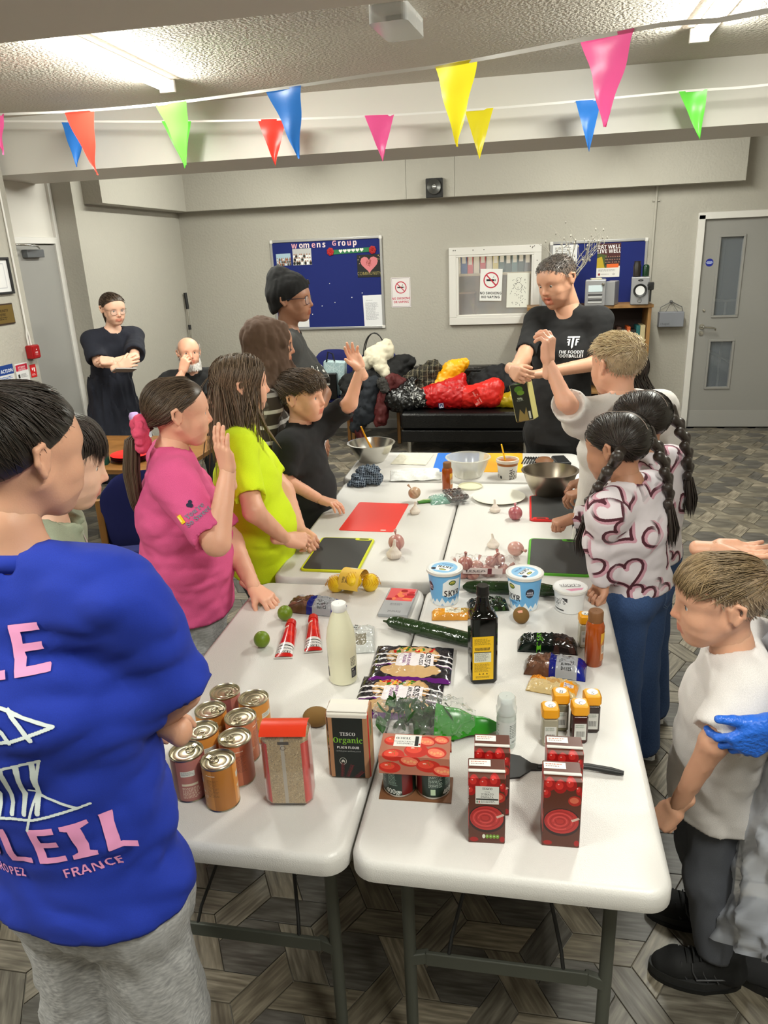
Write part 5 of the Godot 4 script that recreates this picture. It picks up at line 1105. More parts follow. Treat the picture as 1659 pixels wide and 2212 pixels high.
	for k in 46:
		var p:=V(rg.randf_range(-.11,.08),rg.randf_range(.008,.066),rg.randf_range(-.035,.03))
		var bs:=Basis.from_euler(V(rg.randf()*6,rg.randf()*6,rg.randf()*6))
		mb.grid(4,5,func(u,v): return p+bs*V((u-.5)*.03*sin(PI*clampf(v,.06,.97)),pow(u-.5,2)*.012+sin(v*4.0)*.003,(v-.5)*.045))
	part(o,"spinach_leaves",mb,mat(Color(.14,.32,.09),.5)).set_meta("kind","stuff")
	mb=MB.new(); mb.grid(18,12,func(u,v):
		var w: float=lerpf(.05,.012,pow(u,1.2))
		return V(.03+u*.15,.012+sin(PI*v)*lerpf(.072,.014,u)+sin(u*14.0+v*5.0)*.003,lerpf(w,-w,v)-u*.03))
	part(o,"green_printed_end",mb,mat(Color(.16,.52,.13),.25),Transform3D.IDENTITY,"bright green printed end of the bag")
	# cutting boards and sheets
	edge_board(Vector2(-.378,-1.518),.225,.335,Color(.78,.8,.02),"yellow-edged black cutting board at the left",.0,Vector2(.068,-.15))
	edge_board(Vector2(.475,-2.12),.232,.34,Color(.8,.1,.08),"red-edged black cutting board at the right",.0,Vector2(-.07,.152))
	edge_board(Vector2(.464,-1.562),.225,.345,Color(.3,.62,.1),"green-edged black cutting board at the right",-.03,Vector2(.05,-.158))
	var rs:=flat_sheet(Vector2(-.32,-1.97),.24,.375,Color(.9,.17,.11),"plain red flexible cutting sheet on the left",-.03)
	mb=MB.new(); mb.slab(round_rect(.06,.085,.165,.176,.0054),.0016,.0022,.0); part(rs,"hanging_hole",mb,MAT.tabletop)
	flat_sheet(Vector2(-.035,-2.885),.24,.385,Color(.1,.45,.85),"blue flexible cutting sheet on the far table",.03)
	flat_sheet(Vector2(.218,-2.885),.215,.385,Color(.95,.68,.02),"yellow flexible cutting sheet on the far table",.01)
	# bowls
	o=bowl("steel_bowl",Vector2(-.518,-2.9),.135,.07,.105,MAT.steel,"shiny steel mixing bowl at the far left corner")
	bowl("steel_bowl",Vector2(.452,-2.335),.133,.075,.118,mat(Color(.66,.62,.56),.34,1.0),"brushed steel mixing bowl near the braided girls")
	m=mat(Color(.86,.85,.8,.42),.2); m.transparency=BaseMaterial3D.TRANSPARENCY_ALPHA
	bowl("plastic_bowl",Vector2(.047,-2.625),.117,.07,.1,m,"translucent plastic mixing bowl on the far table")
	mb=MB.new(); mb.tube([V(-.05,.2,.02),V(-.03,.14,.01),V(.015,.04,.0),V(.02,.014,.0)],[.008,.0085,.012,.014],10,true,.6)
	solo("yellow_spatula",mb,mat(Color(.92,.62,.02),.45),"yellow silicone spatula standing in the shiny steel bowl","spatula",V(-.518,T+.003,-2.9))
	# peanut butter
	o=thing("peanut_butter_tub","large white tub of smooth peanut butter with brown rim","tub",V(.249,T,-2.6),-.1)
	c=Canvas.new(512,160,Color(.86,.85,.82)); c.rect(0,0,512,18,Color(.62,.36,.1))
	for q in [0,256]:
		c.text("SMOOTH",q+130,60,15,Color(.35,.22,.1),0).text("PEANUT",q+130,88,22,Color(.3,.18,.08),0,1.0).text("BUTTER",q+130,104,9,Color(.35,.22,.1),0).oval(q+110,132,20,12,Color(.68,.36,.14)).oval(q+144,130,22,13,Color(.74,.42,.18)).text("REAL",q+40,70,24,Color(.12,.1,.1),0,1.0,-PI/2).text("FOOD",q+66,90,24,Color(.12,.1,.1),0,1.0,-PI/2).oval(q+206,90,12,10,Color(.25,.25,.25))
	mb=MB.new(); mb.lathe([Vector2(.001,0),Vector2(.045,.0),Vector2(.047,.003),Vector2(.053,.085)],40); part(o,"tub_wall",mb,c.material(.4))
	mb=MB.new(); mb.lathe([Vector2(.053,.083),Vector2(.0575,.085),Vector2(.0575,.099),Vector2(.055,.101),Vector2(.052,.099),Vector2(.05,.088),Vector2(.001,.088)],40); part(o,"rim",mb,mat(Color(.83,.78,.72),.4))
	mb=MB.new(); mb.lathe([Vector2(.05,.0885),Vector2(.03,.091),Vector2(.001,.0905)],28); part(o,"peanut_butter",mb,mat(Color(.62,.36,.14),.35))
	mb=MB.new(); mb.tube([V(-.032,.175,.0),V(-.026,.15,.0),V(-.012,.092,.002)],[.006,.0065,.0075],10,true,.6)
	solo("yellow_spoon",mb,mat(Color(.95,.72,.03),.4),"yellow spoon handle standing in the peanut butter tub","spoon",V(.249,T,-2.6))
	# plate, tub lid, date tray, herb pack
	mb=MB.new(); mb.lathe([Vector2(.001,.0),Vector2(.07,.0),Vector2(.115,.009),Vector2(.122,.012),Vector2(.123,.014),Vector2(.115,.012),Vector2(.07,.0035),Vector2(.001,.0035)],48)
	solo("dinner_plate",mb,mat(Color(.86,.85,.8),.3),"round off-white dinner plate by the brushed bowl","plate",V(.217,T,-2.255))
	mb=MB.new(); mb.lathe([Vector2(.001,.0),Vector2(.055,.0),Vector2(.06,.001),Vector2(.06,.008),Vector2(.056,.009),Vector2(.055,.003),Vector2(.001,.003)],40)
	solo("tub_lid",mb,mat(Color(.82,.81,.7),.4),"pale plastic tub lid lying beside the plate","lid",V(.072,T,-2.43))
	o=thing("date_tray","clear plastic tray of brown dates","tray",V(.02,T,-2.215),.42)
	mb=MB.new(); mb.box(V(0,.02,0),V(.1,.04,.15),.008); part(o,"plastic_tray",mb,MAT.wrapfilm)
	for k in 22:
		mb=MB.new(); mb.lathe([Vector2(.001,-.022),Vector2(.009,-.014),Vector2(.0125,0),Vector2(.009,.014),Vector2(.001,.022)],8,xf(V(-.033+(k % 4)*.022,.016+.016*(k/12),-.052+((k/4) % 4)*.034),90,rg.randf()*180,0)); part(o,"date",mb,mat(Color(.14,.06,.03).lerp(Color(.24,.11,.06),(k % 5)/5.0),.4))
	o=thing("spring_onion_packet","teal-tinted packet of spring onions beside the date tray","packet",V(-.06,T,-2.2),.3)
	mb=pillow(.09,.1,.02,35,.006); m=mat(Color(.55,.72,.66,.6),.12); m.transparency=BaseMaterial3D.TRANSPARENCY_ALPHA; part(o,"film_packet",mb,m)
	for k in 3:
		mb=MB.new(); mb.tube([V(-.03,.006,.01-k*.012),V(-.07,.007,.015-k*.014),V(-.1,.007,.02-k*.01)],[.005,.006,.005],8); part(o,"spring_onion",mb,mat([Color(.2,.45,.1),Color(.3,.5,.15),Color(.75,.78,.62)][k],.4))
	c=Canvas.new(64,64,Color(.84,.86,.84)); c.lines(6,8,52,44,6,Color(.35,.4,.4),3)
	sheet(o,"label",V(.01,.0225,-.03),.05,.035,c.material(.4),"",.0).rotation.x=-PI/2
	# onions and garlic
	set_onion()
	for s in [[Vector2(-.153,-2.165),.03,Color(.36,.22,.13),Color(.55,.38,.26),.92,"brown onion beside the red cutting sheet",-50,40],[Vector2(-.16,-1.595),.032,Color(.36,.12,.12),Color(.56,.32,.27),1.0,"reddish onion near the yellow-edged board",8,10],[Vector2(.298,-1.985),.03,Color(.32,.06,.09),Color(.46,.16,.16),1.0,"dark red onion near the red-edged board",20,-25],[Vector2(.282,-1.58),.028,Color(.46,.2,.18),Color(.62,.38,.32),1.2,"long pink shallot near the green-edged board",80,60]]:
		var on:=onion_mesh(s[1],5,s[2],s[3],s[4])
		solo("onion",on,MAT.onion,s[5],"onion",V(s[0].x,T+(.0 if absf(s[6])<30 else s[1]),s[0].y),"loose onions").rotation_degrees=V(s[6],s[7],s[7]*.3)
	var g:=0
	for s in [[Vector2(-.147,-2.02),"garlic bulb beside the brown onion"],[Vector2(-.157,-1.51),"large garlic bulb in front of the reddish onion"],[Vector2(.207,-2.065),"white garlic bulb in front of the dinner plate"],[Vector2(.216,-1.645),"white garlic bulb beside the long shallot"]]:
		var o2:=solo("garlic_bulb",garlic_mesh(g),vmat(.55),s[1],"garlic",V(s[0].x,T,s[0].y),"garlic bulbs",g*1.3)
		if g==1: o2.scale=Vector3.ONE*1.25
		g+=1
	# tea towel, paper towels, oddments
	c=Canvas.new(128,128,Color(.1,.14,.2))
	for k in 10: c.rect(k*13,0,3,128,Color(.55,.6,.66)).rect(0,k*13,128,3,Color(.55,.6,.66))
	m=mat(Color(1,1,1),.95); m.albedo_texture=c.tex(); m.uv1_triplanar=true; m.uv1_scale=Vector3.ONE*9.0
	mb=blob([[V(-.06,.028,.02),V(.06,.03,.01),.03,.035],[V(-.02,.05,-.03),V(.03,.06,-.02),.045,.04],[V(-.09,.012,.05),V(-.02,.02,.05),.012,.025]],.025,.016,83,Vector3(22,22,22),.006,.0)
	solo("tea_towel",mb,m,"scrunched dark blue checked tea towel","towel",V(-.455,T,-2.455))
	mb=pillow(.2,.24,.008,41,.006,24,24,14.0)
	solo("paper_towels",mb,mat(Color(.86,.84,.77),.9),"pad of cream paper towels beside the shiny steel bowl","paper",V(-.29,T,-2.94),"",-.08)
	mb=pillow(.26,.2,.012,43,.012,26,20,11.0)
	solo("paper_towel_sheet",mb,mat(Color(.86,.86,.85),.9),"loose crumpled white paper towel sheet","paper",V(-.23,T,-2.62),"",.15)
	mb=MB.new(); mb.box(V(0,.01,0),V(.075,.02,.15),.006); solo("black_phone",mb,MAT.dark,"black phone-like gadget behind the brushed bowl","gadget",V(.53,T,-2.9),"",.2)
	mb=MB.new(); mb.lathe([Vector2(.001,0),Vector2(.04,.002),Vector2(.05,.02),Vector2(.03,.036),Vector2(.001,.04)],20); solo("wooden_block",mb,cloth(Color(.55,.34,.17),TEX.denim,12.0,.6),"round turned wooden block behind the brushed bowl","block",V(.44,T,-2.86))  # round knob of turned wood on the far table
	mb=MB.new()
	for k in 6: mb.tube([V(-.04+k*.014,.006,.03),V(-.02+k*.014,.03,-.01),V(.0+k*.012,.008,-.05)],.004,6)
	solo("black_whisk",mb,MAT.dark,"black wire whisk behind the brushed bowl","whisk",V(.36,T,-2.88))
	# packet the demonstrator opens
	c=Canvas.new(256,256,Color(.03,.055,.04)); c.rect(128,0,128,256,Color(.72,.68,.42))
	c.oval(60,40,30,22,Color(.25,.42,.1)).oval(70,64,26,16,Color(.35,.5,.12)).text("500g",58,100,12,Color(.75,.8,.7),0,1.0).lines(34,110,54,10,2,Color(.6,.65,.6),3).poly(PackedVector2Array([Vector2(20,250),Vector2(44,170),Vector2(70,210),Vector2(90,160),Vector2(96,250)]),Color(.5,.42,.22)).rect(100,190,14,50,Color(.75,.75,.7))
	o=thing("food_packet","dark green and cream packet held by the man in black","packet",V(.325,1.155,-2.8),-.35)
	mb=MB.new(); mb.box(V(0,-.06,0),V(.1,.2,.075),.006,Basis(Vector3.BACK,.22),{"+z": Rect2(0,0,.5,1),"+x": Rect2(.5,0,.5,1),"-x": Rect2(.5,0,.5,1),"-z": Rect2(0,0,.5,1),"*": Rect2(.1,.5,.1,.1)}); part(o,"packet_body",mb,c.material(.4))
	mb=MB.new(); mb.grid(10,4,func(u,v): return V(-.024+(u-.5)*.09-v*.012,.035+v*.035,sin(u*9.0)*.006*v)); part(o,"torn_top",mb,mat(Color(.05,.1,.06),.4))
func set_cap() -> Material:
	MAT.capyellow=mat(Color(.9,.62,.05),.4); return MAT.capyellow
func set_onion() -> Material:
	if not MAT.has("onion"): MAT.onion=vmat(.3)
	return MAT.onion
# joints of the sixteen people, metres
var JOINTS:={
	"blue": {"head": Vector3(-.479,1.567,.058),"neck": Vector3(-.477,1.388,.078),"pelvis": Vector3(-.467,.744,.111),"ER": Vector3(-.261,1.145,.058),"WR": Vector3(-.319,1.058,.035),"EL": Vector3(-.651,.987,-.026),"WL": Vector3(-.476,.98,-.057)},
	"sage": {"head": Vector3(-.734,1.424,-.402),"neck": Vector3(-.781,1.27,-.382),"pelvis": Vector3(-.885,.816,-.405),"ER": Vector3(-.604,1.085,-.307),"WR": Vector3(-.659,.899,-.478),"EL": Vector3(-.871,.964,-.514),"WL": Vector3(-.761,.851,-.603)},
	"pink": {"head": Vector3(-.779,1.39,-1.115),"neck": Vector3(-.802,1.25,-1.104),"pelvis": Vector3(-.815,.733,-1.112),"ER": Vector3(-.565,1.062,-.825),"WR": Vector3(-.544,1.253,-.918),"EL": Vector3(-.682,.912,-1.202),"WL": Vector3(-.577,.784,-1.101)},
	"yellow": {"head": Vector3(-.736,1.4,-1.581),"neck": Vector3(-.739,1.237,-1.565),"pelvis": Vector3(-.704,.683,-1.548),"ER": Vector3(-.607,1.01,-1.251),"WR": Vector3(-.544,.855,-1.381),"EL": Vector3(-.636,.947,-1.687),"WL": Vector3(-.552,.803,-1.598)},
	"boy": {"head": Vector3(-.654,1.258,-2.086),"neck": Vector3(-.686,1.113,-2.082),"pelvis": Vector3(-.666,.688,-2.129),"ER": Vector3(-.705,.935,-1.885),"WR": Vector3(-.577,.813,-1.985),"EL": Vector3(-.464,1.203,-2.211),"WL": Vector3(-.408,1.361,-2.213)},
	"hijab": {"head": Vector3(-.829,1.474,-2.236),"neck": Vector3(-.87,1.277,-2.201),"pelvis": Vector3(-.873,.755,-2.274),"ER": Vector3(-.833,1.046,-2.062),"WR": Vector3(-.758,.943,-2.04),"EL": Vector3(-.788,.991,-2.375),"WL": Vector3(-.734,.907,-2.248)},
	"beanie": {"head": Vector3(-.876,1.641,-2.751),"neck": Vector3(-.888,1.462,-2.738),"pelvis": Vector3(-.882,.872,-2.746),"ER": Vector3(-.955,1.142,-2.558),"WR": Vector3(-.865,1.014,-2.476),"EL": Vector3(-.736,1.15,-2.765),"WL": Vector3(-.753,.986,-2.596)},
	"woman": {"head": Vector3(-2.711,1.537,-4.19),"neck": Vector3(-2.751,1.372,-4.156),"pelvis": Vector3(-2.822,.961,-4.179),"ER": Vector3(-2.783,1.175,-3.993),"WR": Vector3(-2.563,1.152,-3.898),"EL": Vector3(-2.521,1.197,-4.052),"WL": Vector3(-2.618,1.189,-3.922)},
	"beard": {"head": Vector3(-2.234,1.183,-4.373),"neck": Vector3(-2.248,1.024,-4.389),"pelvis": Vector3(-2.306,.542,-4.401),"ER": Vector3(-2.306,.917,-4.102),"WR": Vector3(-2.213,1.068,-4.174),"EL": Vector3(-2.029,.82,-4.23),"WL": Vector3(-2.048,.741,-4.09)},
	"chef": {"head": Vector3(.489,1.671,-3.255),"neck": Vector3(.571,1.505,-3.276),"pelvis": Vector3(.522,.853,-3.229),"ER": Vector3(.316,1.276,-3.069),"WR": Vector3(.265,1.25,-2.834),"EL": Vector3(.71,1.234,-3.142),"WL": Vector3(.419,1.219,-2.929)},
	"blonde": {"head": Vector3(.662,1.423,-1.786),"neck": Vector3(.662,1.291,-1.772),"pelvis": Vector3(.692,.819,-1.793),"EL": Vector3(.467,1.334,-1.555),"WL": Vector3(.404,1.465,-1.611),"ER": Vector3(.876,1.067,-1.864),"WR": Vector3(.749,1.015,-1.658)},
	"hidden": {"head": Vector3(.72,1.326,-2.195),"neck": Vector3(.743,1.182,-2.202),"pelvis": Vector3(.777,.714,-2.15),"ER": Vector3(.719,.938,-2.111),"WR": Vector3(.593,.91,-2.011),"EL": Vector3(.641,1.01,-1.927),"WL": Vector3(.582,.915,-1.86)},
	"braidf": {"head": Vector3(.615,1.244,-1.26),"neck": Vector3(.64,1.118,-1.274),"pelvis": Vector3(.725,.73,-1.36),"EL": Vector3(.562,.963,-1.161),"WL": Vector3(.591,.814,-1.21),"ER": Vector3(.78,.883,-1.477),"WR": Vector3(.695,.738,-1.474)},
	"braidb": {"head": Vector3(.726,1.256,-1.556),"neck": Vector3(.735,1.131,-1.556),"pelvis": Vector3(.793,.759,-1.608),"EL": Vector3(.651,.934,-1.47),"WL": Vector3(.509,.93,-1.484),"ER": Vector3(.843,.915,-1.587),"WR": Vector3(.794,.844,-1.444)},
	"boyr": {"head": Vector3(.769,1.078,-.53),"neck": Vector3(.824,.929,-.552),"pelvis": Vector3(.832,.529,-.617),"EL": Vector3(.748,.818,-.369),"WL": Vector3(.695,.6,-.41),"ER": Vector3(.876,.962,-.693),"WR": Vector3(.763,1.175,-.606)},
	"adult": {"head": Vector3(1.028,1.588,-.567),"neck": Vector3(1.046,1.397,-.557),"pelvis": Vector3(1.072,.765,-.553),"EL": Vector3(.881,.95,-.312),"WL": Vector3(.803,.927,-.288),"ER": Vector3(1.251,.843,-.67),"WR": Vector3(1.164,.72,-.555)},
}
func person(key: String,label: String,o: Dictionary) -> Dictionary:
	var d: Dictionary=JOINTS[key].duplicate()
	d.merge(o,true)
	d.hb=face_basis(o.hyaw,o.get("hpitch",.0),o.get("hroll",.0))
	# the neck's foot lies under the skull
	var under: Vector3=d.head+d.hb*Vector3(0,-.14,-.034)*d.hs
	d.neck=Vector3(lerpf(d.neck.x,under.x,.75),d.neck.y,lerpf(d.neck.z,under.z,.75))
	var j:=figure(d)
	j.root=thing("person",label,"person")
	j.cell=o.get("cell",.01)
	skin(j.root,j,o.skin,head_mesh(o.face,FACES[o.face],o.get("hcell",.0043)),o.get("bcell",.0155))
	return j
var FACES:={
	"girl": {"fat": .004,"neck": .042},"slim": {"fat": .001,"neck": .042},"boy": {"fat": .005,"neck": .046},
	"woman": {"fat": .0,"neck": .046,"smile": 1.0},"teen": {"fat": .0,"neck": .05,"jaw": .002},
	"old": {"fat": .0,"neck": .055,"jaw": .004,"nose": .004},"chef": {"fat": -.001,"neck": .06,"jaw": .005,"open": 1.0,"nose": .003,"stubble": Color(.8,.78,.77)},
}
# shirt: sleeves first (with their open ends), then the trunk, so that a sleeve end never bites the trunk
func shirt_sdf(j: Dictionary,t: float,sleeve: float,hem: float,neck:=.06,flare:=.012,drop:=.16) -> Sdf:
	var f:=Sdf.new()
	for s in ["L","R"]:
		arm(f,j,s,t,sleeve,.02,flare)
		var a: Vector3=j["S"+s] if sleeve<=1.0 else j["E"+s]
		var b: Vector3=j["E"+s] if sleeve<=1.0 else j["W"+s]
		var q:=sleeve if sleeve<=1.0 else sleeve-1.0
		var H: float=j.H*j.get("arm",1.0)
		var r:=(lerpf(.05,.038,q) if sleeve<=1.0 else lerpf(.038,.025,q))*H+t+flare
		var dr:=(b-a).normalized()
		f.cap(a.lerp(b,q)+dr*r*1.02,a.lerp(b,q)+dr*r*1.3,r*1.06,r*1.06,.004,Vector3.ZERO,1.0,true)
	torso(f,j,t)
	var H: float=j.H
	var wd: float=j.get("wide",1.0)
	var up: Vector3=(j.neck-j.pelvis).normalized()
	if drop>.0: f.cap(j.pelvis,j.pelvis-Vector3.UP*drop,.112*H*wd+t,.112*H*wd+t+flare+.012,.04,j.lat,(.112*H+t)/(.168*H+t))
	var nb: Vector3=j.neck
	var hd: Vector3=j.head
	f.cap(nb+(hd-nb)*.12,nb+(hd-nb)*.9,neck*H+.004,neck*H*1.1,.008,Vector3.ZERO,1.0,true)
	f.cuts.append(Plane(Vector3.DOWN,-hem))
	return f
func collar(j: Dictionary,r: float,m: Material,tilt:=18.0,th:=.0065) -> void:
	var ps:=[]
	var bs:=Basis(j.lat.normalized(),deg_to_rad(tilt))
	for k in 25:
		var a:=TAU*k/24
		ps.append(j.neck+Vector3.UP*.014+bs*(j.lat*cos(a)*r*1.04+j.fr*sin(a)*r))
	var mb:=MB.new(); mb.tube(ps,th,7,false,1.5)
	part(j.root,"collar",mb,m)
func trousers(j: Dictionary,m: Material,t: float,t2: float,waist: float,hem: float,folds:=.006,sd:=7,called:="trousers") -> void:
	var f:=Sdf.new()
	legs(f,j,t,t2,.03,false)
	torso(f,j,.004)
	f.cap(j.HL,j.HR,.085*j.H+t,.085*j.H+t,.05)
	f.cuts.append(Plane(Vector3.UP,waist)); f.cuts.append(Plane(Vector3.DOWN,-hem))
	garment(j.root,called,f,m,j.cell*1.35,folds,sd,Vector3(14,4,14))
func shoes(j: Dictionary,m: Material,sole: Material) -> void:
	var H: float=j.H
	for s in ["L","R"]:
		var A: Vector3=j["A"+s]
		var g:=Vector3(A.x,0,A.z)
		var f:=Sdf.new()
		f.cap(g+Vector3(0,.05*H,0)-j.fr*.04*H,g+Vector3(0,.04*H,0)+j.fr*.14*H,.045*H,.036*H,.02,j.lat,.86)
		f.cap(g+Vector3(0,.05*H,0)-j.fr*.03*H,A+Vector3(0,.02,0),.044*H,.045*H,.03)
		f.cuts.append(Plane(Vector3.DOWN,-.018))
		var mb:=MB.new()
		f.build(.012,mb)
		var sh:=part(j.root,"shoe",mb,m)
		var sb:=MB.new()
		var ps:=PackedVector2Array()
		for k in 18:
			var a:=TAU*k/18
			var w:=.046*H*(1.0 if cos(a)>-.2 else .9)
			var q: Vector3=g+j.fr*(.05*H+cos(a)*.135*H)+j.lat*sin(a)*w
			ps.append(Vector2(q.x,q.z))
		sb.slab(ps,.0,.026,.004)
		part(sh,"sole",sb,sole)
func scalp(mb: MB,c: Color,lift:=.003,a:=.0146,sl:=.71) -> void:
	var f:=Sdf.new()
	f.cap(Vector3(0,.036,-.032),Vector3(0,.036,.02),.079+lift,.076+lift,.01)
	var nn:=Vector3(0,-1,sl)
	f.cuts.append(Plane(nn.normalized(),-a/nn.length()))
	mb.col=c
	f.build(.0045,mb)
	mb.col=Color(1,1,1)
func over_line(d: Vector3,a:=.0146,sl:=.71) -> bool:
	var p:=scalp_at(d,.0)
	return p.y>a+sl*p.z
func brows(mb: MB,c: Color,r:=.0022) -> void:
	mb.col=c
	for s in [-1.0,1.0]:
		mb.tube([Vector3(s*.016,.0165,.0905),Vector3(s*.03,.0215,.0885),Vector3(s*.048,.0165,.0735)],[r,r*1.1,r*.3],5,true,1.0)
		mb.col=Color(.02,.015,.012)
		mb.tube([Vector3(s*.02,.004,.0885),Vector3(s*.031,.0062,.0892),Vector3(s*.044,.002,.0805)],[.0008,.0012,.0006],4,false)
		mb.col=c
	mb.col=Color(1,1,1)
func rnd_dir(rg: RandomNumberGenerator) -> Vector3:
	return Vector3(rg.randfn(),rg.randfn(),rg.randfn()).normalized()
func short_hair(n: int,sd: int,c0: Color,c1: Color,len: Vector2,flow: Vector3,lift: Vector2,top:=.25,side:=Color(),stiff:=.4,cling:=.6,side_n:=1600,side_len:=Vector2(.007,.014)) -> MB:
	var mb:=MB.new()
	var sc:=side if side!=Color() else c0
	scalp(mb,sc,.0012)
	# clipped sides and back
	strands(mb,side_n,sd+500,func(rg):
		var d:=rnd_dir(rg)
		return d if over_line(d,.0146-.012*rg.randf()) else Vector3.ZERO,
		func(p,d,k): return d*.5+Vector3(0,-.8,-.35),side_len,.0016,Vector2(.0,.002),sc.darkened(.15),sc.lightened(.08),3,.0)
	strands(mb,n,sd,func(rg):
		var d:=rnd_dir(rg)
		return d if over_line(d) and d.y>top+rg.randf()*.2 else Vector3.ZERO,
		func(p,d,k): return d*stiff*(1.0-k)+flow+Vector3(d.x*.3,-.35 if d.y<.5 else .0,0),len,.0015,lift,c0,c1,5,cling)
	return mb
func lock(mb: MB,pts: Array,rad: Array,n: int,sd: int,c0: Color,c1: Color,r:=.0035,steps:=10) -> void:
	var rg:=RandomNumberGenerator.new(); rg.seed=sd
	var cv:=Curve3D.new()
	for i in pts.size():
		var tg:=Vector3.ZERO
		if i>0 and i<pts.size()-1: tg=(pts[i+1]-pts[i-1])*.2
		cv.add_point(pts[i],-tg,tg)
	var L:=cv.get_baked_length()
	for i in n:
		var a:=rg.randf()*TAU
		var q:=sqrt(rg.randf())
		var ps:=[]
		var rs:=[]
		var en:=rg.randf_range(.82,1.0)
		for k in steps+1:
			var u:=float(k)/steps*en
			var p:=cv.sample_baked(u*L)
			var fi:=u*(pts.size()-1)
			var rr: float=lerpf(rad[int(fi)],rad[mini(int(fi)+1,rad.size()-1)],fi-int(fi))
			ps.append(p+Vector3(cos(a),sin(a*2.0+1.0)*.2,sin(a))*rr*q)
			rs.append(r*(1.0 if k<steps-1 else (.7 if k==steps-1 else .1)))
		mb.col=c0.lerp(c1,rg.randf())
		mb.tube(ps,rs,4,false,.7)
	mb.col=Color(1,1,1)
func braid(mb: MB,pts: Array,r0: float,r1: float,n: int,c0: Color,c1: Color,tuft:=.07) -> void:
	var cv:=Curve3D.new()
	for i in pts.size():
		var tg:=Vector3.ZERO
		if i>0 and i<pts.size()-1: tg=(pts[i+1]-pts[i-1])*.2
		cv.add_point(pts[i],-tg,tg)
	var L:=cv.get_baked_length()
	var f:=Sdf.new()
	for i in n:
		var u:=(i+.5)/n
		var p:=cv.sample_baked(u*L)
		var tg:=(cv.sample_baked(minf(u*L+.01,L))-cv.sample_baked(maxf(u*L-.01,0))).normalized()
		var sd:=tg.cross(Vector3(.3,0,1)).normalized()
		var rr:=lerpf(r0,r1,u)
		var s:=1.0 if i % 2==0 else -1.0
		f.cap(p+sd*s*rr*.8-tg*rr*.5,p-sd*s*rr*.2+tg*rr*.9,rr*.72,rr*.5,.003)
	var rg:=RandomNumberGenerator.new(); rg.seed=5
	f.build(.0035,mb,Transform3D.IDENTITY,func(p,nn): return c0.lerp(c1,fmod(absf(p.x*700.0+p.y*420.0),1.0)*.8))
	var e: Vector3=pts[-1]
	var dr: Vector3=(pts[-1]-pts[-2]).normalized()
	lock(mb,[e-dr*.01,e+dr*tuft*.5,e+dr*tuft+Vector3(0,-.01,0)],[r1*.7,r1*1.5,r1*.9],60,3,c0,c1,.0025,5)
func glasses(j: Dictionary,c: Color,round_:=.6) -> void:
	var mb:=MB.new()
	for s in [-1.0,1.0]:
		var ps:=[]
		for k in 17:
			var a:=TAU*k/16
			var p:=Vector2(cos(a),sin(a))
			p=p*lerpf(1.0,1.0/maxf(absf(p.x),absf(p.y)),.35*(1.0-round_)+.15)
			ps.append(Vector3(s*(.034+p.x*.026),-.004+p.y*.021,.1-absf(.034+p.x*.026)*.12))
		mb.tube(ps,.0016,5,false)
		mb.tube([Vector3(s*.06,.006,.092),Vector3(s*.079,.008,.06),Vector3(s*.085,.008,-.01),Vector3(s*.083,-.008,-.03)],.0016,5)
	mb.tube([Vector3(-.009,.002,.099),Vector3(0,.005,.101),Vector3(.009,.002,.099)],.0014,5)
	var g:=part(j.root,"glasses",mb,mat(c,.3),Transform3D(j.hb*j.hs,j.head))
	for s in [-1.0,1.0]:
		var lb:=MB.new()
		var i0:=lb.vert(Vector3(s*.034,-.004,.096),Vector3(0,0,1))
		for k in 17: lb.vert(Vector3(s*(.034+cos(TAU*k/16)*.026),-.004+sin(TAU*k/16)*.021,.1-absf(.034+cos(TAU*k/16)*.026)*.12),Vector3(0,0,1))
		for k in 16: lb.tri(i0,i0+1+k,i0+2+k)
		part(g,"lens",lb,MAT.clear)

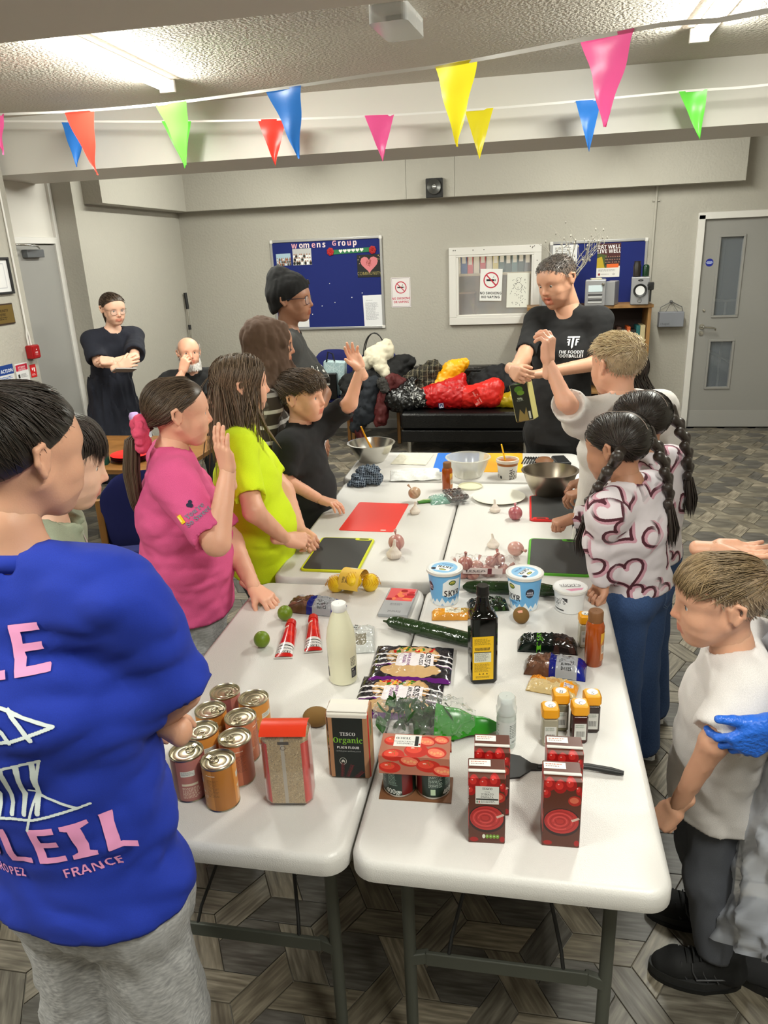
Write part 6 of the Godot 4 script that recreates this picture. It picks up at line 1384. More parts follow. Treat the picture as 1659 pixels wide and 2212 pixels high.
func make_people() -> void:
	hand_mesh("open",[6,8,5,0],3.0)
	hand_mesh("wave",[[14,18,10],[10,14,10],[14,18,10],[20,24,12]],5.0)
	hand_mesh("rest",[[22,24,14],[20,26,14],[22,26,14],[24,26,14]],7.0)
	hand_mesh("fist",[[62,85,50],[68,88,50],[72,88,50],[76,88,50]],1.0,Vector3(.3,.8,.55),60)
	hand_mesh("curl",[[35,45,25],[40,50,25],[45,52,25],[50,55,25]],2.0,Vector3(.4,.8,.5),40)
	var white:=skin_mat(Color(.89,.67,.56)); var fair:=skin_mat(Color(.9,.72,.62))
	var tan:=skin_mat(Color(.8,.6,.49)); var olive:=skin_mat(Color(.72,.52,.41)); var brown:=skin_mat(Color(.6,.42,.32))
	var dark:=Color(.022,.016,.013); var dark2:=Color(.05,.036,.028)
	var br0:=Color(.065,.04,.024); var br1:=Color(.17,.11,.07)
	var black:=cloth(Color(.12,.12,.125),TEX.weave,9.0,.95)
	var D:=Vector3.DOWN
	var U:=Vector3.UP
	# --- girl in the blue t-shirt, back to the camera
	var j:=person("blue","girl in oversized royal blue t-shirt and grey joggers, back to the room",{"tall": 1.66,"yaw": 176.0,"twist": 4.0,"hyaw": 158.0,"hpitch": 6.0,"hs": .97,"skin": tan,"face": "slim","wide": 1.06,"cell": .0085,"shw": .178,"hcell": .0034,
		"handR": ["curl",Vector3(-.9,.1,-.4),Vector3(-.1,.3,1)],"handL": ["rest",Vector3(.8,0,-.5),D]})
	var f:=shirt_sdf(j,.024,.88,.735,.05,.006,.2)
	garment(j.root,"tshirt",f,cloth(Color(.08,.2,.66),TEX.weave,10.0),j.cell,.013,11,Vector3(3.2,6,4))
	collar(j,.057,cloth(Color(.08,.2,.66),TEX.weave,20.0),14.0,.01)
	var c:=Canvas.new(512,560,Color(0,0,0,0))
	var pk:=Color(.93,.62,.8)
	c.text("LE",300,80,92,pk,-1,1.0,.0,false,1.15).text("SO",290,80,92,pk,1,1.0,.0,false,1.15)
	c.text("SOLEIL",262,470,80,pk,0,1.0,.0,false,1.25).text("SAINT-TROPEZ",150,535,20,pk,0,1.0).text("FRANCE",390,535,20,pk,0,1.0)
	var wh:=Color(.86,.9,.9)
	c.line([Vector2(170,190),Vector2(270,165),Vector2(350,170),Vector2(440,215),Vector2(360,230),Vector2(270,235),Vector2(170,190)],7,wh)
	for k in 5: c.line([Vector2(200+k*40,180-k*2),Vector2(230+k*42,232)],9,wh)
	for k in 5: c.line([Vector2(250+k*30,290-k*2),Vector2(215+k*30,395)],11,wh)
	c.line([Vector2(385,280),Vector2(300,430)],6,wh); c.line([Vector2(235,292),Vector2(385,282)],6,wh)
	c.line([Vector2(210,400),Vector2(320,408),Vector2(430,395)],6,wh); c.line([Vector2(330,345),Vector2(410,398)],6,wh)
	print_on(j.root,f,j.C.lerp(j.pelvis,.14)-j.fr*.13+j.lat*.045,-j.fr+Vector3(0,.1,0),U+j.lat*.16,.44,.5,c.material(.85,true),"print","pink and white printed lettering and deckchair",26,30)
	trousers(j,cloth(Color(.8,.8,.8),TEX.marl,3.0),.014,.06,.82,.03,.01,9)
	shoes(j,black,mat(Color(.8,.8,.8)))
	var mb:=MB.new()
	scalp(mb,dark,.006)
	strands(mb,2600,3,func(rg):
		var d:=rnd_dir(rg)
		return d if over_line(d) and d.z<.66 else Vector3.ZERO,
		func(p,d,k): return (Vector3(0,.12,-.1)-p).normalized()+Vector3(0,.2,0),Vector2(.08,.17),.0013,Vector2(.003,.011),dark,dark2,7)
	lock(mb,[Vector3(0,.11,-.07),Vector3(.0,.15,-.1),Vector3(.01,.1,-.16),Vector3(0,.06,-.12)],[.03,.04,.045,.03],150,4,dark,dark2)
	brows(mb,dark)
	hair(j.root,j,mb,MAT.hair); eyes(j.root,j,Color(.05,.03,.02))
	# --- girl in the sage top
	j=person("sage","dark-haired girl with fringe in sage green half-zip sweatshirt",{"tall": 1.5,"yaw": 118.0,"hyaw": 120.0,"hpitch": 12.0,"hs": .94,"skin": fair,"face": "girl","cell": .009,
		"handR": ["rest",Vector3(.6,-.5,-.6),D],"handL": ["rest",Vector3(.8,-.4,-.4),D]})
	f=shirt_sdf(j,.03,1.95,.72,.066,.012,.16)
	f.cap(j.neck+Vector3(0,.03,0)+j.lat*.05,j.neck+Vector3(0,.0,0)+j.fr*.075+j.lat*.03,.016,.016,.012)
	f.cap(j.neck+Vector3(0,.03,0)-j.lat*.05,j.neck+Vector3(0,.0,0)+j.fr*.075-j.lat*.03,.016,.016,.012)
	f.cap(j.neck+Vector3(0,.035,0)-j.lat*.05-j.fr*.03,j.neck+Vector3(0,.035,0)+j.lat*.05-j.fr*.03,.018,.018,.012)
	garment(j.root,"sweatshirt",f,cloth(Color(.6,.63,.54),TEX.weave,8.0),j.cell,.007,13,Vector3(5,7,5))
	c=Canvas.new(32,256,Color(0,0,0,0)).rect(14,0,5,256,Color(.75,.76,.72)).rect(11,6,10,24,Color(.62,.62,.6))
	print_on(j.root,f,j.C+j.fr*.1+U*.03,j.fr,U,.03,.2,c.material(.3,true),"zip","silver zip",2,16)
	trousers(j,black,.012,.02,.82,.06); shoes(j,black,mat(Color(.8,.8,.8)))
	mb=MB.new()
	scalp(mb,dark2,.005,-.005,.6)
	strands(mb,2000,13,func(rg):
		var d:=rnd_dir(rg)
		return d if over_line(d,-.005,.6) and d.z<.5 else Vector3.ZERO,
		func(p,d,k): return Vector3(-p.x*4.0,-.35,-1.0),Vector2(.08,.16),.0016,Vector2(.004,.011),Color(.03,.021,.016),Color(.07,.05,.038),7)
	strands(mb,800,14,func(rg): return Vector3(rg.randf_range(-.75,.75),.9,rg.randf_range(.2,.8)),
		func(p,d,k): return Vector3(p.x*2.0,-.2-k*1.6,1.0-k*.9),Vector2(.08,.12),.0016,Vector2(.006,.014),Color(.025,.018,.014),Color(.06,.042,.032),7,.8)
	lock(mb,[Vector3(0,.05,-.1),Vector3(0,.03,-.16),Vector3(0,-.08,-.15),Vector3(0,-.17,-.12)],[.025,.03,.03,.015],120,8,dark,dark2)
	brows(mb,dark2); hair(j.root,j,mb,MAT.hair); eyes(j.root,j,Color(.06,.035,.02),Vector2(0,10))
	# --- girl in pink
	j=person("pink","girl in bright pink t-shirt and grey joggers raising one hand",{"tall": 1.46,"yaw": 118.0,"hyaw": 124.0,"hpitch": 2.0,"hs": .96,"skin": white,"face": "girl","wide": 1.3,"arm": 1.28,"belly": .035,"leg": 1.25,"cell": .0085,"neckw": 1.1,"shw": .17,
		"handR": ["open",Vector3(-.12,1,-.02),Vector3(.5,.1,-.87)],"handL": ["rest",Vector3(.75,-.28,.4),D]})
	f=shirt_sdf(j,.018,.84,.71,.06,.007,.12)
	garment(j.root,"tshirt",f,cloth(Color(.9,.36,.58),TEX.weave,9.0),j.cell,.007,17,Vector3(4,10,4))
	collar(j,.056,cloth(Color(.9,.36,.58),TEX.weave,20.0))
	c=Canvas.new(256,192,Color(0,0,0,0))
	c.poly(PackedVector2Array([Vector2(20,60),Vector2(46,60),Vector2(46,120),Vector2(20,120)]),Color(.95,.78,.1)).rect(22,66,10,40,Color(1,.93,.5)).line([Vector2(33,60),Vector2(24,40)],3,Color(.9,.4,.3))
	for q in [[120,40],[140,30],[132,52]]: c.oval(q[0],q[1],13,13,Color(.13,.14,.25))
	c.text("You're",130,92,30,Color(.45,.55,.6),0,1.0,-.1,true).text("So Sweet",130,134,30,Color(.45,.55,.6),0,1.0,-.1,true)
	var am: Vector3=j.SR.lerp(j.ER,.5)
	var an: Vector3=(C_POS-am).normalized()
	print_on(j.root,f,am+an*.06,an,j.SR-j.ER,.12,.09,c.material(.85,true),"print","grey lettering with a yellow popsicle")
	c=Canvas.new(128,128,Color(0,0,0,0))
	for q in [[40,50],[66,40],[60,64],[86,62],[44,74]]: c.oval(q[0],q[1],18,14,Color(.45,.62,.72))
	c.rect(60,84,40,26,Color(.55,.75,.5)).rect(64,80,10,34,Color(.85,.85,.8))
	print_on(j.root,f,j.C+j.fr*.12-j.lat*.04+U*.03,j.fr,U,.1,.1,c.material(.85,true),"print","pale blue flower print")
	trousers(j,cloth(Color(.84,.84,.83),TEX.marl,3.0),.016,.03,.8,.03,.012,19)
	shoes(j,black,mat(Color(.8,.8,.8)))
	mb=MB.new()
	scalp(mb,br0,.004)
	strands(mb,2300,23,func(rg):
		var d:=rnd_dir(rg)
		return d if over_line(d) and d.z<.62 else Vector3.ZERO,
		func(p,d,k): return (Vector3(0,-.035,-.115)-p).normalized()+Vector3(0,-.05,-.1),Vector2(.08,.18),.0015,Vector2(.003,.008),Color(.06,.038,.024),Color(.15,.1,.064),8)
	lock(mb,[Vector3(0,-.04,-.1),Vector3(0,-.07,-.155),Vector3(0,-.18,-.17),Vector3(0,-.3,-.165),Vector3(0,-.37,-.15)],[.018,.026,.028,.022,.01],260,7,br0,Color(.13,.085,.055),.0028)
	brows(mb,Color(.12,.07,.045)); hair(j.root,j,mb,MAT.hair); eyes(j.root,j,Color(.12,.17,.2))
	f=Sdf.new()
	for k in 11:
		var a:=TAU*k/11
		var p:=Vector3(cos(a)*.028,-.05+sin(a)*.026-.01,-.12-cos(a*2.0)*.006)
		f.cap(p,p+Vector3(cos(a),sin(a),0)*.022+Vector3(0,0,-.01),.022,.016+.006*(k % 2),.006)
	mb=MB.new(); f.nz=noise(60.0,3,2); f.amp=.003; f.build(.0035,mb)
	part(j.root,"scrunchie",mb,cloth(Color(.92,.33,.47),TEX.weave,30.0),Transform3D(j.hb*j.hs,j.head),"pink towelling scrunchie")
	# --- girl in fluorescent yellow
	j=person("yellow","long-haired girl in fluorescent yellow t-shirt with hands clasped",{"tall": 1.46,"yaw": 112.0,"hyaw": 121.0,"hpitch": .0,"hs": .94,"skin": white,"face": "girl","wide": 1.2,"belly": .05,"arm": 1.2,"leg": 1.2,"cell": .0085,"shw": .165,
		"handR": ["curl",Vector3(.8,-.25,-.5),Vector3(.1,-.5,-.5)],"handL": ["curl",Vector3(.7,-.3,.6),Vector3(0,-.6,-.4)]})
	f=shirt_sdf(j,.014,.72,.665,.056,.006,.1)
	garment(j.root,"tshirt",f,cloth(Color(.88,.98,.08),TEX.weave,9.0),j.cell,.005,27,Vector3(4,8,4))
	collar(j,.052,cloth(Color(.88,.98,.08),TEX.weave,20.0))
	f=Sdf.new(); legs(f,j,.004,.004,.03,false); torso(f,j,.005); f.cuts.append(Plane(U,.74)); f.cuts.append(Plane(D,-.06))
	garment(j.root,"leggings",f,mat(Color(.28,.31,.32),.85),.011,.002,3); shoes(j,black,mat(Color(.8,.8,.8)))
	mb=MB.new()
	scalp(mb,br0,.004)
	var long_c0:=Color(.085,.055,.034); var long_c1:=Color(.24,.165,.105)
	strands(mb,2600,33,func(rg):
		var d:=rnd_dir(rg)
		return d if over_line(d) and d.y>-.2 else Vector3.ZERO,
		func(p,d,k):
			if p.y>.02: return Vector3(signf(p.x+.004)*(.9 if absf(p.x)<.07 else .0),-.9,-.35)
			return Vector3(signf(p.x)*.04,-1.0,-.22 if p.z>-.03 else .03),Vector2(.26,.42),.0018,Vector2(.004,.016),long_c0,long_c1,11,.85)
	lock(mb,[Vector3(-.075,.02,.03),Vector3(-.085,-.06,.03),Vector3(-.075,-.17,.07),Vector3(-.06,-.27,.13)],[.008,.01,.008,.003],30,7,long_c0,long_c1,.0018)
	brows(mb,Color(.16,.1,.065)); hair(j.root,j,mb,MAT.hair); eyes(j.root,j,Color(.12,.17,.2))
	# --- boy in black with his hand up
	j=person("boy","brown-haired boy in black t-shirt raising his left hand",{"tall": 1.36,"yaw": 92.0,"hyaw": 80.0,"hpitch": -2.0,"hroll": 3.0,"hs": .95,"skin": white,"face": "boy","wide": 1.12,"belly": .03,"arm": 1.15,"cell": .009,"shw": .165,
		"handL": ["wave",Vector3(-.42,1,.1),Vector3(.35,.25,.6)],"handR": ["rest",Vector3(.85,-.2,.12),D],"SL": Vector3(-.6,1.105,-2.235)})
	f=shirt_sdf(j,.014,.74,.63,.058,.005,.1)
	garment(j.root,"tshirt",f,black,j.cell,.005,37,Vector3(5,9,5))
	collar(j,.052,black)
	c=Canvas.new(64,64,Color(0,0,0,0)).poly(PackedVector2Array([Vector2(20,6),Vector2(40,10),Vector2(54,24),Vector2(40,34),Vector2(34,58),Vector2(22,50),Vector2(14,26)]),Color(.9,.9,.9)).line([Vector2(24,20),Vector2(40,26)],3,Color(.1,.1,.1)).line([Vector2(26,36),Vector2(34,44)],3,Color(.1,.1,.1))
	print_on(j.root,f,j.C+j.fr*.1+j.lat*.06+U*.06,j.fr,U,.055,.055,c.material(.85,true),"badge","white printed emblem",8,8)
	trousers(j,black,.012,.02,.72,.06); shoes(j,black,mat(Color(.8,.8,.8)))
	mb=short_hair(2600,41,Color(.06,.038,.024),Color(.13,.085,.052),Vector2(.05,.1),Vector3(-.25,-.05,1.0),Vector2(.004,.022),.1,Color(.075,.05,.034),.35,.5)
	strands(mb,1100,42,func(rg): return Vector3(rg.randf_range(-.85,.85),rg.randf_range(.6,1.0),rg.randf_range(.3,.9)),
		func(p,d,k): return Vector3(-.25,.1-k*2.2,1.0-k*1.0),Vector2(.07,.105),.0019,Vector2(.006,.022),Color(.06,.038,.024),Color(.13,.085,.052),6,.5)
	brows(mb,Color(.09,.055,.035),.0026); hair(j.root,j,mb,MAT.hair); eyes(j.root,j,Color(.1,.13,.16),Vector2(10,-5))
	# --- girl in the hijab
	j=person("hijab","girl in glasses, brown headscarf and brown top with white stripes",{"tall": 1.55,"yaw": 112.0,"hyaw": 108.0,"hpitch": 4.0,"hs": .95,"skin": olive,"face": "slim","cell": .009,
		"handR": ["rest",Vector3(.6,-.6,0),D],"handL": ["rest",Vector3(.6,-.6,0),D]})
	f=shirt_sdf(j,.022,1.9,.7,.06,.012,.16)
	garment(j.root,"striped_top",f,cloth(Color(1,1,1),TEX.stripes,1.0),j.cell,.007,43,Vector3(6,7,6))
	trousers(j,black,.02,.03,.8,.05); shoes(j,black,mat(Color(.3,.3,.3)))
	f=Sdf.new()
	var hb: Basis=j.hb*j.hs
	var hp:=func(v: Vector3) -> Vector3: return j.head+hb*v
	f.cap(hp.call(Vector3(0,.04,-.04)),hp.call(Vector3(0,.038,.02)),.09,.082,.03)
	f.cap(hp.call(Vector3(0,.02,-.05)),hp.call(Vector3(0,-.1,-.03)),.088,.085,.05)
	f.cap(hp.call(Vector3(0,.0,.02)),hp.call(Vector3(0,-.105,.045)),.086,.07,.04)
	f.cap(hp.call(Vector3(0,.015,.1)),hp.call(Vector3(0,-.055,.11)),.056,.05,.01,hb.x.normalized(),.95,true)
	f.cap(hp.call(Vector3(0,-.1,-.03)),j.C-j.fr*.06,.09,.12,.06,j.lat,.75)
	f.cap(hp.call(Vector3(-.02,-.12,.03)),j.neck+j.fr*.09-U*.06,.06,.055,.05)
	f.cap(j.neck+j.fr*.1+j.lat*.02-U*.05,j.C+j.fr*.14+j.lat*.06-U*.1,.055,.045,.05)
	f.cap(j.C+j.fr*.14+j.lat*.06-U*.1,j.W+j.fr*.13+j.lat*.05,.045,.03,.04)
	f.cap(j.neck+U*.02,j.SL+U*.005,.075,.06,.05)
	f.cap(j.neck+U*.02,j.SR+U*.005,.075,.06,.05)
	garment(j.root,"headscarf",f,cloth(Color(.36,.27,.21),TEX.weave,16.0),.006,.008,47,Vector3(16,7,16))
	mb=MB.new(); brows(mb,dark); hair(j.root,j,mb,MAT.hair,"eyebrows"); eyes(j.root,j,Color(.04,.025,.02)); glasses(j,Color(.12,.05,.12),.8)
	# --- teenager in the beanie
	j=person("beanie","teenager in black beanie, glasses and charcoal t-shirt",{"tall": 1.76,"yaw": 105.0,"hyaw": 92.0,"hpitch": -2.0,"hs": 1.0,"skin": brown,"face": "teen","cell": .01,
		"handR": ["rest",Vector3(.5,-.7,.2),D],"handL": ["rest",Vector3(.5,-.7,.2),D]})
	f=shirt_sdf(j,.02,.8,.78,.058,.016,.16)
	garment(j.root,"tshirt",f,cloth(Color(.25,.25,.245),TEX.weave,9.0),j.cell,.005,53,Vector3(6,9,6))
	collar(j,.06,cloth(Color(.25,.25,.245),TEX.weave,20.0))
	c=Canvas.new(128,128,Color(.2,.2,.19))
	var rg:=RandomNumberGenerator.new(); rg.seed=8
	for k in 90: c.oval(rg.randf()*128,rg.randf()*128,rg.randf_range(2,9),rg.randf_range(1,5),Color(.85,.85,.82) if rg.randf()<.5 else Color(.1,.1,.1),rg.randf()*3.0)
	print_on(j.root,f,j.C+j.fr*.12-j.lat*.03-U*.02,j.fr,U,.17,.16,c.material(.85,false),"print","black and white photographic print")
	trousers(j,black,.02,.03,.9,.05); shoes(j,black,mat(Color(.3,.3,.3)))
	f=Sdf.new()
	hb=j.hb*j.hs
	f.cap(hp_at(j,Vector3(0,.045,-.03)),hp_at(j,Vector3(0,.05,.018)),.089,.084,.03)
	f.cap(hp_at(j,Vector3(0,.06,-.02)),hp_at(j,Vector3(0,.115,-.05)),.08,.06,.05)
	f.cap(hp_at(j,Vector3(0,-.02,-.045)),hp_at(j,Vector3(0,.02,-.04)),.075,.085,.03)
	var cn: Vector3=(hb*Vector3(0,-1,.62)).normalized()
	f.cuts.append(Plane(cn,hp_at(j,Vector3(0,.05,.09))))
	mb=MB.new(); f.nz=noise(1.0,5,1); f.amp=.003; f.nsc=Vector3(40,12,40); f.build(.006,mb)
	part(j.root,"beanie",mb,cloth(Color(.035,.035,.037),TEX.weave,20.0),Transform3D.IDENTITY,"black knitted beanie")
	mb=MB.new(); mb.box(Vector3(.045,.083,.092),Vector3(.03,.026,.004),.001,face_basis(24,-14))
	part(j.root,"beanie_patch",mb,mat(Color(.2,.17,.13),.7),Transform3D(hb,j.head))
	mb=MB.new(); brows(mb,dark,.003); hair(j.root,j,mb,MAT.hair,"eyebrows"); eyes(j.root,j,Color(.03,.02,.015),Vector2(15,0)); glasses(j,Color(.08,.12,.2),.2)
	# --- woman in navy
	j=person("woman","woman in glasses and navy dress standing with folded arms by the wall",{"tall": 1.66,"yaw": 48.0,"hyaw": 52.0,"hpitch": 8.0,"hs": .98,"skin": fair,"face": "woman","cell": .012,"wide": .95,"hcell": .005,
		"handR": ["rest",Vector3(.8,.3,-.3),Vector3(-.4,-.2,-.8)],"handL": ["curl",Vector3(-.9,.1,.3),Vector3(.1,-.6,-.6)]})
	var navy:=cloth(Color(.09,.105,.16),TEX.weave,9.0)
	f=shirt_sdf(j,.012,.8,.9,.06,.03,.0)
	garment(j.root,"dress_top",f,navy,.01,.004,57)
	f=Sdf.new()
	f.cap(j.W,j.pelvis,.11,.135,.04,j.lat,.75); f.cap(j.pelvis,Vector3(j.pelvis.x,.3,j.pelvis.z),.14,.27,.04,j.lat,.85)
	f.cuts.append(Plane(U,1.08)); f.cuts.append(Plane(D,-.25))
	garment(j.root,"pleated_skirt",f,navy,.012,.022,59,Vector3(15,.6,15))
	mb=MB.new()
	scalp(mb,br0,.004)
	strands(mb,800,61,func(rg2):
		var d:=rnd_dir(rg2)
		return d if over_line(d) else Vector3.ZERO,
		func(p,d,k): return (Vector3(0,.04,-.125)-p).normalized(),Vector2(.08,.17),.0026,Vector2(.004,.009),Color(.05,.03,.02),Color(.1,.065,.042),7)
	lock(mb,[Vector3(0,.04,-.1),Vector3(0,.03,-.15),Vector3(0,-.06,-.16),Vector3(0,-.14,-.14)],[.015,.022,.022,.01],120,9,br0,Color(.12,.08,.05),.0028)
	brows(mb,br0); hair(j.root,j,mb,MAT.hair); eyes(j.root,j,Color(.1,.08,.05)); glasses(j,Color(.55,.45,.35),.7)
	var ph:=MB.new(); ph.box(Vector3.ZERO,Vector3(.09,.16,.012),.004)
	var pho:=part(self,"notebook",ph,mat(Color(.62,.6,.58),.5),Transform3D(Basis.from_euler(Vector3(1.2,.6,1.2)),j.WR+Vector3(.05,-.02,.03)))
	tag(pho,"small grey notebook held by the woman in navy","notebook")
	# --- bearded man on a chair
	j=person("beard","bald man with white beard and black t-shirt, hand at his mouth",{"tall": 1.72,"yaw": 30.0,"hyaw": 32.0,"hpitch": -4.0,"hs": 1.0,"skin": white,"face": "old","cell": .012,"hcell": .005,
		"handR": ["curl",Vector3(.25,.75,-.2),Vector3(.25,.3,-.9)],"handL": ["rest",Vector3(.1,-.4,.9),D],
		"KL": Vector3(-1.98,.48,-4.02),"KR": Vector3(-2.16,.48,-3.96),"AL": Vector3(-1.95,.08,-4.0),"AR": Vector3(-2.12,.08,-3.94)})
	f=shirt_sdf(j,.018,.8,.5,.06,.014,.05)
	garment(j.root,"tshirt",f,black,.011,.007,63)
	c=Canvas.new(64,64,Color(0,0,0,0)).poly(PackedVector2Array([Vector2(8,10),Vector2(26,24),Vector2(40,8),Vector2(56,20),Vector2(40,34),Vector2(46,56),Vector2(24,44)]),Color(.85,.8,.15))
	print_on(j.root,f,j.C+j.fr*.12-U*.02,j.fr,U,.09,.09,c.material(.85,true),"print","yellow printed shape",8,8)
	trousers(j,black,.016,.02,.62,.05); shoes(j,black,mat(Color(.3,.3,.3)))
	mb=MB.new()
	strands(mb,500,64,func(rg2):
		var d:=rnd_dir(rg2)
		return d if d.y<.35 and d.z<.35 and d.y>-.7 else Vector3.ZERO,
		func(p,d,k): return Vector3(d.x*.4,-.8,-.4),Vector2(.03,.06),.0032,Vector2(.001,.01),Color(.5,.48,.45),Color(.75,.73,.7),4)
	var rg3:=RandomNumberGenerator.new(); rg3.seed=66
	for k in 900:
		var a:=rg3.randf_range(-1.5,1.5)
		var y:=rg3.randf_range(-.105,-.03 if absf(a)>.9 else -.06)
		var p:=Vector3(sin(a)*.066,y,.012+cos(a)*.066)
		var dn:=Vector3(sin(a)*.4,-1,cos(a)*.5).normalized()*rg3.randf_range(.02,.045)
		mb.col=Color(.55,.52,.48).lerp(Color(.8,.78,.75),rg3.randf())
		mb.tube([p,p+dn*.6,p+dn+Vector3(0,-.005,-.004)],[.003,.0028,.0005],3,false)
	mb.col=Color(1,1,1)
	brows(mb,Color(.4,.36,.33)); hair(j.root,j,mb,MAT.hair,"hair_and_beard","white hair and full beard"); eyes(j.root,j,Color(.1,.1,.1))
	# --- the demonstrator in black
	j=person("chef","tall man in black polo shirt with white logo opening a packet",{"tall": 1.8,"yaw": -22.0,"hyaw": -42.0,"hpitch": 16.0,"hroll": 4.0,"hs": 1.1,"skin": tan,"face": "chef","cell": .009,"wide": 1.02,"arm": 1.1,"shw": .186,"neckw": 1.15,"hcell": .0038,
		"handR": ["curl",Vector3(.35,-.1,.9),Vector3(.8,-.3,-.3)],"handL": ["curl",Vector3(-.9,.0,.35),Vector3(-.1,-.8,.1)]})
	f=shirt_sdf(j,.008,.78,.78,.05,.005,.14)
	garment(j.root,"polo_shirt",f,black,j.cell,.005,67,Vector3(6,8,6))
	collar(j,.062,black,26.0,.009)
	c=Canvas.new(256,256,Color(0,0,0,0))
	var ww:=Color(.93,.93,.93)
	c.rect(66,20,124,16,ww).rect(118,20,20,110,ww).poly(PackedVector2Array([Vector2(118,130),Vector2(138,130),Vector2(128,150)]),ww)
	for s in [-1,1]:
		c.rect(128+s*36-8,46,16,70,ww); c.rect(minf(128+s*36,128+s*62),46,26,13,ww); c.rect(minf(128+s*36,128+s*56),72,20,12,ww)
	c.text("THE FOODIE",128,186,34,ww,0,1.0).text("FOOTBALLER",128,228,34,ww,0,1.0)
	print_on(j.root,f,j.C+j.fr*.12+j.lat*.075+U*.055,j.fr,U,.125,.125,c.material(.8,true),"logo","white shield logo reading THE FOODIE FOOTBALLER",10,10)
	trousers(j,black,.016,.024,.92,.05,.006,69); shoes(j,black,mat(Color(.1,.1,.1)))
	mb=short_hair(2600,71,Color(.03,.022,.018),Color(.075,.058,.045),Vector2(.012,.024),Vector3(0,.0,.9),Vector2(.0,.008),.3,Color(.11,.085,.07),.5,.7,1500)
	brows(mb,Color(.05,.035,.025),.003); hair(j.root,j,mb,MAT.hair); eyes(j.root,j,Color(.08,.06,.04),Vector2(0,22))
	mb=MB.new(); mb.box(Vector3(0,-.0605,.0845),Vector3(.026,.006,.006),.002); part(j.root,"teeth",mb,mat(Color(.85,.83,.78),.3),Transform3D(j.hb*j.hs,j.head))
	# --- blond boy
	j=person("blonde","blond boy in white t-shirt seen from behind with arm raised",{"tall": 1.5,"yaw": 205.0,"hyaw": 214.0,"hpitch": 2.0,"hs": .97,"skin": white,"face": "boy","cell": .009,"shw": .165,
		"handL": ["curl",Vector3(.0,1,-.12),Vector3(-.8,0,-.5)],"handR": ["rest",Vector3(-.8,-.3,.3),D]})
	f=shirt_sdf(j,.02,.72,.72,.058,.012,.14)
	garment(j.root,"tshirt",f,cloth(Color(.88,.86,.84),TEX.weave,9.0),j.cell,.007,73,Vector3(5,6,5))
	collar(j,.056,cloth(Color(.88,.86,.84),TEX.weave,20.0))
	trousers(j,black,.016,.024,.82,.05); shoes(j,black,mat(Color(.8,.8,.8)))
	mb=short_hair(3600,77,Color(.46,.33,.17),Color(.9,.75,.48),Vector2(.025,.05),Vector3(0,.0,.8),Vector2(.0,.012),.12,Color(.42,.31,.19),.7,.35,1900)
	brows(mb,Color(.3,.2,.12)); hair(j.root,j,mb,MAT.hair); eyes(j.root,j,Color(.15,.2,.25))
	# --- child hidden behind him
	j=person("hidden","black-haired child mostly hidden behind the blond boy",{"tall": 1.4,"yaw": 235.0,"hyaw": 250.0,"hpitch": .0,"hs": .95,"skin": brown_light(),"face": "girl","cell": .011,"shw": .15,
		"handL": ["curl",Vector3(-.9,-.3,.2),D],"handR": ["curl",Vector3(-.9,-.3,.1),D]})
	f=shirt_sdf(j,.02,.8,.65,.06,.016,.1)
	garment(j.root,"tshirt",f,black,.012,.008,83)
	trousers(j,black,.016,.024,.76,.05); shoes(j,black,mat(Color(.8,.8,.8)))
	mb=MB.new(); scalp(mb,dark,.006,-.02,.5)
	strands(mb,900,87,func(rg2):
		var d:=rnd_dir(rg2)
		return d if over_line(d,-.02,.5) else Vector3.ZERO,
		func(p,d,k): return Vector3(signf(p.x)*.3 if p.y>.02 else .0,-.9,-.4),Vector2(.09,.16),.003,Vector2(.005,.014),dark,dark2,7)
	brows(mb,dark); hair(j.root,j,mb,MAT.hair); eyes(j.root,j,Color(.03,.02,.015))
	# --- the two girls with braids
	var hearts:=cloth(Color(1,1,1),TEX.hearts,2.5); hearts.uv1_triplanar_sharpness=12.0
	var denim:=cloth(Color(.25,.36,.54),TEX.denim,5.0)
	for w in 2:
		var near:=w==0
		j=person("braidf" if near else "braidb","nearer girl with long black braids in white top with maroon hearts" if near else "farther girl with black braids, half hidden behind her braided neighbour",{"tall": 1.33 if near else 1.34,"yaw": 236.0 if near else 232.0,"hyaw": 232.0 if near else 226.0,"hpitch": 8.0,"hs": .95,"skin": olive,"face": "girl","cell": .009,"shw": .145,"wide": .98,
			"handL": ["fist",Vector3(-.25,-1,.1),Vector3(-.5,0,.5)] if near else ["fist",Vector3(-.9,-.3,.1),D],"handR": ["fist",Vector3(-.4,-.7,.4),Vector3(-.5,0,0)]})
		f=shirt_sdf(j,.018,1.92,.735,.054,.006,.1)
		garment(j.root,"heart_print_top",f,hearts,j.cell,.005,91+w,Vector3(6,8,6))
		trousers(j,denim,.018,.05,.77,.03,.005,95,"jeans")
		f=Sdf.new(); legs(f,j,.018,.05,.03,false); torso(f,j,.004); f.cap(j.HL,j.HR,.085*j.H+.018,.085*j.H+.018,.05)
		if near:
			c=Canvas.new(128,160,Color(0,0,0,0))
			for e in [0,7]: c.line([Vector2(10+e,8+e),Vector2(118-e,8+e),Vector2(114-e,120-e),Vector2(64,150-e),Vector2(14+e,120-e),Vector2(10+e,8+e)],2.2,Color(.45,.55,.68))
			print_on(j.root,f,j.HR-j.fr*.1+U*.0+j.lat*.02,-j.fr,U,.11,.13,c.material(.9,true),"pocket_stitching","pale stitched pocket outline",8,8)
		shoes(j,black,mat(Color(.85,.85,.85)))
		mb=MB.new(); scalp(mb,dark,.004,-.005,.62)
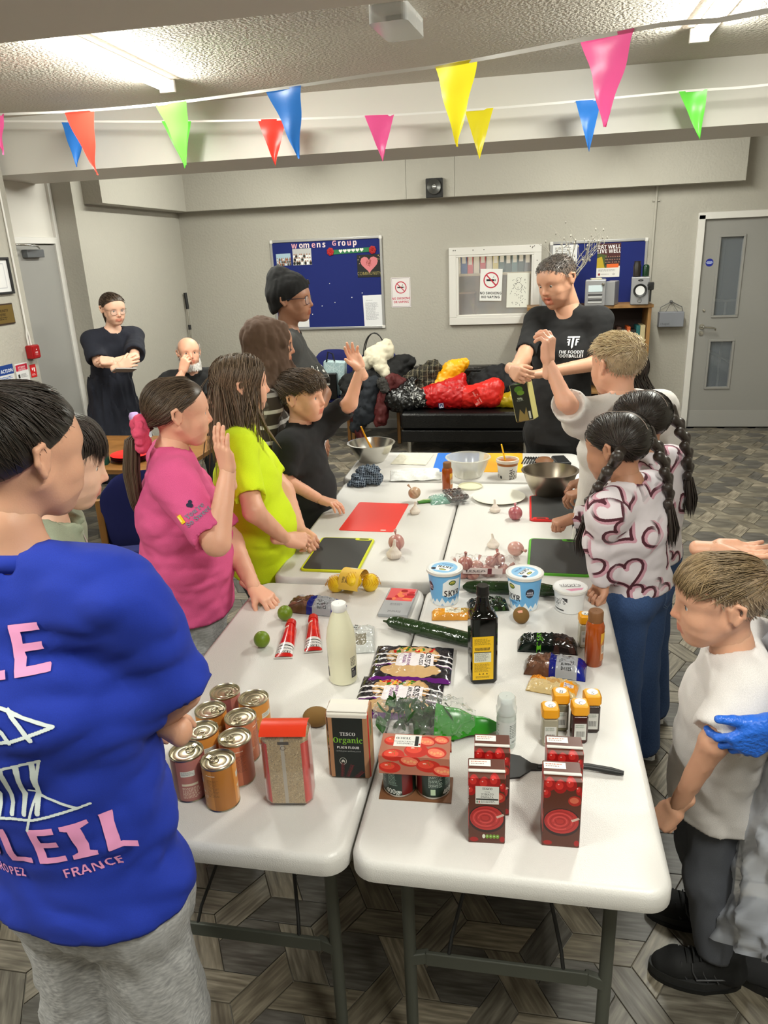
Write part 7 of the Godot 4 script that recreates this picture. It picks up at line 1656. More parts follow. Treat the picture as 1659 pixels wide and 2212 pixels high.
		strands(mb,2200,99+w,func(rg2):
			var d:=rnd_dir(rg2)
			return d if over_line(d,-.005,.62) and absf(d.x)>.035 else Vector3.ZERO,
			func(p,d,k): return (Vector3(signf(p.x)*.086,.025,-.06)-p).normalized(),Vector2(.05,.13),.0014,Vector2(.003,.008),dark,dark2,7)
		for s in [-1.0,1.0]:
			var fwd:=.045 if s>0 else -.03
			braid(mb,[Vector3(s*.085,.025,-.06),Vector3(s*.107,.0,-.07),Vector3(s*.118,-.07,-.065+fwd),Vector3(s*.122,-.15,-.05+fwd*1.9),Vector3(s*.12,-.23,-.04+fwd*2.2)],.029,.021,10,dark,dark2,.13)
		mb.col=Color(.35,.27,.23)
		var ps:=[]
		for k in 13:
			var a:=lerpf(.5,2.9,k/12.0)
			ps.append(scalp_at(Vector3(0,sin(a),cos(a)),.0068))
		mb.tube(ps,.0011,4,false)
		mb.col=Color(1,1,1)
		brows(mb,dark); hair(j.root,j,mb,MAT.hair,"hair","black hair parted into two plaited braids"); eyes(j.root,j,Color(.03,.02,.015))
	# --- small boy on the right
	j=person("boyr","small boy in white t-shirt and grey trousers, hand on his head",{"tall": 1.18,"yaw": 268.0,"hyaw": 272.0,"hpitch": 4.0,"hroll": .0,"hs": .93,"skin": tan,"face": "boy","cell": .008,"shw": .125,"wide": 1.1,"arm": 1.2,"hcell": .0036,"hz": 1.12,"neckw": 1.05,
		"handL": ["fist",Vector3(-.5,-.8,-.1),Vector3(.6,-.3,-.4)],"handR": ["open",Vector3(.95,.02,.12),Vector3(0,1,.25)],
		"AL": Vector3(.85,.06,-.47),"AR": Vector3(.87,.06,-.66),"KL": Vector3(.815,.29,-.52),"KR": Vector3(.82,.29,-.66),"SL": Vector3(.825,.905,-.44),"SR": Vector3(.86,.915,-.68)})
	f=shirt_sdf(j,.024,.8,.47,.064,.008,.12)
	garment(j.root,"tshirt",f,cloth(Color(.89,.87,.86),TEX.weave,9.0),j.cell,.0055,105,Vector3(6,8,6))
	collar(j,.05,cloth(Color(.89,.87,.86),TEX.weave,20.0))
	trousers(j,cloth(Color(.32,.33,.36),TEX.weave,8.0,.7),.014,.028,.52,.09,.006,107)
	sneakers(j)
	mb=short_hair(3000,109,Color(.15,.1,.05),Color(.33,.23,.12),Vector2(.05,.085),Vector3(.0,-.05,1.0),Vector2(.002,.01),.2,Color(.27,.19,.115),.25,.8,1700)
	strands(mb,1000,110,func(rg2): return Vector3(rg2.randf_range(-.8,.8),rg2.randf_range(.6,1.0),rg2.randf_range(.2,.8)),
		func(p,d,k): return Vector3(p.x,-.1-k*1.3,1.0-k*.7),Vector2(.06,.09),.0016,Vector2(.003,.011),Color(.15,.1,.05),Color(.36,.25,.13),6,.8)
	brows(mb,Color(.2,.13,.07)); hair(j.root,j,mb,MAT.hair); eyes(j.root,j,Color(.12,.15,.18))
	# --- adult at the right edge
	j=person("adult","adult in translucent white apron and blue glove at the picture's edge",{"tall": 1.68,"yaw": 255.0,"hyaw": 250.0,"hs": 1.0,"skin": olive,"face": "woman","cell": .011,"handR": ["rest",Vector3(-.3,-.9,.2),Vector3(-.6,0,-.4)],"shw": .17,
		"EL": Vector3(1.03,.96,-.3),"WL": Vector3(.85,.905,-.315)})
	f=shirt_sdf(j,.02,.8,.8,.06,.016,.1)
	garment(j.root,"tshirt",f,cloth(Color(.6,.6,.62),TEX.weave,9.0),.012,.008,113)
	trousers(j,black,.02,.03,.9,.05)
	shoes(j,black,mat(Color(.06,.06,.06)))
	mb=short_hair(400,117,dark,dark2,Vector2(.06,.1),Vector3(0,-.3,-1),Vector2(.003,.01),.0,Color(),.3,.8,100); brows(mb,dark); hair(j.root,j,mb,MAT.hair); eyes(j.root,j,Color(.04,.03,.02))
	# glove: a hand of its own, a little larger, with a loose cuff
	mb=MB.new()
	hand_mesh("gloved",[[28,30,16],[30,34,18],[34,40,20],[38,42,20]],9.0,Vector3(.75,.55,-.1),10,.003)
	var gx:=hand_xf(j.WL,Vector3(-.75,-.75,-.1),Vector3(-.3,-.2,-.9),1.0,false)
	mb.add(hands.gloved,gx)
	var dirw: Vector3=(j.WL-j.EL).normalized()
	var ups:=dirw.cross(U).normalized()
	var cuff:=MB.new()
	cuff.grid(28,6,func(u,v):
		var a: float=u*TAU
		var r: float=.031+v*.012+sin(a*7.0)*.004*v+sin(a*3.0+1.0)*.004*v
		return j.WL-dirw*(v*.05-.012+sin(a*2.0)*.006)+ups*cos(a)*r+ups.cross(dirw)*sin(a)*r)
	mb.add(cuff,Transform3D.IDENTITY)
	part(j.root,"rubber_glove",mb,MAT.glove,Transform3D.IDENTITY,"crumpled blue rubber glove")
	var ap:=MB.new()
	var nz:=noise(3.0,4,3)
	ap.grid(40,60,func(u,v):
		var y: float=lerpf(.0,1.3,v)
		var a: float=lerpf(-1.35,1.25,u)
		var flare: float=.19+(1.0-clampf(v*1.3,0,1))*.1
		var side: float=sin(a)*flare
		var dep: float=cos(a)*flare*.75+.02
		var low: float=.02+.35*pow(absf(u-.3),1.0)
		if v<.25: y=lerpf(low,.325,v*4.0)
		var w: float=nz.get_noise_3d(side*3.0,y*1.4,dep*3.0)*.05+nz.get_noise_3d(side*9.0,y*6.0,5.0)*.012
		return Vector3(j.pelvis.x,0,j.pelvis.z)+Vector3(0,y,0)+j.fr*(dep+w)+j.lat*(side+w*.6))
	part(j.root,"apron",ap,MAT.film,Transform3D.IDENTITY,"translucent white plastic apron")
func hp_at(j: Dictionary,v: Vector3) -> Vector3: return j.head+j.hb*j.hs*v
func brown_light() -> StandardMaterial3D: return skin_mat(Color(.6,.42,.32))
func skin_mat(c: Color) -> StandardMaterial3D:
	var m:=vmat(.5); m.albedo_color=c; m.normal_enabled=true
	m.normal_texture=TEX.skin_n; m.normal_scale=.25; m.uv1_triplanar=true; m.uv1_scale=Vector3.ONE*22.0
	m.subsurf_scatter_enabled=true; m.subsurf_scatter_strength=.12
	return m
func sneakers(j: Dictionary) -> void:
	for s in ["L","R"]:
		var A: Vector3=j["A"+s]
		var g:=Vector3(A.x,0,A.z)
		var f:=Sdf.new()
		var fr: Vector3=j.fr
		f.cap(g+U_*.05-fr*.035,g+U_*.04+fr*.1,.036,.034,.02,j.lat,.9)
		f.cap(g+U_*.045+fr*.1,g+U_*.035+fr*.135,.034,.026,.02,j.lat,.85)
		f.cap(g+U_*.05-fr*.035,A+U_*.035-fr*.03,.036,.036,.02)
		f.cap(g+U_*.06+fr*.03,A+U_*.03,.03,.032,.02)
		f.cuts.append(Plane(Vector3.DOWN,-.018))
		var mb:=MB.new(); f.build(.0055,mb)
		var sh:=part(j.root,"sneaker",mb,cloth(Color(.05,.05,.055),TEX.weave,30.0,.8),Transform3D.IDENTITY,"chunky black trainer")
		mb=MB.new()
		for lay in [[.0,.014,.052,Color(.03,.03,.03)],[.014,.034,.049,Color(.12,.12,.125)]]:
			var ps:=PackedVector2Array()
			for k in 22:
				var a:=TAU*k/22
				var q: Vector3=g+fr*(.05+cos(a)*.118)+j.lat*sin(a)*lay[2]*(.88 if cos(a)<-.2 else 1.0)
				ps.append(Vector2(q.x,q.z))
			mb.col=lay[3].srgb_to_linear(); mb.slab(ps,lay[0],lay[1],.004)
		part(sh,"sole",mb,vmat(.7))
		mb=MB.new()
		for k in 5:
			var p: Vector3=g+fr*(.045+k*.016)+U_*(.1-k*.0075)
			mb.tube([p-j.lat*.024-U_*.014,p-j.lat*.01,p+j.lat*.01,p+j.lat*.024-U_*.014],.0028,5)
		part(sh,"laces",mb,mat(Color(.03,.03,.03),.8))
		mb=MB.new()
		for side in [-1.0,1.0]:
			for k in 4:
				var p: Vector3=g+fr*(.0+k*.026)+j.lat*side*.041+U_*.036
				mb.tube([p,p+U_*.022+fr*.012-j.lat*side*.004,p+U_*.04+fr*.014-j.lat*side*.016],[.004,.0035,.003],5,true,.5)
			var q: Vector3=g-fr*.055+j.lat*side*.03+U_*.05
			mb.tube([q,q+fr*.05+j.lat*side*.01,q+fr*.11+j.lat*side*.012-U_*.012],.004,5,true,.5)
		part(sh,"overlays",mb,mat(Color(.2,.2,.21),.5),Transform3D.IDENTITY,"grey trim strips")
const U_:=Vector3.UP
const C_POS:=Vector3(.3197,1.853,1.0955)
# ---------- people ----------
var heads:={}
var hands:={}
# head at natural size: face towards +z, eyes at y 0, crown at .118, chin at -.115
func head_sdf(o: Dictionary) -> Sdf:
	var f:=Sdf.new()
	var fat: float=o.get("fat",.0)
	var open: float=o.get("open",.0)
	var jaw: float=o.get("jaw",.0)
	f.cap(Vector3(0,.036,-.032),Vector3(0,.036,.02),.079,.076,.02)
	f.cap(Vector3(0,.015,.045),Vector3(0,-.05,.05),.052,.044,.03,Vector3.RIGHT,.86)
	f.cap(Vector3(0,-.07-open*.01,.055),Vector3(0,-.09-open*.014,.064),.035+fat*.5+jaw,.02+fat*.3+jaw*.5,.03,Vector3.RIGHT,.8)
	for s in [-1.0,1.0]:
		f.cap(Vector3(s*(.05+jaw),-.035,.0),Vector3(s*(.022+jaw),-.085-open*.008,.045),.021+fat,.016+fat,.03)
		f.cap(Vector3(s*.036,-.03,.058),Vector3(s*.03,-.045,.06),.027+fat,.024+fat,.02)
		f.cap(Vector3(s*.03,.022,.077),Vector3(s*.045,.018,.063),.012,.011,.018)
	for s in [-1.0,1.0]:
		f.cap(Vector3(s*.031,.0,.1),Vector3(s*.034,.0,.098),.012,.012,.014,Vector3.ZERO,1.0,true)
		f.cap(Vector3(s*.022,.0085,.0845),Vector3(s*.042,.0075,.0795),.0045,.0045,.006)
		f.cap(Vector3(s*.023,-.009,.083),Vector3(s*.041,-.008,.079),.0045,.0045,.007)
	var nl: float=o.get("nose",.0)
	f.cap(Vector3(0,.012,.088),Vector3(0,-.03,.106+nl),.008,.0105,.012)
	for s in [-1.0,1.0]: f.cap(Vector3(s*.01,-.034,.095),Vector3(s*.013,-.033,.092),.0085,.007,.007)
	var mo: float=open
	if mo>.0: f.cap(Vector3(-.014,-.066-mo*.004,.098),Vector3(.014,-.066-mo*.004,.098),.006+mo*.007,.006+mo*.007,.004,Vector3.ZERO,1.0,true)
	var sm: float=o.get("smile",.0)
	for s in [-1.0,1.0]:
		f.cap(Vector3(0,-.058,.0935),Vector3(s*(.02+sm*.006),-.0615+sm*.006,.084),.0055,.003,.006)
		f.cap(Vector3(0,-.0695-mo*.014,.092-mo*.003),Vector3(s*(.018+sm*.006),-.065+sm*.007-mo*.004,.084),.0065,.003,.006)
		# ear: rim, fold and lobe round a shallow bowl
		var e:=func(y,z,x) -> Vector3: return Vector3(s*(.078+x),y,z)
		f.cap(e.call(.012,-.004,.0),e.call(-.012,-.006,.0),.009,.008,.008)
		f.cap(e.call(.014,-.002,.002),e.call(.028,-.014,.008),.0045,.005,.005)
		f.cap(e.call(.028,-.014,.008),e.call(.022,-.029,.014),.005,.005,.005)
		f.cap(e.call(.022,-.029,.014),e.call(.0,-.028,.013),.005,.0045,.005)
		f.cap(e.call(.0,-.028,.013),e.call(-.022,-.013,.006),.0045,.006,.005)
		f.cap(e.call(.012,-.014,.002),e.call(-.008,-.016,.002),.008,.006,.006)
	var nr: float=o.get("neck",.05)
	f.cap(Vector3(0,-.04,-.018),Vector3(0,-.15,-.035),nr,nr*1.04,.03)
	return f
func head_mesh(key: String,o: Dictionary,cell:=.004) -> MB:
	if heads.has(key): return heads[key]
	var m:=MB.new()
	var op: float=o.get("open",.0)
	var stub: Color=o.get("stubble",Color(1,1,1))
	head_sdf(o).build(cell,m,Transform3D.IDENTITY,func(p: Vector3,nn: Vector3) -> Color:
		if p.z>.078 and absf(p.x)<.025 and p.y<-.052 and p.y>-.077-op*.016:
			return Color(.2,.06,.05) if op>0 and p.z<.0865 and absf(p.y+.066+op*.004)<.012 else Color(.86,.55,.53)
		if p.y<-.045 and p.z>.0 and p.y>-.125: return stub
		if absf(p.x)<.02 and p.z>.096 and p.y<-.02 and p.y>-.045: return Color(1.0,.9,.88)
		return Color(1,1,1))
	heads[key]=m
	return m
# right hand: wrist at the origin, fingers +y, palm +z, thumb +x; natural length .185
func hand_mesh(key: String,curl: Array,spread:=4.0,thumb:=Vector3(.62,.75,.25),tcurl:=20.0,cell:=.0041) -> MB:
	if hands.has(key): return hands[key]
	var f:=Sdf.new()
	var xs:=[.03,.0105,-.0095,-.0285]
	var ys:=[.088,.092,.087,.077]
	var ln:=[.072,.08,.074,.058]
	f.cap(Vector3(0,-.05,-.002),Vector3(0,.012,0),.021,.019,.015,Vector3.RIGHT,.74)
	for i in 4: f.cap(Vector3(xs[i]*.55,.012,0),Vector3(xs[i],ys[i],-.003),.0145,.0115,.014)
	f.cap(Vector3(.014,.016,.008),Vector3(.034,.052,.012),.017,.014,.016)
	f.cap(Vector3(-.02,.02,.006),Vector3(-.027,.06,.006),.014,.012,.014)
	for i in 4:
		var p:=Vector3(xs[i],ys[i],-.002)
		var ang:=.0
		var sp:=deg_to_rad((1.35-i)*spread)
		var c: Array=curl[i] if curl[i] is Array else [curl[0],curl[1],curl[2]]
		for j in 3:
			ang+=deg_to_rad(c[j])
			var l: float=ln[i]*[.46,.3,.24][j]
			var d:=Vector3(sin(sp)*cos(ang),cos(sp)*cos(ang),sin(ang))
			var r0: float=[.0098,.0088,.008][j]*(.88 if i==3 else 1.0)
			f.cap(p,p+d*l,r0,r0*.92,.005)
			p+=d*l
	var t:=Vector3(.03,.04,.01)
	var td:=thumb.normalized()
	f.cap(t,t+td*.036,.0135,.0108,.01)
	t+=td*.036
	var td2:=(td+Vector3(-.3,.6,.5)*sin(deg_to_rad(tcurl))).normalized()
	f.cap(t,t+td2*.03,.0108,.0088,.005)
	var m:=MB.new()
	f.build(cell,m)
	hands[key]=m
	return m
func face_basis(yaw: float,pitch:=.0,roll:=.0) -> Basis:
	return Basis(Vector3.UP,deg_to_rad(yaw))*Basis(Vector3.RIGHT,deg_to_rad(pitch))*Basis(Vector3.BACK,deg_to_rad(roll))
# hand frame from the direction of the fingers and the way the palm faces
func hand_xf(at: Vector3,dir: Vector3,palm: Vector3,size: float,right: bool) -> Transform3D:
	var y:=dir.normalized()
	var z:=(palm-y*palm.dot(y)).normalized()
	var x:=y.cross(z)
	if not right: x=-x
	return Transform3D(Basis(x,y,z)*size,at)
# the joints of a figure; everything in metres in the scene
func figure(o: Dictionary) -> Dictionary:
	var j:=o.duplicate()
	var fb:=Basis(Vector3.UP,deg_to_rad(o.yaw))
	var lat: Vector3=fb.x          # the figure's left
	var fr: Vector3=fb.z
	var H: float=o.tall/1.75
	var P: Vector3=o.pelvis
	var N: Vector3=o.neck
	j.lat=lat; j.fr=fr; j.H=H
	var shw: float=o.get("shw",.185*H)
	var dl: float=o.get("tilt",.0)
	var sb: Vector3=N+Vector3(0,-.045*H,0)-fr*.012*H
	var slat: Vector3=Basis(Vector3.UP,deg_to_rad(o.get("twist",.0)))*lat
	j.slat=slat
	if not j.has("SL"): j.SL=sb+slat*shw+Vector3.UP*dl
	if not j.has("SR"): j.SR=sb-slat*shw-Vector3.UP*dl
	j.C=N.lerp(P,.36)-fr*.01*H
	j.W=N.lerp(P,.7)+fr*.005*H
	var hw: float=.088*H*o.get("hips",1.0)
	j.HL=P+lat*hw-Vector3(0,.03*H,0); j.HR=P-lat*hw-Vector3(0,.03*H,0)
	if not j.has("AL"): j.AL=Vector3(P.x,.075*H,P.z)+lat*hw*1.15-fr*.02
	if not j.has("AR"): j.AR=Vector3(P.x,.075*H,P.z)-lat*hw*1.15-fr*.02
	if not j.has("KL"): j.KL=j.HL.lerp(j.AL,.5)+fr*.02
	if not j.has("KR"): j.KR=j.HR.lerp(j.AR,.5)+fr*.02
	return j
func torso(f: Sdf,j: Dictionary,t: float,low:=true,k:=.05) -> void:
	var H: float=j.H
	var w: float=j.get("wide",1.0)
	var b: float=j.get("belly",.0)
	var lat: Vector3=j.slat
	var U: Vector3=j.N if j.has("N") else j.neck
	f.cap(j.W,j.C,.098*H*w+t+b*.5,.104*H*w+t,k,lat,(.098*H*w+t)/(.145*H*w+t))
	f.cap(j.C,j.C.lerp(U,.6),.106*H*w+t,.072*H*w+t*.8,k,lat,(.1*H+t)/(.158*H+t))
	if low: f.cap(j.pelvis,j.W,.112*H*w+t,.1*H*w+t+b*.6,k,j.lat,(.112*H+t)/(.162*H+t))
	if b>.0: f.cap(j.W+j.fr*b*1.1,j.W.lerp(j.pelvis,.5)+j.fr*b*1.2,.075*H+t,.07*H+t,k,j.lat,.7)
	var sr:=.046*H
	f.cap(j.SL-Vector3(0,.01,0),j.SR-Vector3(0,.01,0),sr+t,sr+t,k)
	f.cap(U+Vector3(0,.0,0),j.SL.lerp(U,.25),.04*H+t*.7,sr*.9+t,k)
	f.cap(U+Vector3(0,.0,0),j.SR.lerp(U,.25),.04*H+t*.7,sr*.9+t,k)
func arm(f: Sdf,j: Dictionary,s: String,t: float,upto:=1.0,k:=.03,flare:=.0) -> void:
	var H: float=j.H*j.get("arm",1.0)
	var S: Vector3=j["S"+s]; var E: Vector3=j["E"+s]; var W: Vector3=j["W"+s]
	if upto<=1.0:
		var e:=S.lerp(E,upto)
		f.cap(S,e,.05*H+t,lerpf(.05,.038,upto)*H+t+flare,k)
		return
	f.cap(S,E,.05*H+t,.037*H+t,k)
	f.cap(E,E.lerp(W,upto-1.0),.038*H+t,lerpf(.038,.025,upto-1.0)*H+t+flare,.02)
func legs(f: Sdf,j: Dictionary,t: float,t2: float,k:=.03,foot:=true) -> void:
	var H: float=j.H*j.get("leg",1.0)
	for s in ["L","R"]:
		f.cap(j["H"+s],j["K"+s],.08*H+t,.055*H+(t+t2)*.5,k)
		f.cap(j["K"+s],j["A"+s],.055*H+(t+t2)*.5,.036*H+t2,k)
		if foot:
			var A: Vector3=j["A"+s]
			f.cap(A+Vector3(0,-.035*H,0)-j.fr*.03,A+Vector3(0,-.045*H,0)+j.fr*.14*H,.03*H,.024*H,.02)
# skin: the whole body as one surface, with its own finer grids for head and hands
func skin(root: Node3D,j: Dictionary,m: Material,hd: MB,cell:=.013) -> void:
	var f:=Sdf.new()
	torso(f,j,-.004)
	arm(f,j,"L",.0,2.0); arm(f,j,"R",.0,2.0)
	legs(f,j,-.004,-.003)
	var hb: Basis=j.hb
	var hs: float=j.hs
	var nb: Vector3=j.head+hb*Vector3(0,-.11,-.03)*hs
	f.cap(nb,j.neck-Vector3(0,.02,0),.05*hs*j.get("neckw",1.0),.056*j.H*j.get("neckw",1.0),.03)
	var mb:=MB.new()
	f.build(cell,mb)
	mb.add(hd,Transform3D(hb*hs,j.head))
	for s in ["L","R"]:
		if j.has("hand"+s):
			var h: Array=j["hand"+s]
			mb.add(hands[h[0]],hand_xf(j["W"+s],h[1],h[2],j.get("hz",1.0)*j.H*1.02,s=="R"))
	part(root,"body",mb,m)
func eyes(root: Node3D,j: Dictionary,iris: Color,look:=Vector2.ZERO) -> void:
	for s in [-1.0,1.0]:
		var mb:=MB.new()
		var c:=Vector3(s*.0315,-.0005,.0775)
		var bs:=Basis(Vector3.UP,deg_to_rad(look.x))*Basis(Vector3.RIGHT,deg_to_rad(look.y)+PI/2)
		var pr:=[]
		for k in 13: pr.append(Vector2(sin(PI*k/12)*.0115,-cos(PI*k/12)*.0115))
		mb.lathe(pr,16,Transform3D(bs,c))
		for i in mb.v.size():
			var d:=(mb.v[i]-c).normalized().dot(bs.y)
			mb.c[i]=Color(.01,.01,.012) if d>.96 else (iris if d>.82 else Color(.8,.77,.74))
		part(root,"eye",mb,MAT.eye,Transform3D(j.hb*j.hs,j.head))
# garment from a prepared field
func garment(root: Node3D,called: String,f: Sdf,m: Material,cell: float,folds:=.006,sd:=1,sc:=Vector3(9,5,9),label:="") -> MeshInstance3D:
	f.nz=noise(1.0,sd,2); f.nz.fractal_type=FastNoiseLite.FRACTAL_RIDGED
	f.amp=folds; f.nsc=sc
	var mb:=MB.new()
	f.build(cell,mb)
	return part(root,called,mb,m,Transform3D.IDENTITY,label)
# a print that follows the cloth: a patch cast onto the garment along -nrm
func print_on(root: Node3D,f: Sdf,c: Vector3,nrm: Vector3,up: Vector3,w: float,h: float,m: Material,called:="print",label:="",nu:=14,nv:=14,bend:=.0) -> void:
	var mb:=MB.new()
	var z:=nrm.normalized()
	var y:=(up-z*up.dot(z)).normalized()
	var x:=y.cross(z)
	mb.grid(nu,nv,func(u,v):
		var d:=z
		if bend!=.0: d=z.rotated(y,(u-.5)*bend)
		var p: Vector3=c+x*(u-.5)*w+y*(v-.5)*h+z*.02
		if bend!=.0: p=c+x*sin((u-.5)*bend)*w/bend+y*(v-.5)*h+d*.03
		return f.hit(p+d*.06,-d,.16)+d*.0025)
	part(root,called,mb,m,Transform3D.IDENTITY,label)
# hair: scalp cap plus strands that run over it; fl(dir) gives the way a strand leaves, all in head space
func skull(p: Vector3) -> Vector3:
	# nearest point direction on the skull, used to keep strands on it
	var c:=Vector3(0,.036,clampf(p.z,-.032,.02))
	return (p-c)
func scalp_at(d: Vector3,lift: float) -> Vector3:
	# d: direction from the middle of the skull
	var c:=Vector3(0,.036,-.006)
	var s:=.02
	for k in 24:
		var q:=skull(c+d*s).length()-.079-lift
		if absf(q)<.0005: break
		s-=q
	return c+d*s
func strands(mb: MB,n: int,sd: int,start: Callable,flow: Callable,len: Vector2,r: float,lift: Vector2,c0: Color,c1: Color,steps:=7,cling:=.9,sides:=3) -> void:
	var rg:=RandomNumberGenerator.new(); rg.seed=sd
	for i in n:
		var d: Vector3=start.call(rg)
		if d==Vector3.ZERO: continue
		d=d.normalized()
		var l:=rg.randf_range(lift.x,lift.y)
		var p:=scalp_at(d,l)
		var ps:=[p]
		var rs:=[r*.6]
		var L:=rg.randf_range(len.x,len.y)/steps
		var jit:=Vector3(rg.randfn(),rg.randfn(),rg.randfn())*.12
		for k in steps:
			var f: Vector3=flow.call(p,d,float(k)/steps)+jit
			p+=f.normalized()*L
			var q:=skull(p)
			if q.length()<.079+l: p+=q.normalized()*(.079+l-q.length())
			elif cling>.0 and q.length()<.079+l+.03 and p.y>-.02: p+=q.normalized()*(.079+l-q.length())*cling
			ps.append(p)
			rs.append(r*(1.0 if k<steps-2 else (.75 if k==steps-2 else .15)))
		mb.col=c0.lerp(c1,rg.randf())
		mb.tube(ps,rs,sides,false,.5)
	mb.col=Color(1,1,1)
func hair(root: Node3D,j: Dictionary,mb: MB,m: Material,called:="hair",label:="") -> void:
	part(root,called,mb,m,Transform3D(j.hb*j.hs,j.head),label)
# ---------- mesh collector ----------
class MB:
	var v:=PackedVector3Array()
	var n:=PackedVector3Array()
	var t:=PackedVector2Array()
	var c:=PackedColorArray()
	var ix:=PackedInt32Array()
	var col:=Color(1,1,1)
	func vert(p: Vector3,nn: Vector3,uv:=Vector2.ZERO) -> int:
		v.append(p); n.append(nn); t.append(uv); c.append(col)
		return v.size()-1
	func tri(a: int,b: int,d: int) -> void:
		if (v[b]-v[a]).cross(v[d]-v[a]).dot(n[a]+n[b]+n[d])>.0:
			ix.append_array(PackedInt32Array([a,d,b]))
		else:
			ix.append_array(PackedInt32Array([a,b,d]))
	func quad(a: Vector3,b: Vector3,d: Vector3,e: Vector3,nn:=Vector3.ZERO,uvs:=[Vector2(0,1),Vector2(1,1),Vector2(1,0),Vector2(0,0)]) -> void:
		if nn==Vector3.ZERO: nn=(b-a).cross(d-a).normalized()
		var i:=vert(a,nn,uvs[0]); vert(b,nn,uvs[1]); vert(d,nn,uvs[2]); vert(e,nn,uvs[3])
		tri(i,i+1,i+2); tri(i,i+2,i+3)
	# chamfered box; each face maps the whole texture, or cells of an atlas given in f = {axis key: Rect2}
	func box(at: Vector3,size: Vector3,r:=.004,bs:=Basis.IDENTITY,f:={}) -> void:
		var h:=size*.5
		r=minf(r,minf(h.x,minf(h.y,h.z))*.98)
		var idx:={}
		for ax in 3:
			for s in [-1.0,1.0]:
				var nn:=Vector3.ZERO; nn[ax]=s
				var u:=(ax+1) % 3
				var w:=(ax+2) % 3
				var key: String=("+" if s>0 else "-")+"xyz"[ax]
				var rc: Rect2=f.get(key,f.get("*",Rect2(0,0,1,1)))
				var q:=[]
				for k in [[-1,-1],[1,-1],[1,1],[-1,1]]:
					var p:=Vector3.ZERO
					p[ax]=s*h[ax]; p[u]=k[0]*(h[u]-r); p[w]=k[1]*(h[w]-r)
					# uv: horizontal axis seen from outside, y up
					var uu: float; var vv: float
					if ax==1: uu=p.x/size.x+.5; vv=(p.z/size.z+.5) if s>0 else (.5-p.z/size.z)
					elif ax==0: uu=.5-s*p.z/size.z; vv=.5-p.y/size.y
					else: uu=.5+s*p.x/size.x; vv=.5-p.y/size.y
					var i:=vert(at+bs*p,bs*nn,rc.position+Vector2(uu,vv)*rc.size)
					q.append(i)
					idx[[ax,s,Vector3(signf(p.x),signf(p.y),signf(p.z))]]=i
				tri(q[0],q[1],q[2]); tri(q[0],q[2],q[3])
		if r<.0002: return
		for ax in 3:
			var u:=(ax+1) % 3
			var w:=(ax+2) % 3
			for su in [-1.0,1.0]:
				for sw in [-1.0,1.0]:
					var c0:=Vector3.ZERO; c0[u]=su; c0[w]=sw; c0[ax]=-1
					var c1:=c0; c1[ax]=1
					var a: int=idx[[u,su,c0]]; var b: int=idx[[u,su,c1]]
					var d: int=idx[[w,sw,c1]]; var e: int=idx[[w,sw,c0]]
					tri(a,b,d); tri(a,d,e)
		for sx in [-1.0,1.0]:
			for sy in [-1.0,1.0]:
				for sz in [-1.0,1.0]:
					var k:=Vector3(sx,sy,sz)
					tri(idx[[0,sx,k]],idx[[1,sy,k]],idx[[2,sz,k]])
	# profile of (radius, y) from bottom to top, turned round the y axis of xf
	func lathe(pr: Array,seg:=24,xf:=Transform3D.IDENTITY,squash:=Vector2.ONE,u0:=.0,u1:=1.0) -> void:
		var pts:=[]
		var nor:=[]
		var len:=.0
		var ls:=[]
		for i in pr.size():
			var na:=Vector2.ZERO
			var nb:=Vector2.ZERO
			if i>0:
				var d: Vector2=pr[i]-pr[i-1]
				len+=d.length(); na=Vector2(d.y,-d.x).normalized()
			if i<pr.size()-1:
				var d2: Vector2=pr[i+1]-pr[i]; nb=Vector2(d2.y,-d2.x).normalized()
			if i==0: na=nb
			if i==pr.size()-1: nb=na
			if na.dot(nb)<.75:
				pts.append(pr[i]); nor.append(na); ls.append(len); pts.append(pr[i]); nor.append(nb); ls.append(len)
			else:
				pts.append(pr[i]); nor.append((na+nb).normalized()); ls.append(len)
		var base:=v.size()
		for i in pts.size():
			for k in seg+1:
				var a:=TAU*k/seg
				var p:=Vector3(sin(a)*pts[i].x*squash.x,pts[i].y,cos(a)*pts[i].x*squash.y)
				var nn:=Vector3(sin(a)*nor[i].x/squash.x,nor[i].y,cos(a)*nor[i].x/squash.y)
				vert(xf*p,(xf.basis*nn).normalized(),Vector2(lerpf(u0,u1,float(k)/seg),1.0-ls[i]/maxf(len,1e-6)))
		for i in pts.size()-1:
			if pts[i].is_equal_approx(pts[i+1]): continue
			for k in seg:
				var a:=base+i*(seg+1)+k
				if pts[i].x>1e-6: tri(a,a+1,a+seg+2)
				if pts[i+1].x>1e-6: tri(a,a+seg+2,a+seg+1)
	func tube(ps: Array,rad,seg:=8,caps:=true,squash:=1.0,up:=Vector3.UP) -> void:
		var m:=ps.size()
		var base:=v.size()
		var side:=Vector3.ZERO
		for i in m:
			var d: Vector3=(ps[mini(i+1,m-1)]-ps[maxi(i-1,0)]).normalized()
			if side==Vector3.ZERO:
				side=d.cross(up)
				if side.length()<.05: side=d.cross(Vector3(1,0,.3))
			side=(side-d*side.dot(d)).normalized()
			var w:=side.cross(d)
			var r: float=rad[i] if rad is Array or rad is PackedFloat32Array else rad
			for k in seg+1:
				var a:=TAU*k/seg
				var nn:=side*cos(a)+w*sin(a)
				vert(ps[i]+side*cos(a)*r+w*sin(a)*r*squash,nn,Vector2(float(k)/seg,float(i)/(m-1)))
		for i in m-1:
			for k in seg:
				var a:=base+i*(seg+1)+k
				tri(a,a+1,a+seg+2); tri(a,a+seg+2,a+seg+1)
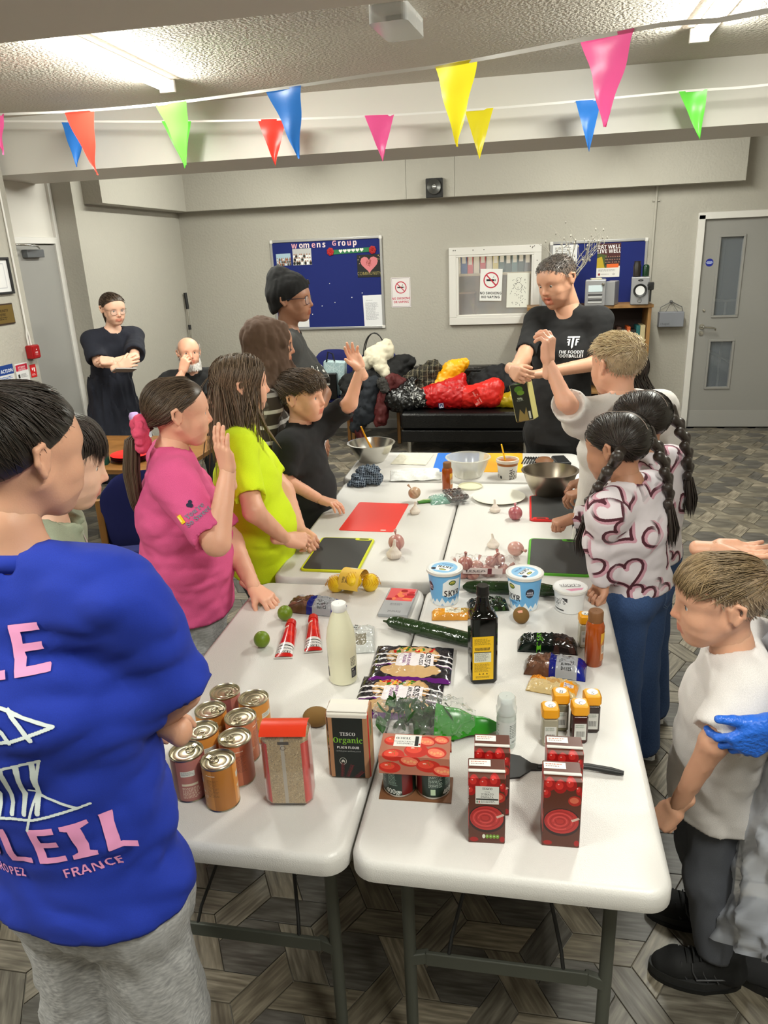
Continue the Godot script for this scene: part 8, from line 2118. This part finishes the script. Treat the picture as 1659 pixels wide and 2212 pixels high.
		if caps:
			for e in [0,m-1]:
				var d: Vector3=(ps[1]-ps[0]).normalized() if e==0 else (ps[m-2]-ps[m-1]).normalized()
				var ci:=vert(ps[e],-d,Vector2(.5,.5))
				for k in seg:
					var a: int=base+e*(seg+1)+k
					var x:=vert(v[a],-d); var y:=vert(v[a+1],-d)
					tri(ci,x,y)
	# flat polygon (x, z) thickened along y, with an inset chamfer on the top edge
	func slab(poly: PackedVector2Array,y0: float,y1: float,ch:=.0,xf:=Transform3D.IDENTITY,uvr:=Rect2()) -> void:
		var top:=poly
		if ch>.0:
			var o:=Geometry2D.offset_polygon(poly,-ch)
			if o.size()>0 and o[0].size()==poly.size():
				top=PackedVector2Array()
				for p in poly:
					var best:=0
					for k in o[0].size():
						if o[0][k].distance_squared_to(p)<o[0][best].distance_squared_to(p): best=k
					top.append(o[0][best])
			else: ch=.0
		for s in [0,1]:
			var ring:=poly if s==0 else top
			var nn:=xf.basis.y.normalized()*(1.0 if s==1 else -1.0)
			var base:=v.size()
			for p in ring:
				var uv:=p
				if uvr.size.x>0: uv=(p-uvr.position)/uvr.size
				vert(xf*Vector3(p.x,y1 if s==1 else y0,p.y),nn,uv)
			var tr:=Geometry2D.triangulate_polygon(ring)
			for i in range(0,tr.size(),3): tri(base+tr[i],base+tr[i+1],base+tr[i+2])
		var cen:=Vector2.ZERO
		for p in poly: cen+=p/poly.size()
		var m:=poly.size()
		var area:=.0
		for i in m: area+=poly[i].cross(poly[(i+1) % m])
		for i in m:
			var a:=poly[i]; var b:=poly[(i+1) % m]
			var d:=(b-a).normalized()
			var o2:=Vector2(d.y,-d.x)*signf(area)
			var nn:=(xf.basis*Vector3(o2.x,0,o2.y)).normalized()
			quad(xf*Vector3(a.x,y0,a.y),xf*Vector3(b.x,y0,b.y),xf*Vector3(b.x,y1-ch,b.y),xf*Vector3(a.x,y1-ch,a.y),nn)
			if ch>.0:
				var ta:=top[i]; var tb:=top[(i+1) % m]
				quad(xf*Vector3(a.x,y1-ch,a.y),xf*Vector3(b.x,y1-ch,b.y),xf*Vector3(tb.x,y1,tb.y),xf*Vector3(ta.x,y1,ta.y),(nn+xf.basis.y).normalized())
	# grid surface from a callable (u, v in 0..1) -> Vector3, with smooth normals
	func grid(nu: int,nv: int,fn: Callable,flip:=false) -> void:
		var base:=v.size()
		var ps:=PackedVector3Array()
		for j in nv+1:
			for i in nu+1: ps.append(fn.call(float(i)/nu,float(j)/nv))
		for j in nv+1:
			for i in nu+1:
				var du:=ps[j*(nu+1)+mini(i+1,nu)]-ps[j*(nu+1)+maxi(i-1,0)]
				var dv:=ps[mini(j+1,nv)*(nu+1)+i]-ps[maxi(j-1,0)*(nu+1)+i]
				var nn:=du.cross(dv).normalized()
				if flip: nn=-nn
				vert(ps[j*(nu+1)+i],nn,Vector2(float(i)/nu,1.0-float(j)/nv))
		for j in nv:
			for i in nu:
				var a:=base+j*(nu+1)+i
				tri(a,a+1,a+nu+2); tri(a,a+nu+2,a+nu+1)
	func add(o: MB,xf: Transform3D,tint:=Color(1,1,1)) -> void:
		var base:=v.size()
		var nb:=xf.basis.inverse().transposed()
		for i in o.v.size():
			v.append(xf*o.v[i]); n.append((nb*o.n[i]).normalized())
		t.append_array(o.t)
		if tint==Color(1,1,1): c.append_array(o.c)
		else:
			for q in o.c: c.append(q*tint)
		var flip:=xf.basis.determinant()<.0
		for i in range(0,o.ix.size(),3):
			if flip: ix.append_array(PackedInt32Array([base+o.ix[i],base+o.ix[i+2],base+o.ix[i+1]]))
			else: ix.append_array(PackedInt32Array([base+o.ix[i],base+o.ix[i+1],base+o.ix[i+2]]))
	func mesh() -> ArrayMesh:
		var a:=[]
		a.resize(Mesh.ARRAY_MAX)
		a[Mesh.ARRAY_VERTEX]=v; a[Mesh.ARRAY_NORMAL]=n; a[Mesh.ARRAY_TEX_UV]=t; a[Mesh.ARRAY_COLOR]=c; a[Mesh.ARRAY_INDEX]=ix
		var m:=ArrayMesh.new()
		m.add_surface_from_arrays(Mesh.PRIMITIVE_TRIANGLES,a)
		return m

# ---------- blended capsules meshed as surface nets ----------
class Sdf:
	var A:=PackedVector3Array()
	var D:=PackedVector3Array()
	var IL:=PackedFloat32Array()
	var RA:=PackedFloat32Array()
	var DR:=PackedFloat32Array()
	var NX:=PackedVector3Array()
	var S:=PackedFloat32Array()
	var K:=PackedFloat32Array()
	var sub:=PackedByteArray()
	var cuts:=[]
	var amp:=.0
	var nz: FastNoiseLite
	var nsc:=Vector3.ONE
	var lo:=Vector3(1e9,1e9,1e9)
	var hi:=Vector3(-1e9,-1e9,-1e9)
	func cap(a: Vector3,b: Vector3,ra: float,rb: float,k:=.03,nx:=Vector3.ZERO,s:=1.0,carve:=false) -> void:
		var d:=b-a
		var m:=maxf(ra,rb)/s+.01
		if not carve:
			lo=lo.min(a-Vector3.ONE*m).min(b-Vector3.ONE*m); hi=hi.max(a+Vector3.ONE*m).max(b+Vector3.ONE*m)
		if s!=1.0: d+=nx*(nx.dot(d)*(s-1.0))
		A.append(a); D.append(d); IL.append(1.0/maxf(d.length_squared(),1e-9)); RA.append(ra); DR.append(rb-ra)
		NX.append(nx); S.append(s-1.0); K.append(k); sub.append(1 if carve else 0)
	func one(i: int,p: Vector3) -> float:
		var q:=p-A[i]
		if S[i]!=.0: q+=NX[i]*(NX[i].dot(q)*S[i])
		var d:=D[i]
		var h:=clampf(q.dot(d)*IL[i],.0,1.0)
		return (q-d*h).length()-RA[i]-DR[i]*h
	func eval(p: Vector3,ids: PackedInt32Array) -> float:
		var r:=1e3
		for i in ids:
			var q:=p-A[i]
			if S[i]!=.0: q+=NX[i]*(NX[i].dot(q)*S[i])
			var d:=D[i]
			var h:=clampf(q.dot(d)*IL[i],.0,1.0)
			var e:=(q-d*h).length()-RA[i]-DR[i]*h
			var k:=K[i]
			if sub[i]==0:
				var g:=k-absf(e-r)
				r=minf(e,r)
				if g>.0: r-=g*g/k*.25
			else:
				var g2:=k-absf(-e-r)
				r=maxf(-e,r)
				if g2>.0: r+=g2*g2/k*.25
		if amp!=.0: r+=amp*nz.get_noise_3dv(p*nsc)
		for pl: Plane in cuts: r=maxf(r,pl.distance_to(p))
		return r
	func all() -> PackedInt32Array:
		var o:=PackedInt32Array()
		for i in A.size(): o.append(i)
		return o
	func build(h: float,out: MB,xf:=Transform3D.IDENTITY,colour=null) -> void:
		var B:=4
		var org:=lo-Vector3.ONE*h*2.0
		var ext:=hi+Vector3.ONE*h*2.0-org
		var nbx:=int(ceil(ext.x/(h*B)))+1
		var nby:=int(ceil(ext.y/(h*B)))+1
		var nbz:=int(ceil(ext.z/(h*B)))+1
		var nx:=nbx*B+1
		var ny:=nby*B+1
		var nzz:=nbz*B+1
		var sx:=1
		var sy:=nx
		var sz:=nx*ny
		var val:=PackedFloat32Array(); val.resize(nx*ny*nzz); val.fill(1e3)
		var ids:=all()
		var np:=ids.size()
		var R:=h*B*.87
		var blocks:=PackedInt32Array()
		for bz in nbz:
			for by in nby:
				for bx in nbx:
					var ce:=org+Vector3(bx+.5,by+.5,bz+.5)*(h*B)
					var dm:=1e3
					var ds:=PackedFloat32Array()
					for i in np:
						var e:=one(i,ce)
						ds.append(e)
						if sub[i]==0 and e<dm: dm=e
					if dm>R+amp+.03: continue
					if dm<-R-amp-.04:
						# may still be near a cut or a carved part
						var near:=false
						for pl: Plane in cuts:
							if absf(pl.distance_to(ce))<R: near=true
						for i in np:
							if sub[i]==1 and ds[i]<R+.02: near=true
						if not near:
							for z in B+1:
								for y in B+1:
									var o:=(bx*B)+(by*B+y)*sy+(bz*B+z)*sz
									for x in B+1:
										if val[o+x]>1e2: val[o+x]=-1.0
							continue
					var skip:=false
					for pl: Plane in cuts:
						if pl.distance_to(ce)>R+h: skip=true
					if skip: continue
					var li:=PackedInt32Array()
					for i in np:
						if sub[i]==1:
							if ds[i]<R+K[i]: li.append(i)
						elif ds[i]<dm+2.0*R+K[i]: li.append(i)
					for z in B+1:
						for y in B+1:
							var o:=(bx*B)+(by*B+y)*sy+(bz*B+z)*sz
							for x in B+1:
								if absf(val[o+x])>.99: val[o+x]=eval(org+Vector3(bx*B+x,by*B+y,bz*B+z)*h,li)
					blocks.append_array(PackedInt32Array([bx,by,bz]))
		var at:=PackedInt32Array(); at.resize(nx*ny*nzz); at.fill(-1)
		var base:=out.v.size()
		var co:=[0,1,sy,sy+1,sz,sz+1,sz+sy,sz+sy+1]
		var off:=[Vector3(0,0,0),Vector3(1,0,0),Vector3(0,1,0),Vector3(1,1,0),Vector3(0,0,1),Vector3(1,0,1),Vector3(0,1,1),Vector3(1,1,1)]
		var ed:=[[0,1],[2,3],[4,5],[6,7],[0,2],[1,3],[4,6],[5,7],[0,4],[1,5],[2,6],[3,7]]
		var cells:=PackedInt32Array()
		var ps:=PackedVector3Array()
		var g8:=PackedFloat32Array(); g8.resize(8)
		for b in range(0,blocks.size(),3):
			for z in B:
				for y in B:
					for x in B:
						var cx:=blocks[b]*B+x; var cy:=blocks[b+1]*B+y; var cz:=blocks[b+2]*B+z
						var o:=cx+cy*sy+cz*sz
						var s0:=val[o]<.0
						var mixed:=false
						for k in 8:
							g8[k]=val[o+co[k]]
							if (g8[k]<.0)!=s0: mixed=true
						if not mixed: continue
						var acc:=Vector3.ZERO
						var m:=0
						for e in ed:
							var a:=g8[e[0]]; var d:=g8[e[1]]
							if (a<.0)!=(d<.0):
								acc+=off[e[0]].lerp(off[e[1]],clampf(a/(a-d),.05,.95)); m+=1
						var p:=org+(Vector3(cx,cy,cz)+acc/m)*h
						at[o]=ps.size()
						ps.append(p); cells.append(o)
		var nn:=PackedVector3Array(); nn.resize(ps.size())
		var tr:=PackedInt32Array()
		var st:=[1,sy,sz]
		for ci in cells.size():
			var o:=cells[ci]
			for ax in 3:
				var a: int=st[ax]; var u: int=st[(ax+1) % 3]; var w: int=st[(ax+2) % 3]
				var v0:=val[o]; var v1:=val[o+a]
				if (v0<.0)==(v1<.0): continue
				if o-u-w<0: continue
				var i0:=at[o]; var i1:=at[o-u]; var i2:=at[o-u-w]; var i3:=at[o-w]
				if i1<0 or i2<0 or i3<0: continue
				var fn:=(ps[i2]-ps[i0]).cross(ps[i3]-ps[i1])
				if v0<.0:
					tr.append_array(PackedInt32Array([i0,i1,i2,i0,i2,i3]))
				else:
					tr.append_array(PackedInt32Array([i0,i2,i1,i0,i3,i2]))
					fn=-fn
				nn[i0]+=fn; nn[i1]+=fn; nn[i2]+=fn; nn[i3]+=fn
		# orientation: outward normal is where the field grows
		var sgn:=1.0
		var vote:=0
		var full:=all()
		for k in range(0,ps.size(),maxi(1,ps.size()/12)):
			var q:=nn[k].normalized()
			vote+=1 if eval(ps[k]+q*h,full)>eval(ps[k]-q*h,full) else -1
		if vote<0: sgn=-1.0
		var nb:=xf.basis.inverse().transposed()
		for k in ps.size():
			var q:=(nn[k]*sgn).normalized()
			out.v.append(xf*ps[k]); out.n.append((nb*q).normalized())
			out.t.append(Vector2(ps[k].x,ps[k].y)); out.c.append(colour.call(ps[k],q) if colour!=null else out.col)
		var fl:=(sgn>.0)!=(xf.basis.determinant()>.0)
		for k in range(0,tr.size(),3):
			if not fl: out.ix.append_array(PackedInt32Array([base+tr[k],base+tr[k+2],base+tr[k+1]]))
			else: out.ix.append_array(PackedInt32Array([base+tr[k],base+tr[k+1],base+tr[k+2]]))
	# sphere-trace from p along d; where nothing is met the start is returned
	func hit(p: Vector3,d: Vector3,far:=.5) -> Vector3:
		var s:=.0
		var ids:=all()
		for k in 60:
			var e:=eval(p+d*s,ids)
			if absf(e)<.0006: break
			s+=e*.7
			if s>far: return p+d*far
		return p+d*s

# ---------- naming ----------
var taken:={}
func numbered(s: String) -> String:
	if not taken.has(s): taken[s]=0; return s
	taken[s]+=1
	return "%s_%03d" % [s,taken[s]]
func thing(called: String,label: String,category: String,at:=Vector3.ZERO,turn:=.0,group:="") -> Node3D:
	var o:=Node3D.new()
	o.name=numbered(called); add_child(o); o.position=at; o.rotation.y=turn
	tag(o,label,category,group)
	return o
func tag(o: Node,label: String,category: String,group:="") -> void:
	o.set_meta("label",label); o.set_meta("category",category)
	if group: o.set_meta("group",group)
func struct(o: Node) -> Node:
	o.set_meta("kind","structure"); return o
func part(p: Node,called: String,m,mat: Material,xf:=Transform3D.IDENTITY,label:="") -> MeshInstance3D:
	var o:=MeshInstance3D.new()
	o.mesh=m.mesh() if m is MB else m
	o.name=numbered(called) if p==self else called
	o.material_override=mat
	p.add_child(o,true); o.transform=xf
	if label: o.set_meta("label",label)
	return o
func solo(called: String,m,mat: Material,label: String,category: String,at:=Vector3.ZERO,group:="",turn:=.0) -> MeshInstance3D:
	var o:=part(self,called,m,mat,Transform3D(Basis(Vector3.UP,turn),at))
	tag(o,label,category,group)
	return o
func copy(o: Node3D,label: String,at: Vector3,turn:=.0) -> Node3D:
	var r: Node3D=o.duplicate()
	r.name=numbered(String(o.name).rstrip("0123456789").trim_suffix("_")); add_child(r); r.position=at; r.rotation.y=turn
	r.set_meta("label",label)
	return r
func xf(p: Vector3,rx:=.0,ry:=.0,rz:=.0) -> Transform3D:
	return Transform3D(Basis.from_euler(Vector3(deg_to_rad(rx),deg_to_rad(ry),deg_to_rad(rz))),p)

# ---------- materials and painted textures ----------
func mat(c: Color,rough:=.6,metal:=.0) -> StandardMaterial3D:
	var m:=StandardMaterial3D.new()
	m.albedo_color=c; m.roughness=rough; m.metallic=metal
	return m
func vmat(rough:=.6,metal:=.0) -> StandardMaterial3D:
	var m:=mat(Color(1,1,1),rough,metal)
	m.vertex_color_use_as_albedo=true
	return m
func noise(freq: float,sd:=1,oct:=3,ty:=FastNoiseLite.TYPE_SIMPLEX_SMOOTH) -> FastNoiseLite:
	var f:=FastNoiseLite.new()
	f.noise_type=ty; f.frequency=freq; f.seed=sd; f.fractal_octaves=oct
	return f
func noise_tex(w: int,h: int,fz: FastNoiseLite,a: Color,b: Color,stretch:=Vector2.ONE) -> ImageTexture:
	var im:=Image.create(w,h,false,Image.FORMAT_RGB8)
	for y in h:
		for x in w:
			# wraps: blended over the borders
			var u:=float(x)/w; var v:=float(y)/h
			var p:=Vector2(x,y)*stretch
			var q:=Vector2(x-w,y)*stretch
			var r:=Vector2(x,y-h)*stretch
			var k:=fz.get_noise_2dv(p)
			if u>.8: k=lerpf(k,fz.get_noise_2dv(q),(u-.8)*5.0)
			if v>.8: k=lerpf(k,fz.get_noise_2dv(r),(v-.8)*5.0)
			im.set_pixel(x,y,a.lerp(b,clampf(k*.7+.5,0,1)))
	im.generate_mipmaps()
	return ImageTexture.create_from_image(im)
func bump(fz: FastNoiseLite,sz: int,strength: float,stretch:=Vector2.ONE) -> ImageTexture:
	var t:=noise_tex(sz,sz,fz,Color(0,0,0),Color(1,1,1),stretch)
	var im:=t.get_image()
	im.clear_mipmaps(); im.convert(Image.FORMAT_RGBA8)
	im.bump_map_to_normal_map(strength)
	return ImageTexture.create_from_image(im)
func cloth(c: Color,tex: Texture2D,scale:=6.0,rough:=.9) -> StandardMaterial3D:
	var m:=mat(c,rough)
	m.albedo_texture=tex; m.uv1_triplanar=true; m.uv1_scale=Vector3.ONE*scale
	return m

class Canvas:
	var im: Image
	var w: int
	var h: int
	static var fonts:={}
	func _init(ww: int,hh: int,bg: Color):
		w=ww; h=hh
		im=Image.create(w,h,false,Image.FORMAT_RGBA8); im.fill(bg)
	func rect(x: float,y: float,ww: float,hh: float,c: Color) -> Canvas:
		im.fill_rect(Rect2i(int(x),int(y),maxi(1,int(ww)),maxi(1,int(hh))),c); return self
	func poly(ps: PackedVector2Array,c: Color) -> Canvas:
		var y0:=1e9; var y1:=-1e9
		for p in ps: y0=minf(y0,p.y); y1=maxf(y1,p.y)
		for y in range(maxi(0,int(floor(y0))),mini(h,int(ceil(y1))+1)):
			var xs:=[]
			var yy:=y+.5
			for i in ps.size():
				var a:=ps[i]; var b:=ps[(i+1) % ps.size()]
				if (a.y<=yy)!=(b.y<=yy): xs.append(a.x+(yy-a.y)/(b.y-a.y)*(b.x-a.x))
			xs.sort()
			for i in range(0,xs.size()-1,2):
				var x0:=clampi(int(round(xs[i])),0,w); var x1:=clampi(int(round(xs[i+1])),0,w)
				if x1>x0: im.fill_rect(Rect2i(x0,y,x1-x0,1),c)
		return self
	func oval(x: float,y: float,rx: float,ry: float,c: Color,turn:=.0) -> Canvas:
		var ps:=PackedVector2Array()
		for k in 28: ps.append(Vector2(x,y)+Vector2(cos(TAU*k/28)*rx,sin(TAU*k/28)*ry).rotated(turn))
		return poly(ps,c)
	func line(ps: Array,wd: float,c: Color) -> Canvas:
		for i in ps.size()-1:
			var a: Vector2=ps[i]; var b: Vector2=ps[i+1]
			var s:=(b-a).orthogonal().normalized()*wd*.5
			poly(PackedVector2Array([a+s,b+s,b-s,a-s]),c)
			if wd>3: oval(b.x,b.y,wd*.5,wd*.5,c)
		return self
	func ring(x: float,y: float,r: float,wd: float,c: Color) -> Canvas:
		var ps:=[]
		for k in 33: ps.append(Vector2(x+cos(TAU*k/32)*r,y+sin(TAU*k/32)*r))
		return line(ps,wd,c)
	# lettering: outlines of the glyphs filled with the even-odd rule; size = cap height in pixels
	func text(s: String,x: float,y: float,size: float,c: Color,al:=0,bold:=.0,turn:=.0,serif:=false,sq:=1.0) -> Canvas:
		var key:="%s|%s" % [serif,bold]
		if not fonts.has(key):
			var sf:=SystemFont.new()
			sf.font_names=PackedStringArray(["Droid Serif" if serif else "Droid Sans"])
			if bold>.0: sf.font_weight=700
			fonts[key]=sf
		var tm:=TextMesh.new()
		tm.font=fonts[key]; tm.text=s; tm.font_size=64; tm.pixel_size=1.0; tm.depth=.0; tm.curve_step=6.0
		tm.horizontal_alignment=HORIZONTAL_ALIGNMENT_CENTER
		if tm.get_surface_count()==0: return self
		var ar:=tm.surface_get_arrays(0)
		var vs: PackedVector3Array=ar[Mesh.ARRAY_VERTEX]
		var xi=ar[Mesh.ARRAY_INDEX]
		var bb:=tm.get_aabb()
		var k:=size/46.0
		var ox:=.0
		if al==0: ox=-(bb.position.x+bb.size.x*.5)
		elif al<0: ox=-bb.position.x
		else: ox=-(bb.position.x+bb.size.x)
		var cnt: int=xi.size() if xi!=null else vs.size()
		for i in range(0,cnt,3):
			var ps:=PackedVector2Array()
			for j in 3:
				var p:=vs[xi[i+j]] if xi!=null else vs[i+j]
				ps.append(Vector2(x,y)+Vector2((p.x+ox)*k*sq,-p.y*k).rotated(turn))
			tri(ps,c)
		return self
	func tri(ps: PackedVector2Array,c: Color) -> void:
		var y0:=minf(ps[0].y,minf(ps[1].y,ps[2].y)); var y1:=maxf(ps[0].y,maxf(ps[1].y,ps[2].y))
		for y in range(maxi(0,int(floor(y0))),mini(h,int(ceil(y1))+1)):
			var yy:=y+.5
			var a:=1e9; var b:=-1e9
			for i in 3:
				var p:=ps[i]; var q:=ps[(i+1) % 3]
				if (p.y<=yy)!=(q.y<=yy):
					var xx:=p.x+(yy-p.y)/(q.y-p.y)*(q.x-p.x)
					a=minf(a,xx); b=maxf(b,xx)
			if b>=a:
				var x0:=clampi(int(floor(a+.5)),0,w); var x1:=clampi(int(floor(b+.5)),0,w)
				if x1>x0: im.fill_rect(Rect2i(x0,y,x1-x0,1),c)
	func lines(x: float,y: float,ww: float,hh: float,n: int,c: Color,sd:=1) -> Canvas:
		var r:=RandomNumberGenerator.new(); r.seed=sd
		for i in n:
			var xx:=x
			var end:=x+ww*r.randf_range(.7,1.0)
			while xx<end:
				var l:=r.randf_range(.04,.14)*ww
				rect(xx,y+i*hh/n,minf(l,end-xx),maxf(1.0,hh/n*.5),c)
				xx+=l+ww*.025
		return self
	func tex() -> ImageTexture:
		im.generate_mipmaps()
		return ImageTexture.create_from_image(im)
	func material(rough:=.5,clip:=false) -> StandardMaterial3D:
		var m:=StandardMaterial3D.new()
		m.albedo_texture=tex(); m.roughness=rough
		if clip:
			m.transparency=BaseMaterial3D.TRANSPARENCY_ALPHA_SCISSOR; m.alpha_scissor_threshold=.5
		return m
